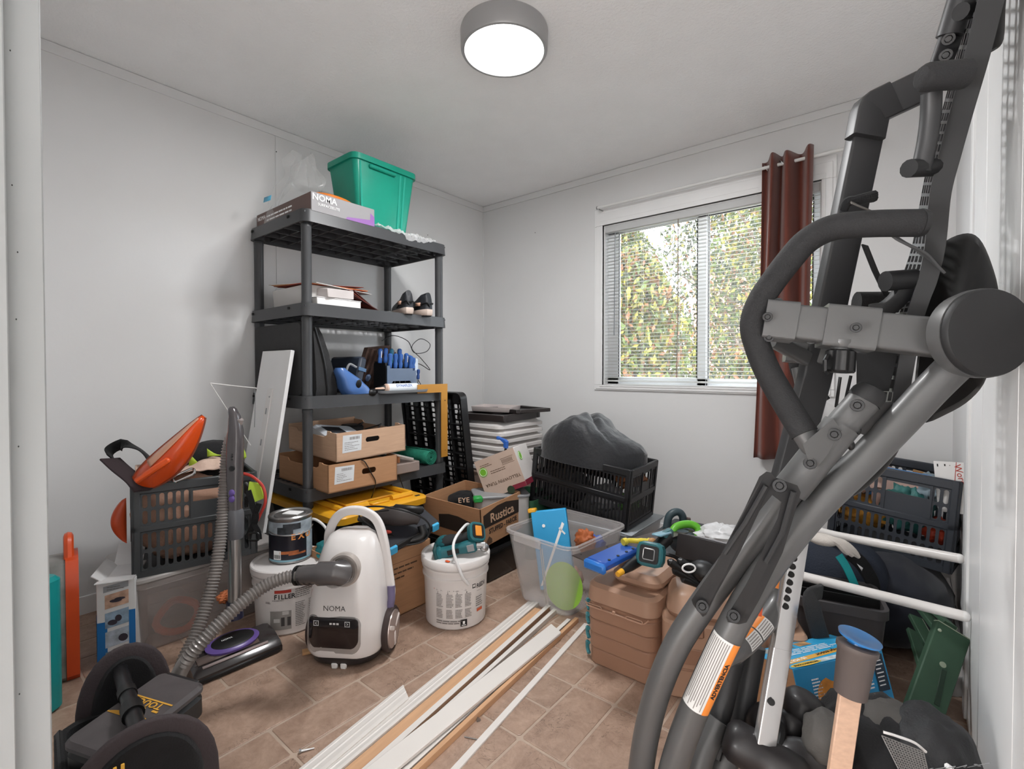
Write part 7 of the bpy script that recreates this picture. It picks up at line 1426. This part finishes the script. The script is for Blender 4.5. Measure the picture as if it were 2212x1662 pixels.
g.v = [it.matrix_basis.inverted() @ bedpt(p.x, p.y, p.z) for p in g.v]
bed = g.build('perforated_bed', M_tubd, it, smooth=30)
g = mw(); nb2 = []
for i, p in enumerate(near_):
    t = (near_[min(i + 1, len(near_) - 1)] - near_[max(i - 1, 0)]).normalized(); s = t.cross(vdir(p)).normalized()
    if s.x * .774 + s.y * .633 < 0: s = -s
    w = .036 - .012 * min(1, i / 60); e = vdir(p); nb2.append([p + e * .004, p + s * w + e * .004, p + s * w - e * .02, p - e * .02])
g.loft(nb2); g.build('side_flange', M_plate, bed, smooth=30)
g = mw(); P_ = [(2078, 250), (2066, 300), (2054, 350), (2042, 400), (2031, 450)]
for (x, y), (x2, y2) in zip(P_, P_[1:]): g.loft([px((x - 4, y, .93), (x + 10, y, 1.0), (x2 + 8, y2, 1.0), (x2 - 4, y2, .93)), px((x - 3, y, .94), (x + 11, y, 1.01), (x2 + 9, y2, 1.01), (x2 - 3, y2, .94))])
g.build('far_flange', M_tube, bed)
# traction handles
mw().tube(px((1990, 168, .80), (2000, 167, .80), (2084, 160, .80)), [.017, .0215, .0225], 18).build('traction_handle', M_foam, it, smooth=60)
mw().tube(cr(px((2012, 200, .84), (2010, 250, .85), (2002, 310, .86), (1988, 372, .87)), 6), .015, 14).build('traction_handle', M_tubd, it, smooth=60)
mw().tube(px((1963, 364, .86), (2020, 362, .88)), .0155, 12).build('handle_foot', M_plate, it)
mw().tube(px((2075, 25, .86), (2118, 18, .88)), .014, 12).build('handle_foot', M_plate, it)
# pivot bracket on the bed
mw().tube(px((1912, 608, .90), (1975, 603, .90)), .0185, 18).build('pivot_tube', M_plate, it); g = mw(); g.tube(cr(px((1958, 618, .905), (1940, 645, .91), (1912, 668, .92), (1880, 674, .93)), 6), .01, 8, flat=(.03, .02, .004), up=(-.633, .774, 0)); g.build('pivot_arm', M_plate, it)
g = mw(); P_ = px((1850, 725, .98), (1945, 735, .95), (1920, 845, .95), (1850, 845, .97)); n_ = vdir(P_[0]) * .006; g.loft([P_, [p + n_ for p in P_]]); g.build('pivot_plate', M_plate, it)
g = mw(); P_ = px((1895, 870, .85), (1932, 868, .86), (1880, 945, .86), (1855, 935, .855)); n_ = vdir(P_[0]) * .01; g.loft([P_, [p + n_ for p in P_]]); g.build('leg_gusset', M_tube, it)
for pts in ([(1815, 815, .93), (1806, 880, .94)], [(1838, 812, .95), (1812, 930, .95)]): mw().tube(px(*pts), .003, 6).build('cable', M_bolt, it)
g = mw(); 
for p in ((1852, 930, .83), (1838, 962, .835)): q = at(*p); g.ell(q, .006, .006, .009, 10, 8)
g.build('pin', M_bolt, it)
# back pad and lower pad
def pad(nm, poly, d, th, shift=(0, 0)):
    g = mw(); C_ = (sum(p[0] for p in poly) / len(poly), sum(p[1] for p in poly) / len(poly)); rs = []
    cl_ = cr([(x, y, 0) for x, y in poly], 4, closed=True)
    for s, o in ((.55, -th * .5), (.92, -th * .48), (1.0, -th * .25), (1.0, th * .2), (.93, th * .46), (.6, th * .55), (.02, th * .6)):
        rs.append([at(C_[0] + (p.x - C_[0]) * s, C_[1] + (p.y - C_[1]) * s, d(p.x, p.y) - o) for p in cl_])
    g.loft(rs); return g.build(nm, M_pad, it, smooth=60)
pad('back_pad', [(2000, 580), (2030, 530), (2080, 505), (2115, 515), (2142, 570), (2158, 640), (2150, 730), (2132, 815), (2098, 862), (2045, 895), (1990, 912), (1975, 850), (1985, 740), (1992, 650)], lambda x, y: .93 + (2080 - x) * .0006, .06)
pad('lower_pad', [(1950, 930), (1945, 965), (1925, 1000), (1900, 1030), (1862, 1062), (1840, 1072), (1850, 1040), (1880, 990), (1910, 940)], lambda x, y: .97, .04)
pad('head_pad', [(2130, -60), (2175, -60), (2172, 20), (2168, 85), (2150, 108), (2122, 114), (2118, 60)], lambda x, y: .86, .05)
# chrome height rail
ra, rb = at(1731, 1120, 1.05), at(1638, 1690, .99); rk = at(1686, 1400, 1.02)
M_rail = mat('rail_chrome', '#c4c4c4', .22, metal=.8, var=0)
g = mw(); g.tube([ra, rk], .01, 12, flat=(.039, .019, .003), up=(-.633, .774, 0)); g.tube([rk, rb], .01, 12, flat=(.040, .020, .003), up=(-.633, .774, 0)); rl = g.build('height_rail', M_rail, it, smooth=30)
for k in range(8): q = at(1718 - 3.0 * k, 1190 + 17.2 * k, 1.031 - .0018 * k); mw().cyl(q, q + vdir(q) * .0015, .0065, n=16).build('rail_hole', M_dark, rl)
q = at(1666, 1517, .995); mw().cyl(q, q + vdir(q) * .002, .007, n=16).build('rail_hole', M_dark, rl)
# ankle foam rollers
def roller(x, y, d, ex, L_, r):
    c = at(x, y, d); e = V(ex).normalized(); g = mw(); P_ = [c + e * (L_ * (t - .5)) for t in (0, .04, .12, .3, .42, .5, .58, .7, .88, .96, 1)]
    g.tube(P_, [r * k for k in (.5, .8, .98, 1, .93, .86, .93, 1, .98, .8, .5)], 22); return g.build('foam_roller', mat('roller_black', '#1d1a1b', .5, var=.1, vs=20, coat=.1), it, smooth=70)
roller(1640, 1578, 1.10, (.5, -.3, .85), .13, .040); roller(1722, 1560, 1.12, (.3, .2, .9), .14, .045); roller(1652, 1640, 1.0, (.95, .1, -.25), .16, .042); roller(1748, 1640, 1.02, (.9, .5, .3), .14, .043); roller(1700, 1600, 1.10, (.2, .4, .9), .12, .038)
mw().tube(px((1640, 1600, 1.04), (1700, 1625, 1.03), (1760, 1640, 1.02)), .014, 10).build('ankle_bar', M_rail, it); mw().tube(cr(px((1668, 1545, 1.06), (1684, 1580, 1.05), (1676, 1625, 1.02)), 5), .012, 8).build('ankle_hook', M_plate, it)
# unseen feet of the frame rest on the floor
for pth, nm in ((T1, 'foot'), (T2, 'foot')):
    e = pth[-1]; mw().tube([e, V((e.x - .03, e.y - .02, .02))], .024, 14).build('leg_extension', M_tube, it); mw().box((e.x - .03, e.y - .02, .012), (.07, .07, .024), .008).build(nm, P_bk, it)
# ------------------------------------------------------------------ tidy: pieces that stand apart become parts of their own
def split_loose(o):
    me = o.data; n = len(me.vertices); par = list(range(n))
    def find(a):
        while par[a] != a: par[a] = par[par[a]]; a = par[a]
        return a
    for e in me.edges:
        a, b = find(e.vertices[0]), find(e.vertices[1])
        if a != b: par[a] = b
    isl = {}
    for p in me.polygons: isl.setdefault(find(p.vertices[0]), []).append(p)
    if len(isl) < 2: return
    first = True
    for ps in isl.values():
        ids = sorted({v for p in ps for v in p.vertices}); mp = {v: i for i, v in enumerate(ids)}
        m2 = bpy.data.meshes.new(o.name.split('.')[0]); m2.from_pydata([tuple(me.vertices[v].co) for v in ids], [], [[mp[v] for v in p.vertices] for p in ps])
        for m in me.materials: m2.materials.append(m)
        m2.polygons.foreach_set('material_index', [p.material_index for p in ps]); m2.polygons.foreach_set('use_smooth', [p.use_smooth for p in ps]); m2.set_sharp_from_angle(angle=math.radians(38))
        if first: o.data = m2; first = False
        else:
            c = o.copy(); c.data = m2; COL.objects.link(c); c.parent = o.parent
SPLIT = {'rib', 'slot', 'bar_sleeve', 'divider', 'castor', 'side_pocket', 'clip', 'flap', 'latch_bar', 'lid_rib', 'webbing', 'screw_cap', 'purple_button', 'grey_panel', 'yellow_tab', 'gusset', 'spoke', 'lime_flash', 'rivet', 'pin', 'finger', 'wall_ridge', 'bolt_hole', 'far_flange', 'side_seam', 'contents', 'control', 'ladder_cord', 'figure', 'screw_head'}
STUFF = {'small_print', 'barcode', 'touch_button', 'yellow_stripe', 'white_print', 'code_box', 'panel_print', 'picture_print', 'stamp', 'yellow_badge', 'binding', 'red_mark'}
for o in list(bpy.data.objects):
    if o.type != 'MESH' or not o.parent: continue
    b = o.name.split('.')[0]
    if b in SPLIT and o.data.users == 1: split_loose(o)
    elif b in STUFF: o['kind'] = 'stuff'
finish_texts()
